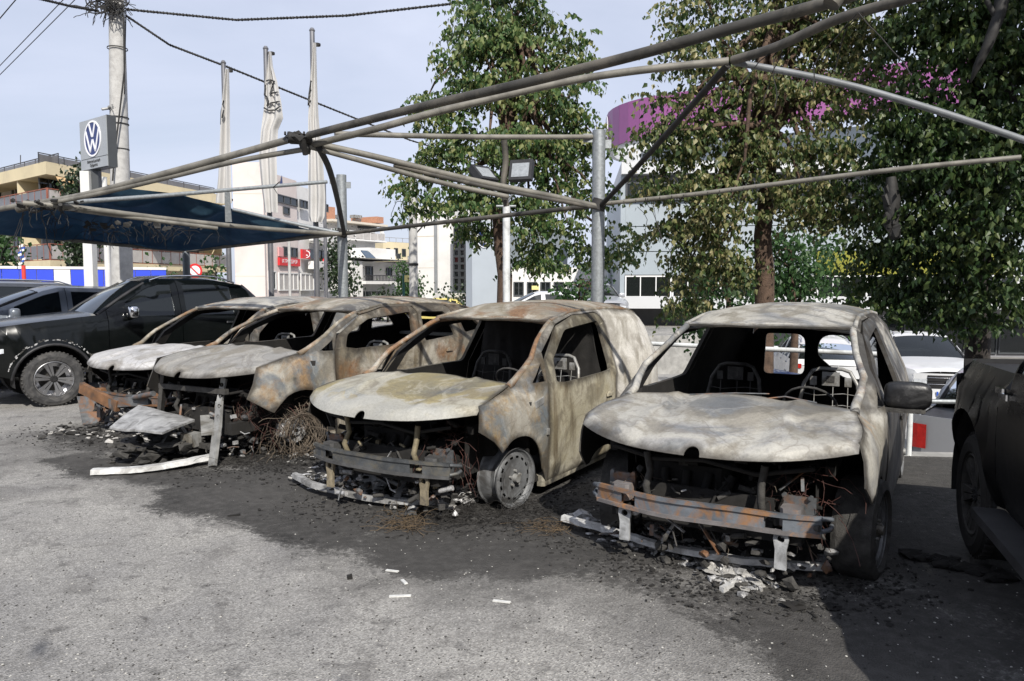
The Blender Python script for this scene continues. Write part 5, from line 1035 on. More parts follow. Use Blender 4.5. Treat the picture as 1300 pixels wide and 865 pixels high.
mb = MB(); c = at(138, 138, 16.8); mb.tube([at(150, 136, 17), at(129, 139, 16.8)], .03, 8); clutter(mb, at(139, 136, 16.8), (.25, .1, .12), 9, (.03, .08), r_, 1); mb.build('bracket', [steel_l], UP, world=True)
def cable(label, pts, r, sag=0.0, name='overhead_cable', n=6):
    P_ = [at(*p) for p in pts]; Q = []
    for i in range(len(P_)-1):
        for k in range(14): t = k/14; q = P_[i].lerp(P_[i+1], t); q.z -= sag*4*t*(1-t); Q.append(q)
    Q.append(P_[-1]); mb = MB(); mb.tube(Q, r, n)
    if r > .015:
        for ph in (0, pi): mb.tube([q+Vector((0, cos(i*1.9+ph)*r, sin(i*1.9+ph)*r)) for i, q in enumerate([Q[0].lerp(Q[-1], 0)]*0+[Q[j].lerp(Q[j+1], k/4) for j in range(len(Q)-1) for k in range(4)])], r*.7, 4)
    o = mb.build(name, [pipe_b], None, loc=P_[0]); tag(o, label, 'cable')
cable('thick twisted cable sagging from the utility pole to the tree top', [(160, 12, 17), (300, 25.5, 17), (440, 20, 16.8), (600, 2, 16.5), (720, -25, 16)], .022)
cable('cable slanting down from the utility pole across the three flag poles', [(160, 20, 17), (215, 57, 17.6), (291, 86, 18.5), (400, 130, 21), (520, 178, 24), (640, 215, 27)], .022)
cable('twisted cable reaching the utility pole from the upper left edge', [(40, -4, 15), (90, 8, 16), (125, 14, 16.8)], .022)
cable('upper of two thin parallel wires in the upper left sky', [(-40, 125, 20), (85, -5, 17), (120, -45, 16)], .010); cable('lower of two thin parallel wires in the upper left sky', [(-40, 135, 20), (95, 0, 17), (130, -40, 16)], .010); cable('short thin wire crossing the top left corner of the sky', [(-20, 47, 20), (25, -6, 19)], .014)
# sign pylon
SG = thing('sign_pylon', 'grey sign panel with round blue and white logo on a post beside the utility pole', 'sign', (at(109, 363, 14).x, 14, 0))
sgp = M('sign_grey_panel', (.34, .36, .38), .5, .1, .05, 3, .05); sgd = M('sign_dark_edge', (.06, .065, .07), .5, .1, .1, 4, 0); wpost = M('white_painted_post', (.62, .62, .60), .6, 0, .12, 4, .1)
BLc = at(104, 217.5, 14.35); BRc = at(137, 210.5, 13.72); h_ = at(101.5, 156, 14.35).z-BLc.z; d = (BRc-BLc); d.z = 0; wS = d.length; ex = d.normalized(); ny = Vector((-ex.y, ex.x, 0))        # ny points away
cS = (BLc+BRc)/2; SM = Matrix.Translation((cS.x-SG.location.x, cS.y-SG.location.y, cS.z+h_/2)) @ Matrix((( ex.x, ny.x, 0, 0), (ex.y, ny.y, 0, 0), (0, 0, 1, 0), (0, 0, 0, 1)))
def lbox(mb, c, d, m=0): mb2 = MB(); mb2.box(c, d); mb.add([SM @ Vector(v) for v in mb2.v], mb2.f, m)
mb = MB(); lbox(mb, (0, 0, h_*.11), (wS, .02, h_*.78)); mb.build('upper_panel', [sgp], SG)
mb = MB(); lbox(mb, (0, 0, -h_*.395), (wS, .02, h_*.205)); mb.build('lower_panel', [sgp], SG)
mb = MB(); lbox(mb, (0, .09, 0), (wS+.03, .16, h_+.02)); lbox(mb, (-wS/2-.03, .06, -.1), (.03, .06, h_*.9)); mb.build('sign_box', [sgd], SG)
vw(SG, wS*.315, 0, SM @ Matrix.Translation((0, -.012, h_*.10)), .012, mats=[em_w, em_b])
for s_, dz, sz in (('Επαγγελματικά', -.355, .072), ('Οχήματα', -.435, .072)):
    o = text(s_, sz, ink, SG, (0, 0, 0), (0, 0, 0)); o.matrix_local = SM @ Matrix.Translation((0, -.013, h_*dz)) @ Matrix.Rotation(pi/2, 4, 'X')
mb = MB(); q = at(110, 218, 14.15); mb.box((q.x, 14.15, q.z/2), (.17, .17, q.z)); mb.build('post', [wpost], SG, world=True)
mb = MB(); mb.box((q.x+.14, 14.2, q.z-.3), (.16, .12, .7)); mb.build('bracket', [sgd], SG, world=True)
# flags
flagm, nt, b = base('white_flag_cloth'); nt.links.new(ramp(nt, [(.3, (.58, .57, .55)), (.7, (.72, .71, .70))], nz(nt, coord(nt), 2, 5)), b.inputs['Base Color']); b.inputs['Roughness'].default_value = .9
tr = nd(nt, 'ShaderNodeBsdfTranslucent'); tr.inputs[0].default_value = (.6, .58, .56, 1); ms = nd(nt, 'ShaderNodeMixShader'); ms.inputs[0].default_value = .3; out_ = [x for x in nt.nodes if x.type == 'OUTPUT_MATERIAL'][0]; nt.links.new(b.outputs[0], ms.inputs[1]); nt.links.new(tr.outputs[0], ms.inputs[2]); nt.links.new(ms.outputs[0], out_.inputs[0])
polem = M('flag_pole_metal', (.20, .20, .21), .4, .6, .2, 5, .05)
def flag(label, px, top, rows, Y, strokes, fr=5.0):
    x0 = at(px, 363, Y).x; T = thing('flag_pole', label, 'flag', (x0, Y, 0), group='three white flags hanging from poles')
    mb = MB(); tz = at(px, top, Y).z; mb.tube([(x0, Y, 0), (x0, Y, tz)], [.055, .045], 14); mb.lathe([(.05, 0), (.055, .02), (.03, .06), (.001, .07)], (x0, Y, tz), (0, 0, 1), 12); mb.build('pole', [polem], T, world=True)
    mb = MB(); N = 18; L = len(rows); V = []; K = 40
    def row(t):
        k = t*(L-1); i = min(int(k), L-2); u = k-i; return [lerp(a, b_, u) for a, b_ in zip(rows[i], rows[i+1])]
    for i in range(K+1):
        y, xl, xr = row(i/K)
        for j in range(N+1):
            u = j/N; p = at(lerp(xl, xr, u), y, Y-.16); wd = (xr-xl)/F*Y; p.y += .16*wd*sin(u*fr+i*.07+px)*(.6+.4*sin(i*.15))+.05*sin(u*13+i*.05); V.append(p)
    f = [(i*(N+1)+j, i*(N+1)+j+1, (i+1)*(N+1)+j+1, (i+1)*(N+1)+j) for i in range(K) for j in range(N)]
    mb.add(V, f, 0, True); mb.add([p+Vector((0, .01, 0)) for p in V], [q[::-1] for q in f], 0, True); fo = mb.build('flag_cloth', [flagm], T, world=True)
    sb = MB()
    for st in strokes:
        Q = []
        for k in range(len(st)-1):
            for t in range(5): Q.append((lerp(st[k][0], st[k+1][0], t/5), lerp(st[k][1], st[k+1][1], t/5)))
        Q.append(st[-1]); pts = []
        for (x, y) in Q:
            t = 0
            for i in range(K+1):
                if rows and row(i/K)[0] <= y: t = i
            yy, xl, xr = row(t/K); u = cl((x-xl)/(xr-xl)); jj = u*N; j = min(int(jj), N-1); p = V[t*(N+1)+j].lerp(V[t*(N+1)+j+1], jj-j); q = at(x, y, p.y); qq = at(x, y, p.y-.045); pts.append(Vector((qq.x, p.y-.045, qq.z)))
        for k in range(len(pts)-1):
            d = (pts[k+1]-pts[k]); 
            if d.length > 1e-4:
                a = Vector((-d.z, 0, d.x)).normalized()*.014; p, q = pts[k]-d*.12, pts[k+1]+d*.12; h2 = Vector((0, -.006, 0))
                sb.add([p-a, q-a, q+a, p+a, p-a+h2, q-a+h2, q+a+h2, p+a+h2], [(0, 1, 2, 3), (7, 6, 5, 4), (0, 4, 5, 1), (1, 5, 6, 2), (2, 6, 7, 3), (3, 7, 4, 0)])
    if strokes: sb.build('emblem', [ink], fo, world=False)
    if strokes:
        o = fo.children[0]
        for v in o.data.vertices: v.co -= Vector((x0, Y, 0))
    cb = MB()
    for y in (rows[0][0]+2, rows[-1][0]-4): q = at(px, y, Y); cb.lathe([(.05, -.02), (.065, -.02), (.065, .02), (.05, .02)], q, (0, 0, 1), 10)
    cb.build('flag_clip', [pipe_b], T, world=True)
flag('leftmost of three white flags, narrow and partly hidden behind the canopy pipes', 291.5, 81, [(88, 286, 290), (120, 282, 290), (150, 279.5, 290), (185, 278, 291), (225, 276, 292), (258, 273, 294)], 15.2, [[(284, 128), (281, 142), (280.5, 158)], [(284, 140), (282, 150)]])
flag('middle white flag with black logo lines hanging wide from its pole', 344.5, 63, [(66, 341.5, 344), (85, 339, 346), (105, 336, 352), (130, 335, 357), (150, 332, 359), (165, 330, 352), (200, 327, 350), (240, 331, 351), (270, 335, 352)], 14.6,
     [[(338, 103), (343, 101.5), (349, 104)], [(348, 104), (343, 119), (353, 117)], [(336, 121), (338.5, 123), (341, 129), (339, 135), (344, 131), (355, 129)], [(335, 137), (341, 140.5), (349, 140), (356, 135)], [(337, 108), (335.8, 121)]])
flag('rightmost and tallest of the three white flags, hanging straight beside the dark leaning brace', 402.5, 40, [(55, 397, 401), (100, 393, 402), (150, 390, 404), (200, 390, 409), (250, 390, 412), (275, 391, 411), (282, 394, 408)], 14.0, [[(395, 103), (392.5, 120), (391.5, 134)], [(393.5, 118), (395, 114)], [(391.5, 131), (395, 128)]], 4.0)
# floodlights on their white pole
FLP = thing('floodlight_pole', 'slender white pole carrying two floodlights before the first tree', 'floodlight pole', (at(642, 363, 11.5).x, 11.5, 0))
mb = MB(); x0 = at(643, 363, 11.5).x; tz = at(643, 262, 11.5).z; mb.tube([(x0, 11.5, -1.35), (x0, 11.5, tz)], .058, 14); mb.build('pole', [whp], FLP, world=True)
mb = MB(); mb.tube([at(643, 258, 11.5), at(622, 236, 11.4)], .018, 6); mb.tube([at(643, 258, 11.5), at(661, 232, 11.4)], .018, 6); mb.tube([at(630, 262, 11.5), at(655, 262, 11.5)], .02, 6); mb.build('bracket', [galv], FLP, world=True)
for (px, py, rz, rx) in ((662, 217, -.35, .5), (614, 222, .8, 1.0)):
    c = at(px, py, 11.3)-FLP.location; Rm = Matrix.Rotation(rz, 3, 'Z') @ Matrix.Rotation(-rx+.2, 3, 'X'); mb = MB(); mb.box(c, (.36, .10, .32), Rm)
    for k in range(5): mb.box(c+Rm @ Vector((-.14+.07*k, .07, 0)), (.012, .06, .28), Rm)
    o = mb.build('floodlight', [blk_tr], FLP); mb = MB(); mb.box(c+Rm @ Vector((0, -.054, -.01)), (.27, .006, .22), Rm); mb.build('lamp_glass', [M('lamp_glass', (.35, .37, .38), .2, .3, .2, 20, 0)], o)
# street pieces
def post(label, px, y0, Y, r, m_, name='street_pole', z0=0.0, extra=None):
    x = at(px, 363, Y).x; mb = MB(); mb.tube([(x, Y, z0), (x, Y, at(px, y0, Y).z)], r, 12); T = thing(name, label, 'pole', (x, Y, z0)); mb.build('pole', [m_], T, world=True); return T
post('plain concrete pole left of the first tree with a dark band', 525, 215, 19, .11, conc, z0=0); T = [o for o in COL.objects if o.get('label', '').startswith('plain concrete pole')][0]
mb = MB(); mb.lathe([(.112, -.03), (.125, -.03), (.125, .03), (.112, .03)], at(525, 336, 19), (0, 0, 1), 14); mb.tube([at(525, 300, 19), at(560, 262, 19.2)], .02, 5); mb.build('band', [pipe_b], T, world=True)
post('thin grey street pole beside the tallest flag', 414, 230, 22, .05, polem); post('thin grey pole below the blue net before the yellow apartments', 137.5, 225, 19, .07, wpost); post('thin pole before the red clinic signs', 368, 305, 21, .04, conc)
T = thing('street_sign', 'small yellow street sign with a cross on a green post', 'street sign', (at(513, 363, 21).x, 21, 0)); mb = MB(); x = at(512.5, 363, 21).x; mb.tube([(x, 21, 0), (x, 21, at(512, 348, 21).z)], .035, 8); mb.build('post', [M('green_post', (.02, .10, .08), .5, 0, .1, 4, 0)], T, world=True)
mb = MB(); c = at(518.5, 354, 20.9); mb.box(c, (.22, .02, .19)); pb_ = mb.build('sign_plate', [M('sign_yellow', (.72, .62, .25), .5, 0, .05, 4, 0)], T, world=True); mb = MB(); mb.box(c+Vector((0, -.014, 0)), (.015, .006, .08)); mb.box(c+Vector((0, -.015, .01)), (.05, .006, .015)); mb.build('cross_mark', [ink], T, world=True)
T = thing('traffic_sign', 'round red-rimmed traffic sign beside the grey canopy post', 'traffic sign', (at(249, 363, 24).x, 24, 0)); c = at(248, 344, 24); mb = MB(); mb.tube([(c.x, 24.03, 0), (c.x, 24.03, c.z)], .03, 8); mb.build('post', [galv], T, world=True)
mb = MB(); mb.lathe([(.001, 0), (.19, 0)], c+Vector((0, -.02, 0)), (0, -1, 0), 24); mb.build('sign_disc', [em_w], T, world=True); mb = MB(); mb.lathe([(.17, 0), (.17, .01), (.235, .01), (.235, 0)], c+Vector((0, -.02, 0)), (0, -1, 0), 28); mb.tube([c+Vector((-.12, -.04, .12)), c+Vector((.12, -.04, -.12))], .02, 6); mb.build('sign_rim', [M('sign_red', (.55, .02, .02), .5, 0, .05, 4, 0)], T, world=True)
# Greek flag
T = thing('striped_flag', 'small blue and white striped flag hanging at the left below the blue net', 'flag', (at(32, 363, 20).x, 20, 0)); x = at(31, 363, 20).x; mb = MB(); mb.tube([(x, 20, 0), (x, 20, at(31, 337, 20).z)], .05, 8); mb.build('pole', [M('red_pole', (.6, .05, .04), .5, 0, .1, 4, 0)], T, world=True)
mb = MB()
for k in range(9):
    za, zb = at(0, lerp(312, 337, k/9), 20).z, at(0, lerp(312, 337, (k+1)/9), 20).z; o_ = .05*sin(k*1.3)
    mb.add([(x-.06+o_, 19.95, za), (x+.07+o_, 19.9, za+.03), (x+.07+o_, 19.9, zb+.03), (x-.06+o_, 19.95, zb), (x-.06+o_, 19.97, za), (x+.07+o_, 19.92, za+.03), (x+.07+o_, 19.92, zb+.03), (x-.06+o_, 19.97, zb)], [(0, 1, 2, 3), (7, 6, 5, 4)], k % 2)
mb.build('flag_cloth', [em_w, M('flag_blue', (.03, .09, .38), .8, 0, .1, 4, 0)], T, world=True)
# ---------------------------------------------------------------- trees
def leafm(name, cols, tr=.35, seed=0):
    m, nt, b = base(name); g_ = nt.nodes.new('ShaderNodeNewGeometry'); n = nz(nt, coord(nt, (1, 1, 1), (seed, 0, 0)), .9, 4)
    r_ = mth(nt, 'ADD', mth(nt, 'MULTIPLY', g_.outputs['Random Per Island'], .55), mth(nt, 'MULTIPLY', n, .5)); st = [(.15+.7*i/(len(cols)-1), c) for i, c in enumerate(cols)]
    c = ramp(nt, st, r_); nt.links.new(c, b.inputs['Base Color']); b.inputs['Roughness'].default_value = .45; b.inputs['Specular IOR Level'].default_value = .5
    t = nd(nt, 'ShaderNodeBsdfTranslucent'); nt.links.new(c, t.inputs[0]); ms = nd(nt, 'ShaderNodeMixShader'); ms.inputs[0].default_value = tr; o = [x for x in nt.nodes if x.type == 'OUTPUT_MATERIAL'][0]
    nt.links.new(b.outputs[0], ms.inputs[1]); nt.links.new(t.outputs[0], ms.inputs[2]); nt.links.new(ms.outputs[0], o.inputs[0]); return m
L1 = leafm('broad_leaves_green', [(.014, .042, .012), (.034, .080, .022), (.08, .14, .04), (.16, .20, .065), (.28, .28, .11)], seed=1)
L2 = leafm('broad_leaves_scorched', [(.014, .034, .010), (.036, .068, .018), (.09, .125, .036), (.20, .20, .08), (.36, .31, .15)], seed=5)
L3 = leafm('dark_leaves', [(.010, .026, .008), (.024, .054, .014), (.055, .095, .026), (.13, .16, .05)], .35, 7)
L4 = leafm('fresh_green_leaves', [(.015, .045, .012), (.035, .085, .022), (.07, .14, .04)], .4, 9)
L5 = leafm('conifer_needles', [(.008, .018, .007), (.018, .036, .012), (.035, .06, .02)], .15, 3)
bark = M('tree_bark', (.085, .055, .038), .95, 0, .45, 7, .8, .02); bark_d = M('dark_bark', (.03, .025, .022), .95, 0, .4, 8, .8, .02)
def ell(px, py, rx, ry, Y, dz=1.0): c = at(px, py, Y); return (c, rx*Y/F, (rx*Y/F)*dz, ry*Y/F)
def crown(blobs, dens, lsz, sd_, droop=.6, cl_r=.26, per=42, strands=False):
    r_ = random.Random(sd_); mb = MB(); tips = []; tot = 0
    V, Fc = mb.v, mb.f
    for (c, rx, ry, rz) in blobs:
        n = max(2, int(dens*rx*rz*3.2)); rx *= 1.04
        for i in range(n):
            while True:
                d = Vector((r_.gauss(0, 1), r_.gauss(0, 1), r_.gauss(0, 1)))
                if d.length > .01: break
            d.normalize(); k = r_.random()**.42; p = c+Vector((d.x*rx, d.y*ry, d.z*rz))*k; tips.append(p)
            if strands:      # twigs hanging from the branch end, leaves along each
                for s_ in range(r_.randint(9, 16)):
                    w = r_.uniform(0, 2*pi); hd = Vector((cos(w), sin(w), r_.uniform(-.2, .7))).normalized(); a = p+hd*r_.uniform(.0, .26); vel = hd*.055
                    for j in range(r_.randint(3, 7)):
                        vel = vel+Vector((0, 0, -.009)); vel *= .97; a = a+vel; l = lsz*r_.uniform(.55, 1.2); ax = Vector((r_.gauss(0, .55), r_.gauss(0, .55), -1)).normalized(); w2 = r_.uniform(0, 2*pi); sdv = Vector((cos(w2), sin(w2), 0)); sdv = (sdv-ax*sdv.dot(ax)).normalized(); nn = ax.cross(sdv); off = Vector((cos(w2+1.5), sin(w2+1.5), 0))*.03; b_ = len(V); c_ = a+off
                        V += [tuple(c_), tuple(c_+ax*l*.30+sdv*l*.36+nn*l*.10), tuple(c_+ax*l*1.05+nn*l*r_.uniform(-.15, .15)), tuple(c_+ax*l*.30-sdv*l*.36+nn*l*.10)]
                        Fc.append([b_, b_+1, b_+2]); Fc.append([b_, b_+2, b_+3]); mb.m += [0, 0]; mb.sm += [False, False]
                continue
            q = int(per*r_.uniform(.5, 1.4)); cr_ = cl_r*r_.uniform(.6, 1.3)
            for j in range(q):
                o = Vector((r_.gauss(0, cr_), r_.gauss(0, cr_), r_.gauss(0, cr_*1.1)-droop*cr_*r_.random())); l = lsz*r_.uniform(.6, 1.3)
                ax = Vector((r_.gauss(0, .5), r_.gauss(0, .5), -1 if r_.random() < droop else r_.gauss(0, .8))).normalized(); sdv = Vector((r_.gauss(0, 1), r_.gauss(0, 1), r_.gauss(0, .35))); sdv = (sdv-ax*sdv.dot(ax)); sdv = sdv.normalized() if sdv.length > .01 else ax.orthogonal().normalized(); nn = ax.cross(sdv)
                a = p+o; b_ = len(V)
                V += [tuple(a), tuple(a+ax*l*.45+sdv*l*.40+nn*l*.12), tuple(a+ax*l*1.05), tuple(a+ax*l*.45-sdv*l*.40+nn*l*.12)]
                Fc.append([b_, b_+1, b_+2]); Fc.append([b_, b_+2, b_+3])
                mb.m += [0, 0]; mb.sm += [False, False]
    return mb, tips
def tree(name, label, cat, base_, trunk, blobs, dens, lsz, leaf, bk, sd_, r0=.17, nb=26, group=None, **k):
    T = thing(name, label, cat, base_, 0, group); mb, tips = crown(blobs, dens, lsz, sd_, **k); tag(mb.build('crown', [leaf], T, world=True), kind='stuff')
    tm = MB(); P_ = [Vector(p) for p in trunk]; n = len(P_); tm.tube(P_, [r0*(1.25 if i == 0 else 1-.55*i/(n-1)) for i in range(n)], 12); r_ = random.Random(sd_+1)
    for i in range(nb):
        tp = r_.choice(tips); s = P_[r_.randrange(max(1, n-3), n)]; mid = s.lerp(tp, .5)+Vector((r_.gauss(0, .15), r_.gauss(0, .15), r_.uniform(.0, .3))); L = (tp-s).length; tm.tube([s, s.lerp(mid, .5)+Vector((0, 0, .05)), mid, mid.lerp(tp, .6)+Vector((r_.gauss(0, .08), 0, r_.gauss(0, .08))), tp], [r0*.38, r0*.3, r0*.2, r0*.12, .008], 6)
    tm.build('trunk', [bk], T, world=True); return T
g1 = at(640, 363, 14); B = [ell(*b) for b in [(650, -15, 36, 26, 14.2), (640, 18, 40, 30, 14), (612, 55, 42, 32, 13.8), (668, 62, 34, 34, 14.3), (728, 60, 24, 22, 14.5), (718, 95, 30, 22, 14.2), (588, 72, 34, 24, 13.9), (604, 22, 34, 24, 14.1), (686, 24, 24, 22, 14.2), (742, 84, 18, 16, 14.4), (546, 150, 26, 22, 14), (745, 185, 24, 34, 14.2), (748, 240, 22, 30, 14.2), (524, 222, 20, 16, 14.3), (590, 112, 42, 30, 13.6), (655, 120, 62, 40, 13.8), (718, 145, 32, 40, 14), (572, 165, 36, 32, 13.7), (640, 190, 74, 44, 13.4), (712, 210, 38, 48, 14), (560, 205, 32, 26, 14.2), (535, 238, 26, 22, 14.3), (600, 255, 66, 34, 13.6), (695, 272, 50, 44, 13.8), (545, 268, 30, 16, 14.4), (610, 295, 40, 18, 14.4), (690, 330, 46, 26, 14.2), (740, 318, 22, 30, 14.6), (790, 305, 22, 18, 14.8), (775, 335, 18, 14, 14.8)]]
tree('broadleaf_tree', 'tall green tree behind the middle van with forked brown trunk beside the floodlight pole', 'tree', (g1.x, 14, -1.35), [(g1.x, 14, -1.4), (g1.x-.02, 14, .3), at(641, 350, 14), at(636, 315, 14), at(632, 270, 14), at(645, 200, 14), at(652, 110, 14.1), at(650, 30, 14.2)], B, 16, .11, L1, bark, 3, .17, 40, per=9, strands=True)
g2 = at(972, 363, 11.2); B = [ell(*b) for b in [(930, -25, 70, 30, 11.3), (1030, -20, 80, 36, 11), (885, 25, 34, 28, 11), (945, 40, 52, 34, 11.3), (1030, 45, 60, 42, 11.2), (1100, 40, 50, 46, 11), (868, 72, 26, 20, 10.8), (915, 100, 44, 28, 11), (1005, 110, 66, 36, 11), (1085, 120, 56, 40, 10.8), (845, 128, 22, 16, 10.8), (822, 165, 24, 16, 10.9), (850, 178, 32, 24, 10.8), (868, 150, 28, 22, 10.9), (905, 150, 34, 24, 10.9), (870, 205, 34, 26, 10.9), (945, 190, 56, 34, 10.9), (1030, 195, 62, 36, 10.7), (855, 240, 36, 26, 11), (915, 250, 56, 36, 10.8), (1000, 255, 60, 30, 11), (862, 285, 32, 30, 11.1), (905, 305, 42, 34, 11), (880, 345, 34, 34, 11.4), (868, 385, 26, 22, 11.6), (1060, 260, 46, 36, 11), (935, 345, 20, 24, 11.2)]]
tree('broadleaf_tree', 'spreading tree with yellowing scorched leaves above the roof of the nearest burnt van', 'tree', (g2.x, 11.2, -1.35), [(g2.x, 11.2, -1.4), (g2.x, 11.2, 0), at(971, 350, 11.2), at(968, 300, 11.2), at(974, 240, 11.2), at(980, 170, 11.1), at(985, 100, 11.1), at(985, 20, 11.1)], B, 28, .088, L2, bark, 5, .165, 46, per=9, strands=True)
g3 = at(1245, 363, 10.5); B = [ell(*b) for b in [(1170, -20, 60, 40, 10), (1270, -10, 80, 50, 9.5), (1180, 45, 50, 46, 10), (1260, 60, 60, 50, 9.5), (1330, 80, 50, 60, 9.2), (1160, 130, 52, 44, 10), (1240, 150, 66, 50, 9.4), (1320, 190, 50, 60, 9), (1140, 200, 50, 44, 10.2), (1210, 230, 66, 50, 9.6), (1290, 270, 50, 50, 9.2), (1130, 280, 46, 44, 10.4), (1200, 310, 64, 46, 9.8), (1280, 340, 46, 40, 9.4), (1120, 340, 30, 34, 10.6), (1180, 372, 52, 30, 10.2), (1255, 380, 46, 26, 9.8), (1290, 402, 22, 18, 9.6), (1225, 404, 30, 16, 10), (1140, 388, 34, 18, 10.4), (1100, 372, 26, 22, 10.8), (1170, 404, 30, 12, 10.3)]]
Bs = [(Vector((7.2, 8.2, 6.8)), 1.8, 2.0, 1.6), (Vector((8.4, 6.4, 7.4)), 1.9, 2.0, 1.7), (Vector((9.0, 9.2, 6.6)), 2.2, 2, 2.0), (Vector((7.6, 7.6, 4.9)), 1.3, 1.5, 1.2), (Vector((6.6, 9.6, 8.6)), 1.9, 1.9, 1.5)]
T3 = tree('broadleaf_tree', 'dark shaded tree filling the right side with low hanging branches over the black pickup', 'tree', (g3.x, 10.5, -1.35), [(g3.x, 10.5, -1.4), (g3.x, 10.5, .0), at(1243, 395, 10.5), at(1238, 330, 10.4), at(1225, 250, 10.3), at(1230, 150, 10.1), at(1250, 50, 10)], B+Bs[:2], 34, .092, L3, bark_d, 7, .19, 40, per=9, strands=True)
mb = MB(); mb.tube([at(1276, -20, 8.8), at(1268, 20, 8.8), at(1255, 55, 8.8), at(1240, 85, 8.9), at(1232, 105, 9)], [.085, .07, .06, .045, .01], 8); mb.tube([at(1252, 0, 8.8), at(1268, 30, 8.8)], .03, 6); mb.build('dead_branch', [pipe_b], T3, world=True); mb = MB(); mb.tube([at(1131, 225, 9.6), at(1133, 255, 9.6), at(1128, 290, 9.6)], [.06, .10, .03], 8)
for i in range(14): mb.blob(at(1131+random.uniform(-5, 5), random.uniform(235, 300), 9.6), .07, .5, 0, i, (1, 1, 1.6), 1)
mb.build('dead_branch', [pipe_b], T3, world=True)
tree('broadleaf_tree', 'light green small tree in the yard between the thick trunk and the yellow-striped facade', 'tree', (at(1010, 363, 19).x, 19, -1.35), [(at(1010, 363, 19).x, 19, -1.4), at(1010, 400, 19), at(1005, 360, 19), at(1005, 320, 19)], [ell(*b) for b in [(1000, 318, 40, 26, 19), (1020, 350, 40, 26, 19), (985, 372, 30, 20, 19), (1045, 320, 26, 20, 19.5)]], 14, .13, L4, bark, 9, .1, 14)
tree('broadleaf_tree', 'light green small tree in the yard left of the thick trunk', 'tree', (at(925, 363, 18).x, 18, -1.35), [(at(925, 363, 18).x, 18, -1.4), at(925, 400, 18), at(925, 360, 18), at(925, 335, 18)], [ell(*b) for b in [(915, 345, 34, 24, 18), (940, 375, 40, 22, 18), (895, 385, 28, 18, 18), (880, 408, 22, 16, 18)]], 14, .12, L4, bark, 10, .08, 12)
tree('shrub', 'bright green bush at the foot of the galvanised post behind the middle van', 'shrub', (at(735, 363, 20).x, 20, -1.35), [(at(735, 363, 20).x, 20, -1.4), at(735, 385, 20), at(735, 365, 20)], [ell(*b) for b in [(735, 372, 20, 16, 20), (750, 358, 16, 16, 20), (722, 380, 12, 10, 20)]], 16, .12, L4, bark, 11, .06, 8)
for i, (px, tp, Y, w_, lab) in enumerate([(100, 212, 33, 13, 'dark conifer behind the sign post, tallest of the street conifers')]):
    tree('conifer_tree', lab, 'tree', (at(px, 363, Y).x, Y, 0), [(at(px, 363, Y).x, Y, 0), at(px, 330, Y), at(px, 260, Y), at(px, tp+8, Y)], [ell(*b) for b in [(px, tp+8, 8, 10, Y), (px-4, tp+26, w_, 12, Y), (px+6, tp+46, w_, 12, Y), (px-2, tp+70, w_*1.2, 14, Y), (px+4, tp+95, w_*1.3, 14, Y), (px, tp+120, w_*1.2, 14, Y)]], 14, .18, L5, bark_d, 20+i, .12, 12, droop=.2)
def bush(label, blobs, Y, leaf, sd_, z0=0, lsz=.2, name='shrub', cat='shrub'):
    px = blobs[0][0]; x = at(px, 363, Y).x; tree(name, label, cat, (x, Y, z0), [(x, Y, z0), at(px, blobs[0][1]+blobs[0][3]*.6, Y), at(px, blobs[0][1], Y)], [ell(b[0], b[1], b[2], b[3], Y) for b in blobs], 9, lsz, leaf, bark_d, sd_, .06, 5, droop=.2, cl_r=.35)
bush('green street tree at the left edge below the blue net', [(4, 325, 16, 18), (-10, 310, 20, 18)], 30, L4, 31, name='broadleaf_tree', cat='tree')
bush('green bush in front of the yellow apartments right of the concrete pole', [(206, 350, 9, 5), (196, 353, 6, 4)], 33, L4, 32)
bush('green bush beside the round traffic sign', [(274, 349, 9, 6)], 33, L4, 33)
bush('narrow dark climbing tree between the clinic building and the galvanised post', [(431, 330, 7, 40), (440, 365, 8, 22), (428, 355, 7, 20)], 40, L5, 34, gz(40), name='conifer_tree', cat='tree')
bush('leafy green street tree in front of the white house', [(514, 358, 12, 16), (508, 340, 8, 8), (524, 372, 14, 10)], 46, L4, 35, gz(46), name='broadleaf_tree', cat='tree')
bush('low dark hedge in front of the white house balcony', [(492, 380, 14, 6), (478, 382, 10, 5)], 44, L5, 36, gz(44)); bush('low hedge before the glass tower', [(592, 381, 14, 6), (570, 382, 12, 5)], 44, L5, 37, gz(44)); bush('small hedge right of the street pole', [(548, 379, 12, 6)], 52, L4, 38, gz(50))
bush('clipped green hedge seen through the rear windows of the nearest burnt van', [(1080, 438, 20, 9), (1000, 437, 30, 9)], 26, L4, 39, -1.35)
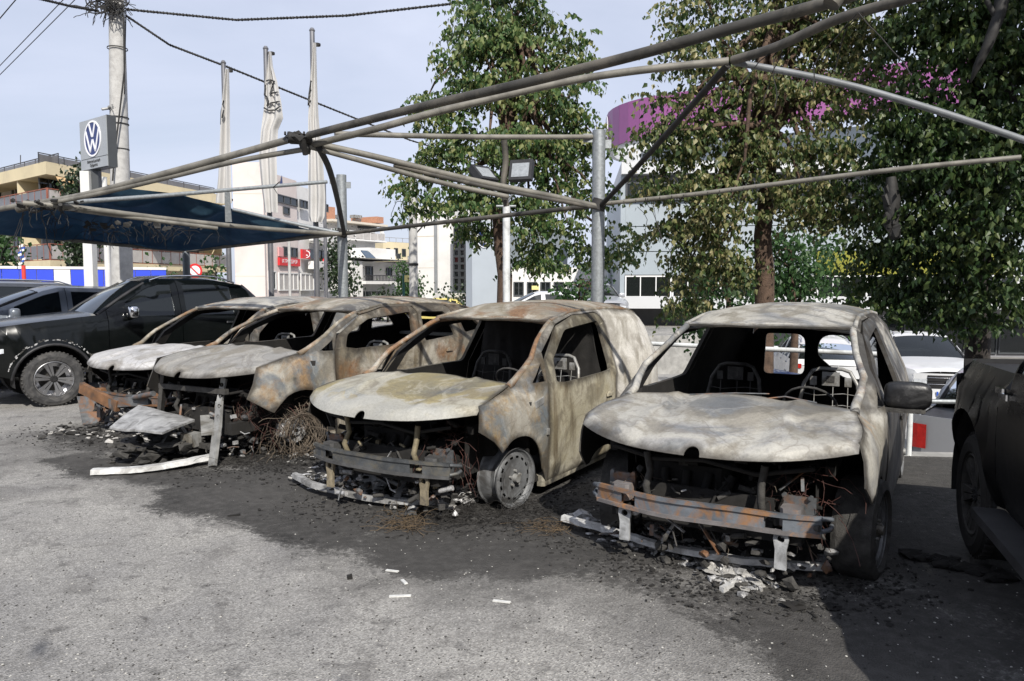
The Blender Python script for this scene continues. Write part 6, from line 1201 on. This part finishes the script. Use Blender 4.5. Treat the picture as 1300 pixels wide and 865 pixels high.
# ---------------------------------------------------------------- buildings
class Fac:
    def __init__(s, T, A, B_): s.T = T; s.A = Vector(A); s.B = Vector(B_); s.L = (s.B-s.A).length; s.u = (s.B-s.A)/s.L; s.n = Vector((-s.u.y, s.u.x))
    def p(s, px, py):
        u = (px-650)/F; v = (432.5-py)/F; c, sn = cos(PT), sin(PT); d = Vector((u, c+v*sn, -sn+v*c)); t = (s.A.dot(s.n))/(d.x*s.n.x+d.y*s.n.y); w = d*t; return (Vector((w.x, w.y))-s.A).dot(s.u), HC+w.z
    def W(s, x, y, z): q = s.A+s.u*x+s.n*y; return Vector((q.x, q.y, z))-s.T.location
    def box(s, mb, x0, x1, y0, y1, z0, z1, m=0): mb.add([s.W(x, y, z) for x in (x0, x1) for y in (y0, y1) for z in (z0, z1)], [(0, 1, 3, 2), (4, 6, 7, 5), (0, 4, 5, 1), (2, 3, 7, 6), (0, 2, 6, 4), (1, 5, 7, 3)], m)
    def block(s, name, x0, x1, y0, y1, z0, z1, mat_): mb = MB(); s.box(mb, x0, x1, y0, y1, z0, z1); return mb.build(name, [mat_], s.T)
    def pxb(s, name, p0, p1, y0, y1, mat_): a, b_ = s.p(*p0), s.p(*p1); return s.block(name, min(a[0], b_[0]), max(a[0], b_[0]), y0, y1, min(a[1], b_[1]), max(a[1], b_[1]), mat_)
    def window(s, x0, x1, z0, z1, fm, gm, nx=2, nz_=1, name='window', fr=.06):
        key = (round(x1-x0, 2), round(z1-z0, 2), fm.name, gm.name, nx, nz_); w, h = x1-x0, z1-z0
        if key not in WIN:
            mb = MB(); 
            for a, b_ in (((0, 0), (w, fr)), ((0, h-fr), (w, h)), ((0, fr), (fr, h-fr)), ((w-fr, fr), (w, h-fr))): mb.box(((a[0]+b_[0])/2, -.03, (a[1]+b_[1])/2), (b_[0]-a[0], .08, b_[1]-a[1]))
            for i in range(1, nx): mb.box((w*i/nx, -.03, h/2), (fr*.7, .07, h-2*fr))
            for i in range(1, nz_): mb.box((w/2, -.03, h*i/nz_), (w-2*fr, .06, fr*.7))
            me = mb.build('window', [fm]); gb = MB(); gb.box((w/2, -.012, h/2), (w-2*fr+.01, .02, h-2*fr+.01)); ge = gb.build('pane', [gm]); WIN[key] = (me.data, ge.data); bpy.data.objects.remove(me); bpy.data.objects.remove(ge)
        a = bpy.data.objects.new(name, WIN[key][0]); COL.objects.link(a); a.parent = s.T; a.location = s.W(x0, 0, z0); a.rotation_euler = (0, 0, atan2(s.u.y, s.u.x)); g_ = bpy.data.objects.new('pane', WIN[key][1]); COL.objects.link(g_); g_.parent = a
    def pwin(s, p0, p1, fm, gm, nx=2, nz_=1): a, b_ = s.p(*p0), s.p(*p1); s.window(min(a[0], b_[0]), max(a[0], b_[0]), min(a[1], b_[1]), max(a[1], b_[1]), fm, gm, nx, nz_)
    def railing(s, x0, x1, z0, z1, y, mat_, pan=None, step=.9, name='balcony_railing'):
        mb = MB(); s.box(mb, x0, x1, y-.025, y+.025, z1-.05, z1); s.box(mb, x0, x1, y-.02, y+.02, z0, z0+.04); n = max(1, int((x1-x0)/step))
        for i in range(n+1): x = lerp(x0, x1-.04, i/n); s.box(mb, x, x+.04, y-.02, y+.02, z0+.04, z1-.05)
        if pan: s.box(mb, x0+.05, x1-.05, y-.006, y+.006, z0+.08, z1-.09, 1)
        return mb.build(name, [mat_, pan or mat_], s.T)
    def awning(s, x0, x1, z0, z1, out, mat_):
        mb = MB(); mb.add([s.W(x0, -.05, z1), s.W(x1, -.05, z1), s.W(x1, -out, z0), s.W(x0, -out, z0), s.W(x0, -.05, z1-.02), s.W(x1, -.05, z1-.02), s.W(x1, -out, z0-.25), s.W(x0, -out, z0-.25)], [(0, 1, 2, 3), (3, 2, 6, 7), (4, 7, 6, 5), (0, 3, 7, 4), (1, 5, 6, 2)]); return mb.build('awning', [mat_], s.T)
WIN = {}
cream = M('cream_plaster', (.58, .50, .33), .85, 0, .06, .6, .1, dirt=((.38, .33, .24), .4)); white_pl = M('white_plaster', (.68, .67, .65), .85, 0, .05, .6, .1, dirt=((.46, .45, .43), .35)); pink_pl = M('pale_pink_plaster', (.62, .55, .52), .85, 0, .05, .7, .1, dirt=((.50, .42, .38), .4))
tan_pl = M('pale_tan_plaster', (.55, .50, .42), .85, 0, .07, .6, .1); railb = M('brown_red_railing', (.25, .09, .06), .6, 0, .15, 6, 0); rail_d = M('dark_railing', (.05, .05, .055), .5, .2, .1, 6, 0); smoke = M('smoked_panel', (.13, .13, .14), .3, 0, .15, 2, 0); smoke_l = M('light_panel', (.40, .38, .36), .4, 0, .15, 2, 0)
frw = M('white_window_frame', (.62, .62, .61), .5, 0, .05, 4, 0); frd = M('dark_window_frame', (.05, .055, .06), .5, 0, .1, 4, 0); awn = M('tan_awning_fabric', (.50, .34, .18), .9, 0, .1, 3, 0); awn2 = M('orange_awning_fabric', (.60, .36, .12), .9, 0, .1, 3, 0); brick = M('orange_brick_wall', (.38, .19, .12), .9, 0, .2, 9, .2); shut = M('brown_shutter', (.20, .10, .06), .7, 0, .15, 8, 0)
redm = M('red_sign_board', (.60, .025, .03), .5, 0, .05, 3, 0); hoard = M('blue_hoarding', (.02, .055, .55), .5, 0, .06, 2, 0); solar = M('solar_panel', (.06, .09, .13), .15, .2, .15, 6, 0)
def win_row(f, xs, z0, z1, w, fm, gm, nx=2):
    for x in xs: f.window(x, x+w, z0, z1, fm, gm, nx)
# yellow apartments
cA = at(65, 363, 42); T = thing('apartment_building', 'cream apartment block with long balconies and brown railings at the left behind the sign', 'building', (cA.x, 42, 0))
eR = at(290, 363, 58); eL = at(-170, 363, 66)
fR = Fac(T, (cA.x, 42), (eR.x, 58)); fL = Fac(T, (eL.x, 66), (cA.x, 42))
zs = [0, 3.05, 5.95, 8.05]
for f, L in ((fR, fR.L), (fL, fL.L)):
    pass
C_, R__, L__ = fR.A, fR.B, fL.A; dR, dL = fR.u, -fL.u; st = abs(dR.x*dL.y-dR.y*dL.x); s_ = 1.6/st
def prism(name, pts, z0, z1, m_):
    mb = MB(); n = len(pts); vs = [Vector((p.x, p.y, z))-T.location for z in (z0, z1) for p in pts]; mb.add(vs, [tuple(range(n-1, -1, -1)), tuple(range(n, 2*n))]+[(i, (i+1) % n, n+(i+1) % n, n+i) for i in range(n)]); return mb.build(name, [m_], T)
core = [C_+dR*s_+dL*s_, R__+dL*s_, R__+(L__-C_), L__+dR*s_]; prism('wall', core, -1.35, 8.0, tan_pl)
for z0, z1 in ((2.75, 3.15), (5.75, 6.25), (7.95, 8.65)):
    prism('floor_slab', [C_, R__, R__+(L__-C_), L__], z0, z1, cream)
for f in (fR, fL):
    for z in (3.15, 6.25): f.railing(.02, f.L-.02, z, z+.95, .06, railb, smoke if f is fL else smoke_l)
    f.railing(.3, f.L-.3, 8.65, 9.25, .8, rail_d, smoke, 1.6, 'roof_railing')
    n = int(f.L/3.2)
    for i in range(n):
        for z in (3.15, 6.25):
            x = 1.0+i*3.2; f2 = f; q = Fac(T, f.A+f.n*1.58, f.B+f.n*1.58); q.window(x, x+1.3, z+.05, z+1.95, frw if i % 2 else frd, glass_w, 2)
            if i % 3 == 1: f.block('partition_wall', x+2.0, x+2.15, .1, 1.6, z, z+1.9, cream)
        if i % 2 == 0: f.awning(.6+i*3.2, 3.4+i*3.2, 5.0, 5.7, 1.0 if f is fR else .6, awn2 if (f is fR and i > 3) else awn)
        if i % 3 == 0: f.awning(.6+i*3.2, 3.2+i*3.2, 7.45, 7.9, .5, awn)
ax = at(26, 198, 50); mb = MB(); mb.tube([at(26, 222, 50)-T.location, at(26, 197, 50)-T.location], .03, 5); mb.build('antenna', [rail_d], T)
# hoarding of blue panels
T = thing('hoarding', 'bright blue hoarding with white top edge behind the parked black cars', 'hoarding', (at(0, 363, 27).x, 27, 0)); f = Fac(T, (at(-90, 363, 26).x, 26), (at(212, 363, 29).x, 29))
for i in range(14):
    x0, x1 = f.L*i/14, f.L*(i+1)/14-.02
    if i in (7,): f.block('hoarding_panel', x0, x1, 0, .04, .1, 2.42, white_pl); continue
    f.block('hoarding_panel', x0, x1, 0, .04, .1, 2.32, hoard)
f.block('top_rail', 0, f.L, -.03, .06, 2.325, 2.42, white_pl)
# clinic building: pale pink with red signs
cB = at(337, 363, 40); T = thing('office_building', 'pale pink clinic building with red signs and window bands between the flags', 'building', (cB.x, 40, gz(40)))
eB = at(420, 363, 49); f = Fac(T, (cB.x, 40), (eB.x, 49)); lx = at(299, 363, 40); f2 = Fac(T, (lx.x, 40), (cB.x, 40))
def Z(f_, px, py): return f_.p(px, py)[1]
f2.block('wall', 0, f2.L, .0, .3, -.9, Z(f2, 325, 206), pink_pl)
for zc in (2.2, 4.4, 6.6): f2.block('wall_joint', 0, f2.L, -.006, .02, zc, zc+.04, tan_pl)
xm = f.p(378, 300)[0]; f.block('wall', 0.32, xm, 0.01, 1.5, -.9, Z(f, 352, 222), pink_pl); f.block('wall', xm, f.L, .25, 1.5, -.9, Z(f, 400, 241), white_pl)
for (a, b_, nx) in (((351, 246), (377, 263), 3), ((380, 253), (390, 266), 2), ((405, 257), (416, 270), 2), ((359, 262), (367, 273), 1), ((340, 279), (350, 291), 1), ((352, 280), (378, 291), 4), ((392, 286), (416, 296), 3), ((340, 311), (345, 336), 1), ((359, 313), (377, 327), 3), ((391, 316), (416, 331), 3), ((340, 344), (350, 368), 1), ((353, 346), (378, 369), 4), ((381, 347), (398, 369), 3), ((401, 349), (416, 369), 2)): f.pwin(a, b_, frw if a[1] > 340 else frd, smoke_l if a[1] > 345 else glass_w, nx)
o = f.pxb('sign_board', (352, 327), (378.5, 338.5), -.14, -.02, redm); f.pxb('sign_board', (381, 316.5), (391, 329), -.14, -.02, redm); f.pxb('sign_board', (352, 314), (358, 326), -.1, -.02, M('pink_sign_board', (.62, .30, .30), .5, 0, .05, 3, 0))
x, z = f.p(365, 332.5); t_ = text('ΙΑΤΡΟ ΚΩΡΟΡ', .30, em_w, o, f.W(x, -.155, z), (pi/2, 0, atan2(f.u.y, f.u.x)))
x, z = (f.p(381, 323)[0]+f.p(391, 323)[0])/2, f.p(386, 323)[1]; mb = MB(); c = f.W(x, -.15, z); mb.tube([c+Vector((.2*cos(a*pi/8), .01, .2*sin(a*pi/8))) for a in range(17)], .028, 5); mb.tube([c+Vector((-.08, 0, .08)), c+Vector((-.04, 0, -.05)), c+Vector((.08, 0, -.08))], .035, 6); mb.build('phone_mark', [em_w], T)
mb = MB()
for (px, py, r) in ((400.5, 334, .18), (409, 334, .20), (404, 340, .16), (411, 341, .16)): x, z = f.p(px, py); mb.tube([f.W(x+r*cos(a*pi/6), -.16, z+r*1.3*sin(a*pi/6)) for a in range(13)], .06, 6)
mb.build('red_ring_sign', [redm], T)
for (a, b_) in (((391, 332), (400, 344)), ): f.pxb('balcony', (391, 331.5), (416, 343), -.7, 0, white_pl)
f.pxb('balcony', (392, 296.5), (416, 309), -.6, 0, white_pl)
mb = MB(); x, z = f.p(355, 228); mb.add([f.W(x-.1, -.02, z-.35), f.W(x+.35, -.02, z-.3), f.W(x+.25, -.02, z+.3)], [(0, 1, 2)]); mb.build('sail_logo', [em_b], T); x, z = f.p(363, 229); text('clinic', .3, polem, T, f.W(x, -.02, z), (pi/2, 0, atan2(f.u.y, f.u.x))) if False else None
# concrete-framed block with brick gable
T = thing('apartment_building', 'cream apartment block with orange brick ends on its roof behind the white house', 'building', (at(445, 363, 62).x, 62, gz(62))); f = Fac(T, (at(417, 363, 60).x, 60), (at(487, 363, 66).x, 66))
f.block('wall', 0, f.L, .9, 9, -1.3, Z(f, 470, 286), white_pl); f.pxb('roof_slab', (417, 281), (488, 286), -.4, 9, tan_pl); f.pxb('brick_gable', (418, 262), (428, 281), .2, 6, brick); f.pxb('brick_gable', (478.5, 275), (487, 284), .0, 3, brick)
f.pxb('parapet_wall', (417, 303), (487, 307), -.4, .9, white_pl); f.railing(.1, f.L-.1, Z(f, 487, 303)-.3, Z(f, 487, 297), -.3, frw, smoke_l)
q = Fac(T, f.A+f.n*.88, f.B+f.n*.88)
for (a, b_) in (((466, 289), (474, 302)), ((446, 310), (452, 322)), ((421, 312), (427, 322)), ((455, 290), (462, 302))): q.pwin(a, b_, frw, glass_w, 2)
f.pxb('recess_shade', (464, 286.5), (484, 291), .5, .95, frd); f.pxb('column', (481, 286), (484, 303), -.3, -.1, white_pl)  # solid dark strip stands in for the shade under the roof slab
for px, w_ in ((441, 8), (462, 9)): f.pxb('water_heater', (px, 272), (px+w_, 277), 1, 1.6, steel_l); f.pxb('heater_stand', (px+1, 277), (px+w_-1, 281), 1, 1.4, steel_m)
# white house with balconies
T = thing('house', 'white two-storey house with balconies and solar panel on its roof', 'house', (at(446, 363, 52).x, 52, gz(52))); f = Fac(T, (at(446, 363, 50).x, 50), (at(551, 363, 60).x, 60))
f.block('wall', 0, f.L, 0.9, 9, -1.3, Z(f, 500, 333), white_pl); f.pxb('roof_slab', (444, 327), (525, 331.5), -.35, 8, white_pl); f.pxb('roof_slab', (525, 332), (551, 335.5), -.2, 8, white_pl); f.pxb('floor_slab', (460, 357), (512, 361), -.3, .9, white_pl); f.pxb('floor_slab', (530, 361), (551, 364), -.2, .9, white_pl)
f.pxb('wall', (446, 331), (461, 385), .0, 1.2, white_pl); f.pxb('attic_wall', (487, 314), (519, 331), 1.2, 5, white_pl); q = Fac(T, f.A+f.n*.88, f.B+f.n*.88)
for (a, b_, n_) in (((464, 338), (473, 357), 2), ((490, 340), (497, 351), 2), ((534, 343), (541, 352), 2)): q.pwin(a, b_, frd, glass_w, n_)
q.pwin((455.5, 369), (485, 380), frw, glass_w, 4); q2 = Fac(T, f.A+f.n*1.18, f.B+f.n*1.18); q2.pwin((503, 322), (508, 329), frd, glass_w, 2)
a = f.p(461, 357)[0]; b_ = f.p(511, 357)[0]; f.railing(a, b_, Z(f, 485, 357), Z(f, 485, 349.5), -.2, rail_d, None, .18); a = f.p(531, 361)[0]; b_ = f.p(550, 361)[0]; f.railing(a, b_, Z(f, 540, 361), Z(f, 540, 353), -.1, rail_d, None, .18)
mb = MB(); a, z = f.p(472, 327); b_, z2 = f.p(485, 318); mb.add([f.W(a, .4, z), f.W(b_-.2, .4, z), f.W(b_, 1.2, z2), f.W(a+.4, 1.2, z2), f.W(a, .46, z-.05), f.W(b_-.2, .46, z-.05), f.W(b_, 1.26, z2-.05), f.W(a+.4, 1.26, z2-.05)], [(0, 1, 2, 3), (7, 6, 5, 4), (0, 4, 5, 1), (1, 5, 6, 2), (2, 6, 7, 3), (3, 7, 4, 0)]); mb.build('solar_panel', [solar], T)
for (a, b_) in (((463, 333), (468, 338)), ((539, 338), (544, 344)), ((530, 325), (538, 331))): f.pxb('air_conditioner', a, b_, .5, .9, steel_l)
T = thing('apartment_building', 'low beige building far behind with railing along its flat roof', 'building', (at(500, 363, 90).x, 90, -1.35)); f = Fac(T, (at(487, 363, 88).x, 88), (at(530, 363, 92).x, 92)); f.block('wall', 0, f.L, 0, 9, -.1, Z(f, 505, 308)+0, cream); f.railing(.1, f.L-.1, Z(f, 505, 308), Z(f, 505, 302), .2, steel_l); 
for (a, b_) in (((490, 315), (495, 325)), ((500, 315), (505, 325)), ((510, 316), (515, 326))): f.pwin(a, b_, frd, glass_w, 1)
# white tower, glass tower and grey showroom pylon
T = thing('office_building', 'tall white building with a grey vertical strip right of the concrete street pole', 'building', (at(524, 363, 48).x, 48, gz(48))); f = Fac(T, (at(523, 363, 48).x, 48), (at(576, 363, 47).x, 47)); f.block('wall', 0, f.L, 0, 10, -.6, Z(f, 550, 262), white_pl); f.pxb('vertical_strip', (552, 262), (556, 384), -.12, -.01, M('grey_cladding', (.25, .26, .27), .5, .1, .1, 3, 0)); f.pxb('wall_panel', (557, 262), (575.5, 380), -.05, -.005, white_pl)
for y in (300, 340): f.pxb('wall_joint', (524, y), (551, y+.5), -.01, .0, tan_pl)
T = thing('office_building', 'grey glass-fronted tower beside the blank grey slab with round logo', 'building', (at(576, 363, 46).x, 46, gz(46))); f = Fac(T, (at(576, 363, 46).x, 46), (at(600, 363, 45).x, 45)); f.block('wall', 0, f.L, 0.05, 10, -.6, Z(f, 590, 285), M('grey_curtain_wall', (.22, .25, .27), .4, .1, .1, 2, 0))
for r in range(9):
    for c in range(3): f.pwin((576.5+c*7.6, 290+r*9), (583.5+c*7.6, 298.5+r*9), frd, glassm('pale_tower_glass', (.4, .45, .5), .6) if (r+c) == 0 else bpy.data.materials['pale_tower_glass'], 1)
f.pxb('wall', (560, 372), (601, 386), -.6, 0.04, white_pl)
T = thing('sign_slab', 'tall blank blue-grey sign slab with dark round logo behind the first tree', 'sign', (at(617, 363, 34).x, 34, 0)); f = Fac(T, (at(599.5, 363, 33.5).x, 33.5), (at(636, 363, 34.5).x, 34.5)); f.block('slab', 0, f.L, 0, .5, -.1, Z(f, 617, 280), M('blue_grey_cladding', (.40, .44, .48), .5, .1, .04, 1, 0)); x, z = f.p(614, 303)
vw(T, .42, 0, Matrix.Translation(f.W(x, -.03, z)) @ Matrix.Rotation(atan2(f.u.y, f.u.x), 4, 'Z'), .02, mats=[em_w, em_b])
# low white shop row behind the white hatchback
T = thing('shop_building', 'low white shop with dark windows behind the white hatchback', 'building', (at(700, 363, 40).x, 40, -1.35)); f = Fac(T, (at(636, 363, 40).x, 40), (at(770, 363, 40).x, 40)); f.block('wall', 0, f.L, 0, 6, -.1, Z(f, 690, 340), white_pl)
for i in range(6): f.pwin((652+i*17, 358), (665+i*17, 376), frd, glass_w, 2)
f.pxb('sign_board', (675, 363), (684, 368), -.1, -.02, bpy.data.materials['sign_yellow'])
# dealership with pink drum
blueg = M('blue_grey_facade_panel', (.30, .34, .37), .45, .1, .05, 1, 0); wband = M('white_fascia', (.50, .51, .52), .5, 0, .04, 1, 0); dkg = M('grey_wall', (.20, .20, .21), .8, 0, .12, 1.5, .1)
T = thing('dealership_building', 'showroom building with blue-grey panels, white ledge and pink drum on top behind the trees', 'building', (at(1000, 363, 32).x, 32, -1.35)); f = Fac(T, (at(787, 363, 32).x, 32), (at(1500, 363, 30).x, 30))
zl = Z(f, 900, 391); zt = Z(f, 810, 222); f.block('wall', 0.2, f.L, .3, 16, zl+.3, zt, dkg); f.block('side_wall', 0, .2, 0, 16, zl+.3, zt, blueg)
xs = [.21, 1.15, 2.15, 4.2]
for i in range(13):
    x0 = .21+i*2.0; x1 = x0+1.98
    f.window(x0, x1, Z(f, 800, 255), Z(f, 800, 232), frd, glass_w, 2)
    for k, (ya, yb) in enumerate(((256, 287), (288, 319), (320, 349))): f.block('facade_panel', x0, x1, .1-.03*(k % 2)*0, .28, Z(f, 800, yb), Z(f, 800, ya), blueg if not (8 > i > 3 and k == 2) else M('yellow_tinted_panel_%d' % i, (.20, .20, .03), .3, 0, .2, 1, 0))
    f.window(x0, x1, Z(f, 800, 378), Z(f, 800, 350), frw, glass_w, 3)
f.block('roof_fascia', 0, f.L, -.3, 16, zt, zt+.5, wband); f.block('ledge', -.1, f.L, -1.2, 15.9, zl, zl+.48, wband)
f.block('ground_floor_wall', 0, f.L, 1.0, 15, -1.35, zl-.002, dkg)
for i in range(12): f.window(9.2+i*1.25, 10.4+i*1.25, -1.2, zl-.4, frd, glass_w, 1) if False else None
q = Fac(T, f.A+f.n*.98, f.B+f.n*.98)
for i in range(9): q.window(9.6+i*1.3, 10.85+i*1.3, -1.2, zl-.5, frd, glass_w, 1, name='shop_window')
q.block('white_wall', 18.6, f.L-2, -.3, -.01, -1.35, zl-.05, wband)
x, z = f.p(1150, 402); text('acel', .45, em_w, T, q.W(f.p(1142, 402)[0], -.15, Z(f, 1142, 403)), (pi/2, 0, atan2(f.u.y, f.u.x)))
pinkm = M('magenta_drum_panel', (.27, .085, .24), .4, .0, .06, .6, 0); zb, zt2 = 9.3, 11.35
P1_ = at(845, 363, 38).to_2d(); P2_ = at(1230, 363, 31.4).to_2d(); dd = (P2_-P1_).normalized(); nb_ = Vector((-dd.y, dd.x)); cc_ = P1_+nb_*5.0; path = []
a1 = atan2(-nb_.y, -nb_.x)
for i in range(17): a = a1-radians(150)*(1-i/16); path.append(cc_+Vector((cos(a), sin(a)))*5.0)
for i in range(1, 15): path.append(P1_.lerp(P2_, i/14))
def wallp(mb, pts, z0, z1, th, inset=0.0, m=0):
    N_ = len(pts); nr_ = []
    for i in range(N_): t = (pts[min(i+1, N_-1)]-pts[max(i-1, 0)]).normalized(); nr_.append(Vector((-t.y, t.x)))
    vs = []
    for p, n_ in zip(pts, nr_):
        q0 = p+n_*inset; q1 = p+n_*(inset+th); vs += [(q0.x, q0.y, z0), (q0.x, q0.y, z1), (q1.x, q1.y, z1), (q1.x, q1.y, z0)]
    mb.add(vs, [(i*4+k, i*4+(k+1) % 4, i*4+4+(k+1) % 4, i*4+4+k) for i in range(N_-1) for k in range(4)]+[(0, 1, 2, 3), tuple(N_*4-1-k for k in range(4))], m)
for i in range(0, len(path)-1, 2):
    seg_ = path[i:i+3]; d0 = (seg_[-1]-seg_[-2]).normalized()*.02; seg_ = seg_[:-1]+[seg_[-1]-d0]; mb = MB(); wallp(mb, seg_, zb, zt2, .08); mb.build('drum_panel', [pinkm], T, world=True)
mb = MB(); wallp(mb, path, zb-.12, zt2-.05, .3, .09); mb.build('drum_core', [wband], T, world=True)
mb = MB(); wallp(mb, path, zb-1.6, zb-.13, .3, 1.9); mb.build('drum_base', [blueg], T, world=True)
a = a1-radians(62); q = cc_+Vector((cos(a), sin(a)))*5.03; vw(T, .82, 0, Matrix.Translation(Vector((q.x, q.y, 10.4))-T.location) @ Matrix.Rotation(a+pi/2, 4, 'Z'), .02, mats=[em_w, em_w], disc=False)
# yard tree trunk and shade tree behind the viewer
mb = MB()
tree('broadleaf_tree', 'tree standing behind the viewer whose crown shades the near left corner of the lot', 'tree', (3.6, -6.4, 0), [(3.6, -6.4, 0), (3.6, -6.3, 2), (3.5, -6.3, 4)], [(Vector((-1.7, -3.5, 5.0)), .9, .8, .7), (Vector((1.2, -5.6, 5.4)), 1.0, 1.0, .8)], 14, .12, L1, bark, 44, .16, 12)
T = thing('unseen_light_block', 'unseen plain building added behind the viewer to darken reflections and sky light', 'building', (0, -22, 0)); mb = MB(); mb.box((0, -4, 4), (70, 8, 10)); mb.build('wall', [M('brown_plaster', (.16, .13, .11), .9, 0, .1, .5, .1)], T)  # unseen block added for dark reflections and deeper shadows
wm = MB(); wm.box((0, 0, 0), (1.6, .1, 1.7)); w0 = wm.build('window', [frd], T); w0.location = (-24, .04, 1.8)
for i in range(12):
    for k in range(3): inst(w0, 'window', T, (-24+4*i, .04, 1.8+2.9*k)) if i+k else None
print('objects', len(bpy.data.objects), 'tris', sum(len(o.data.polygons) for o in bpy.data.objects if o.type == 'MESH'))
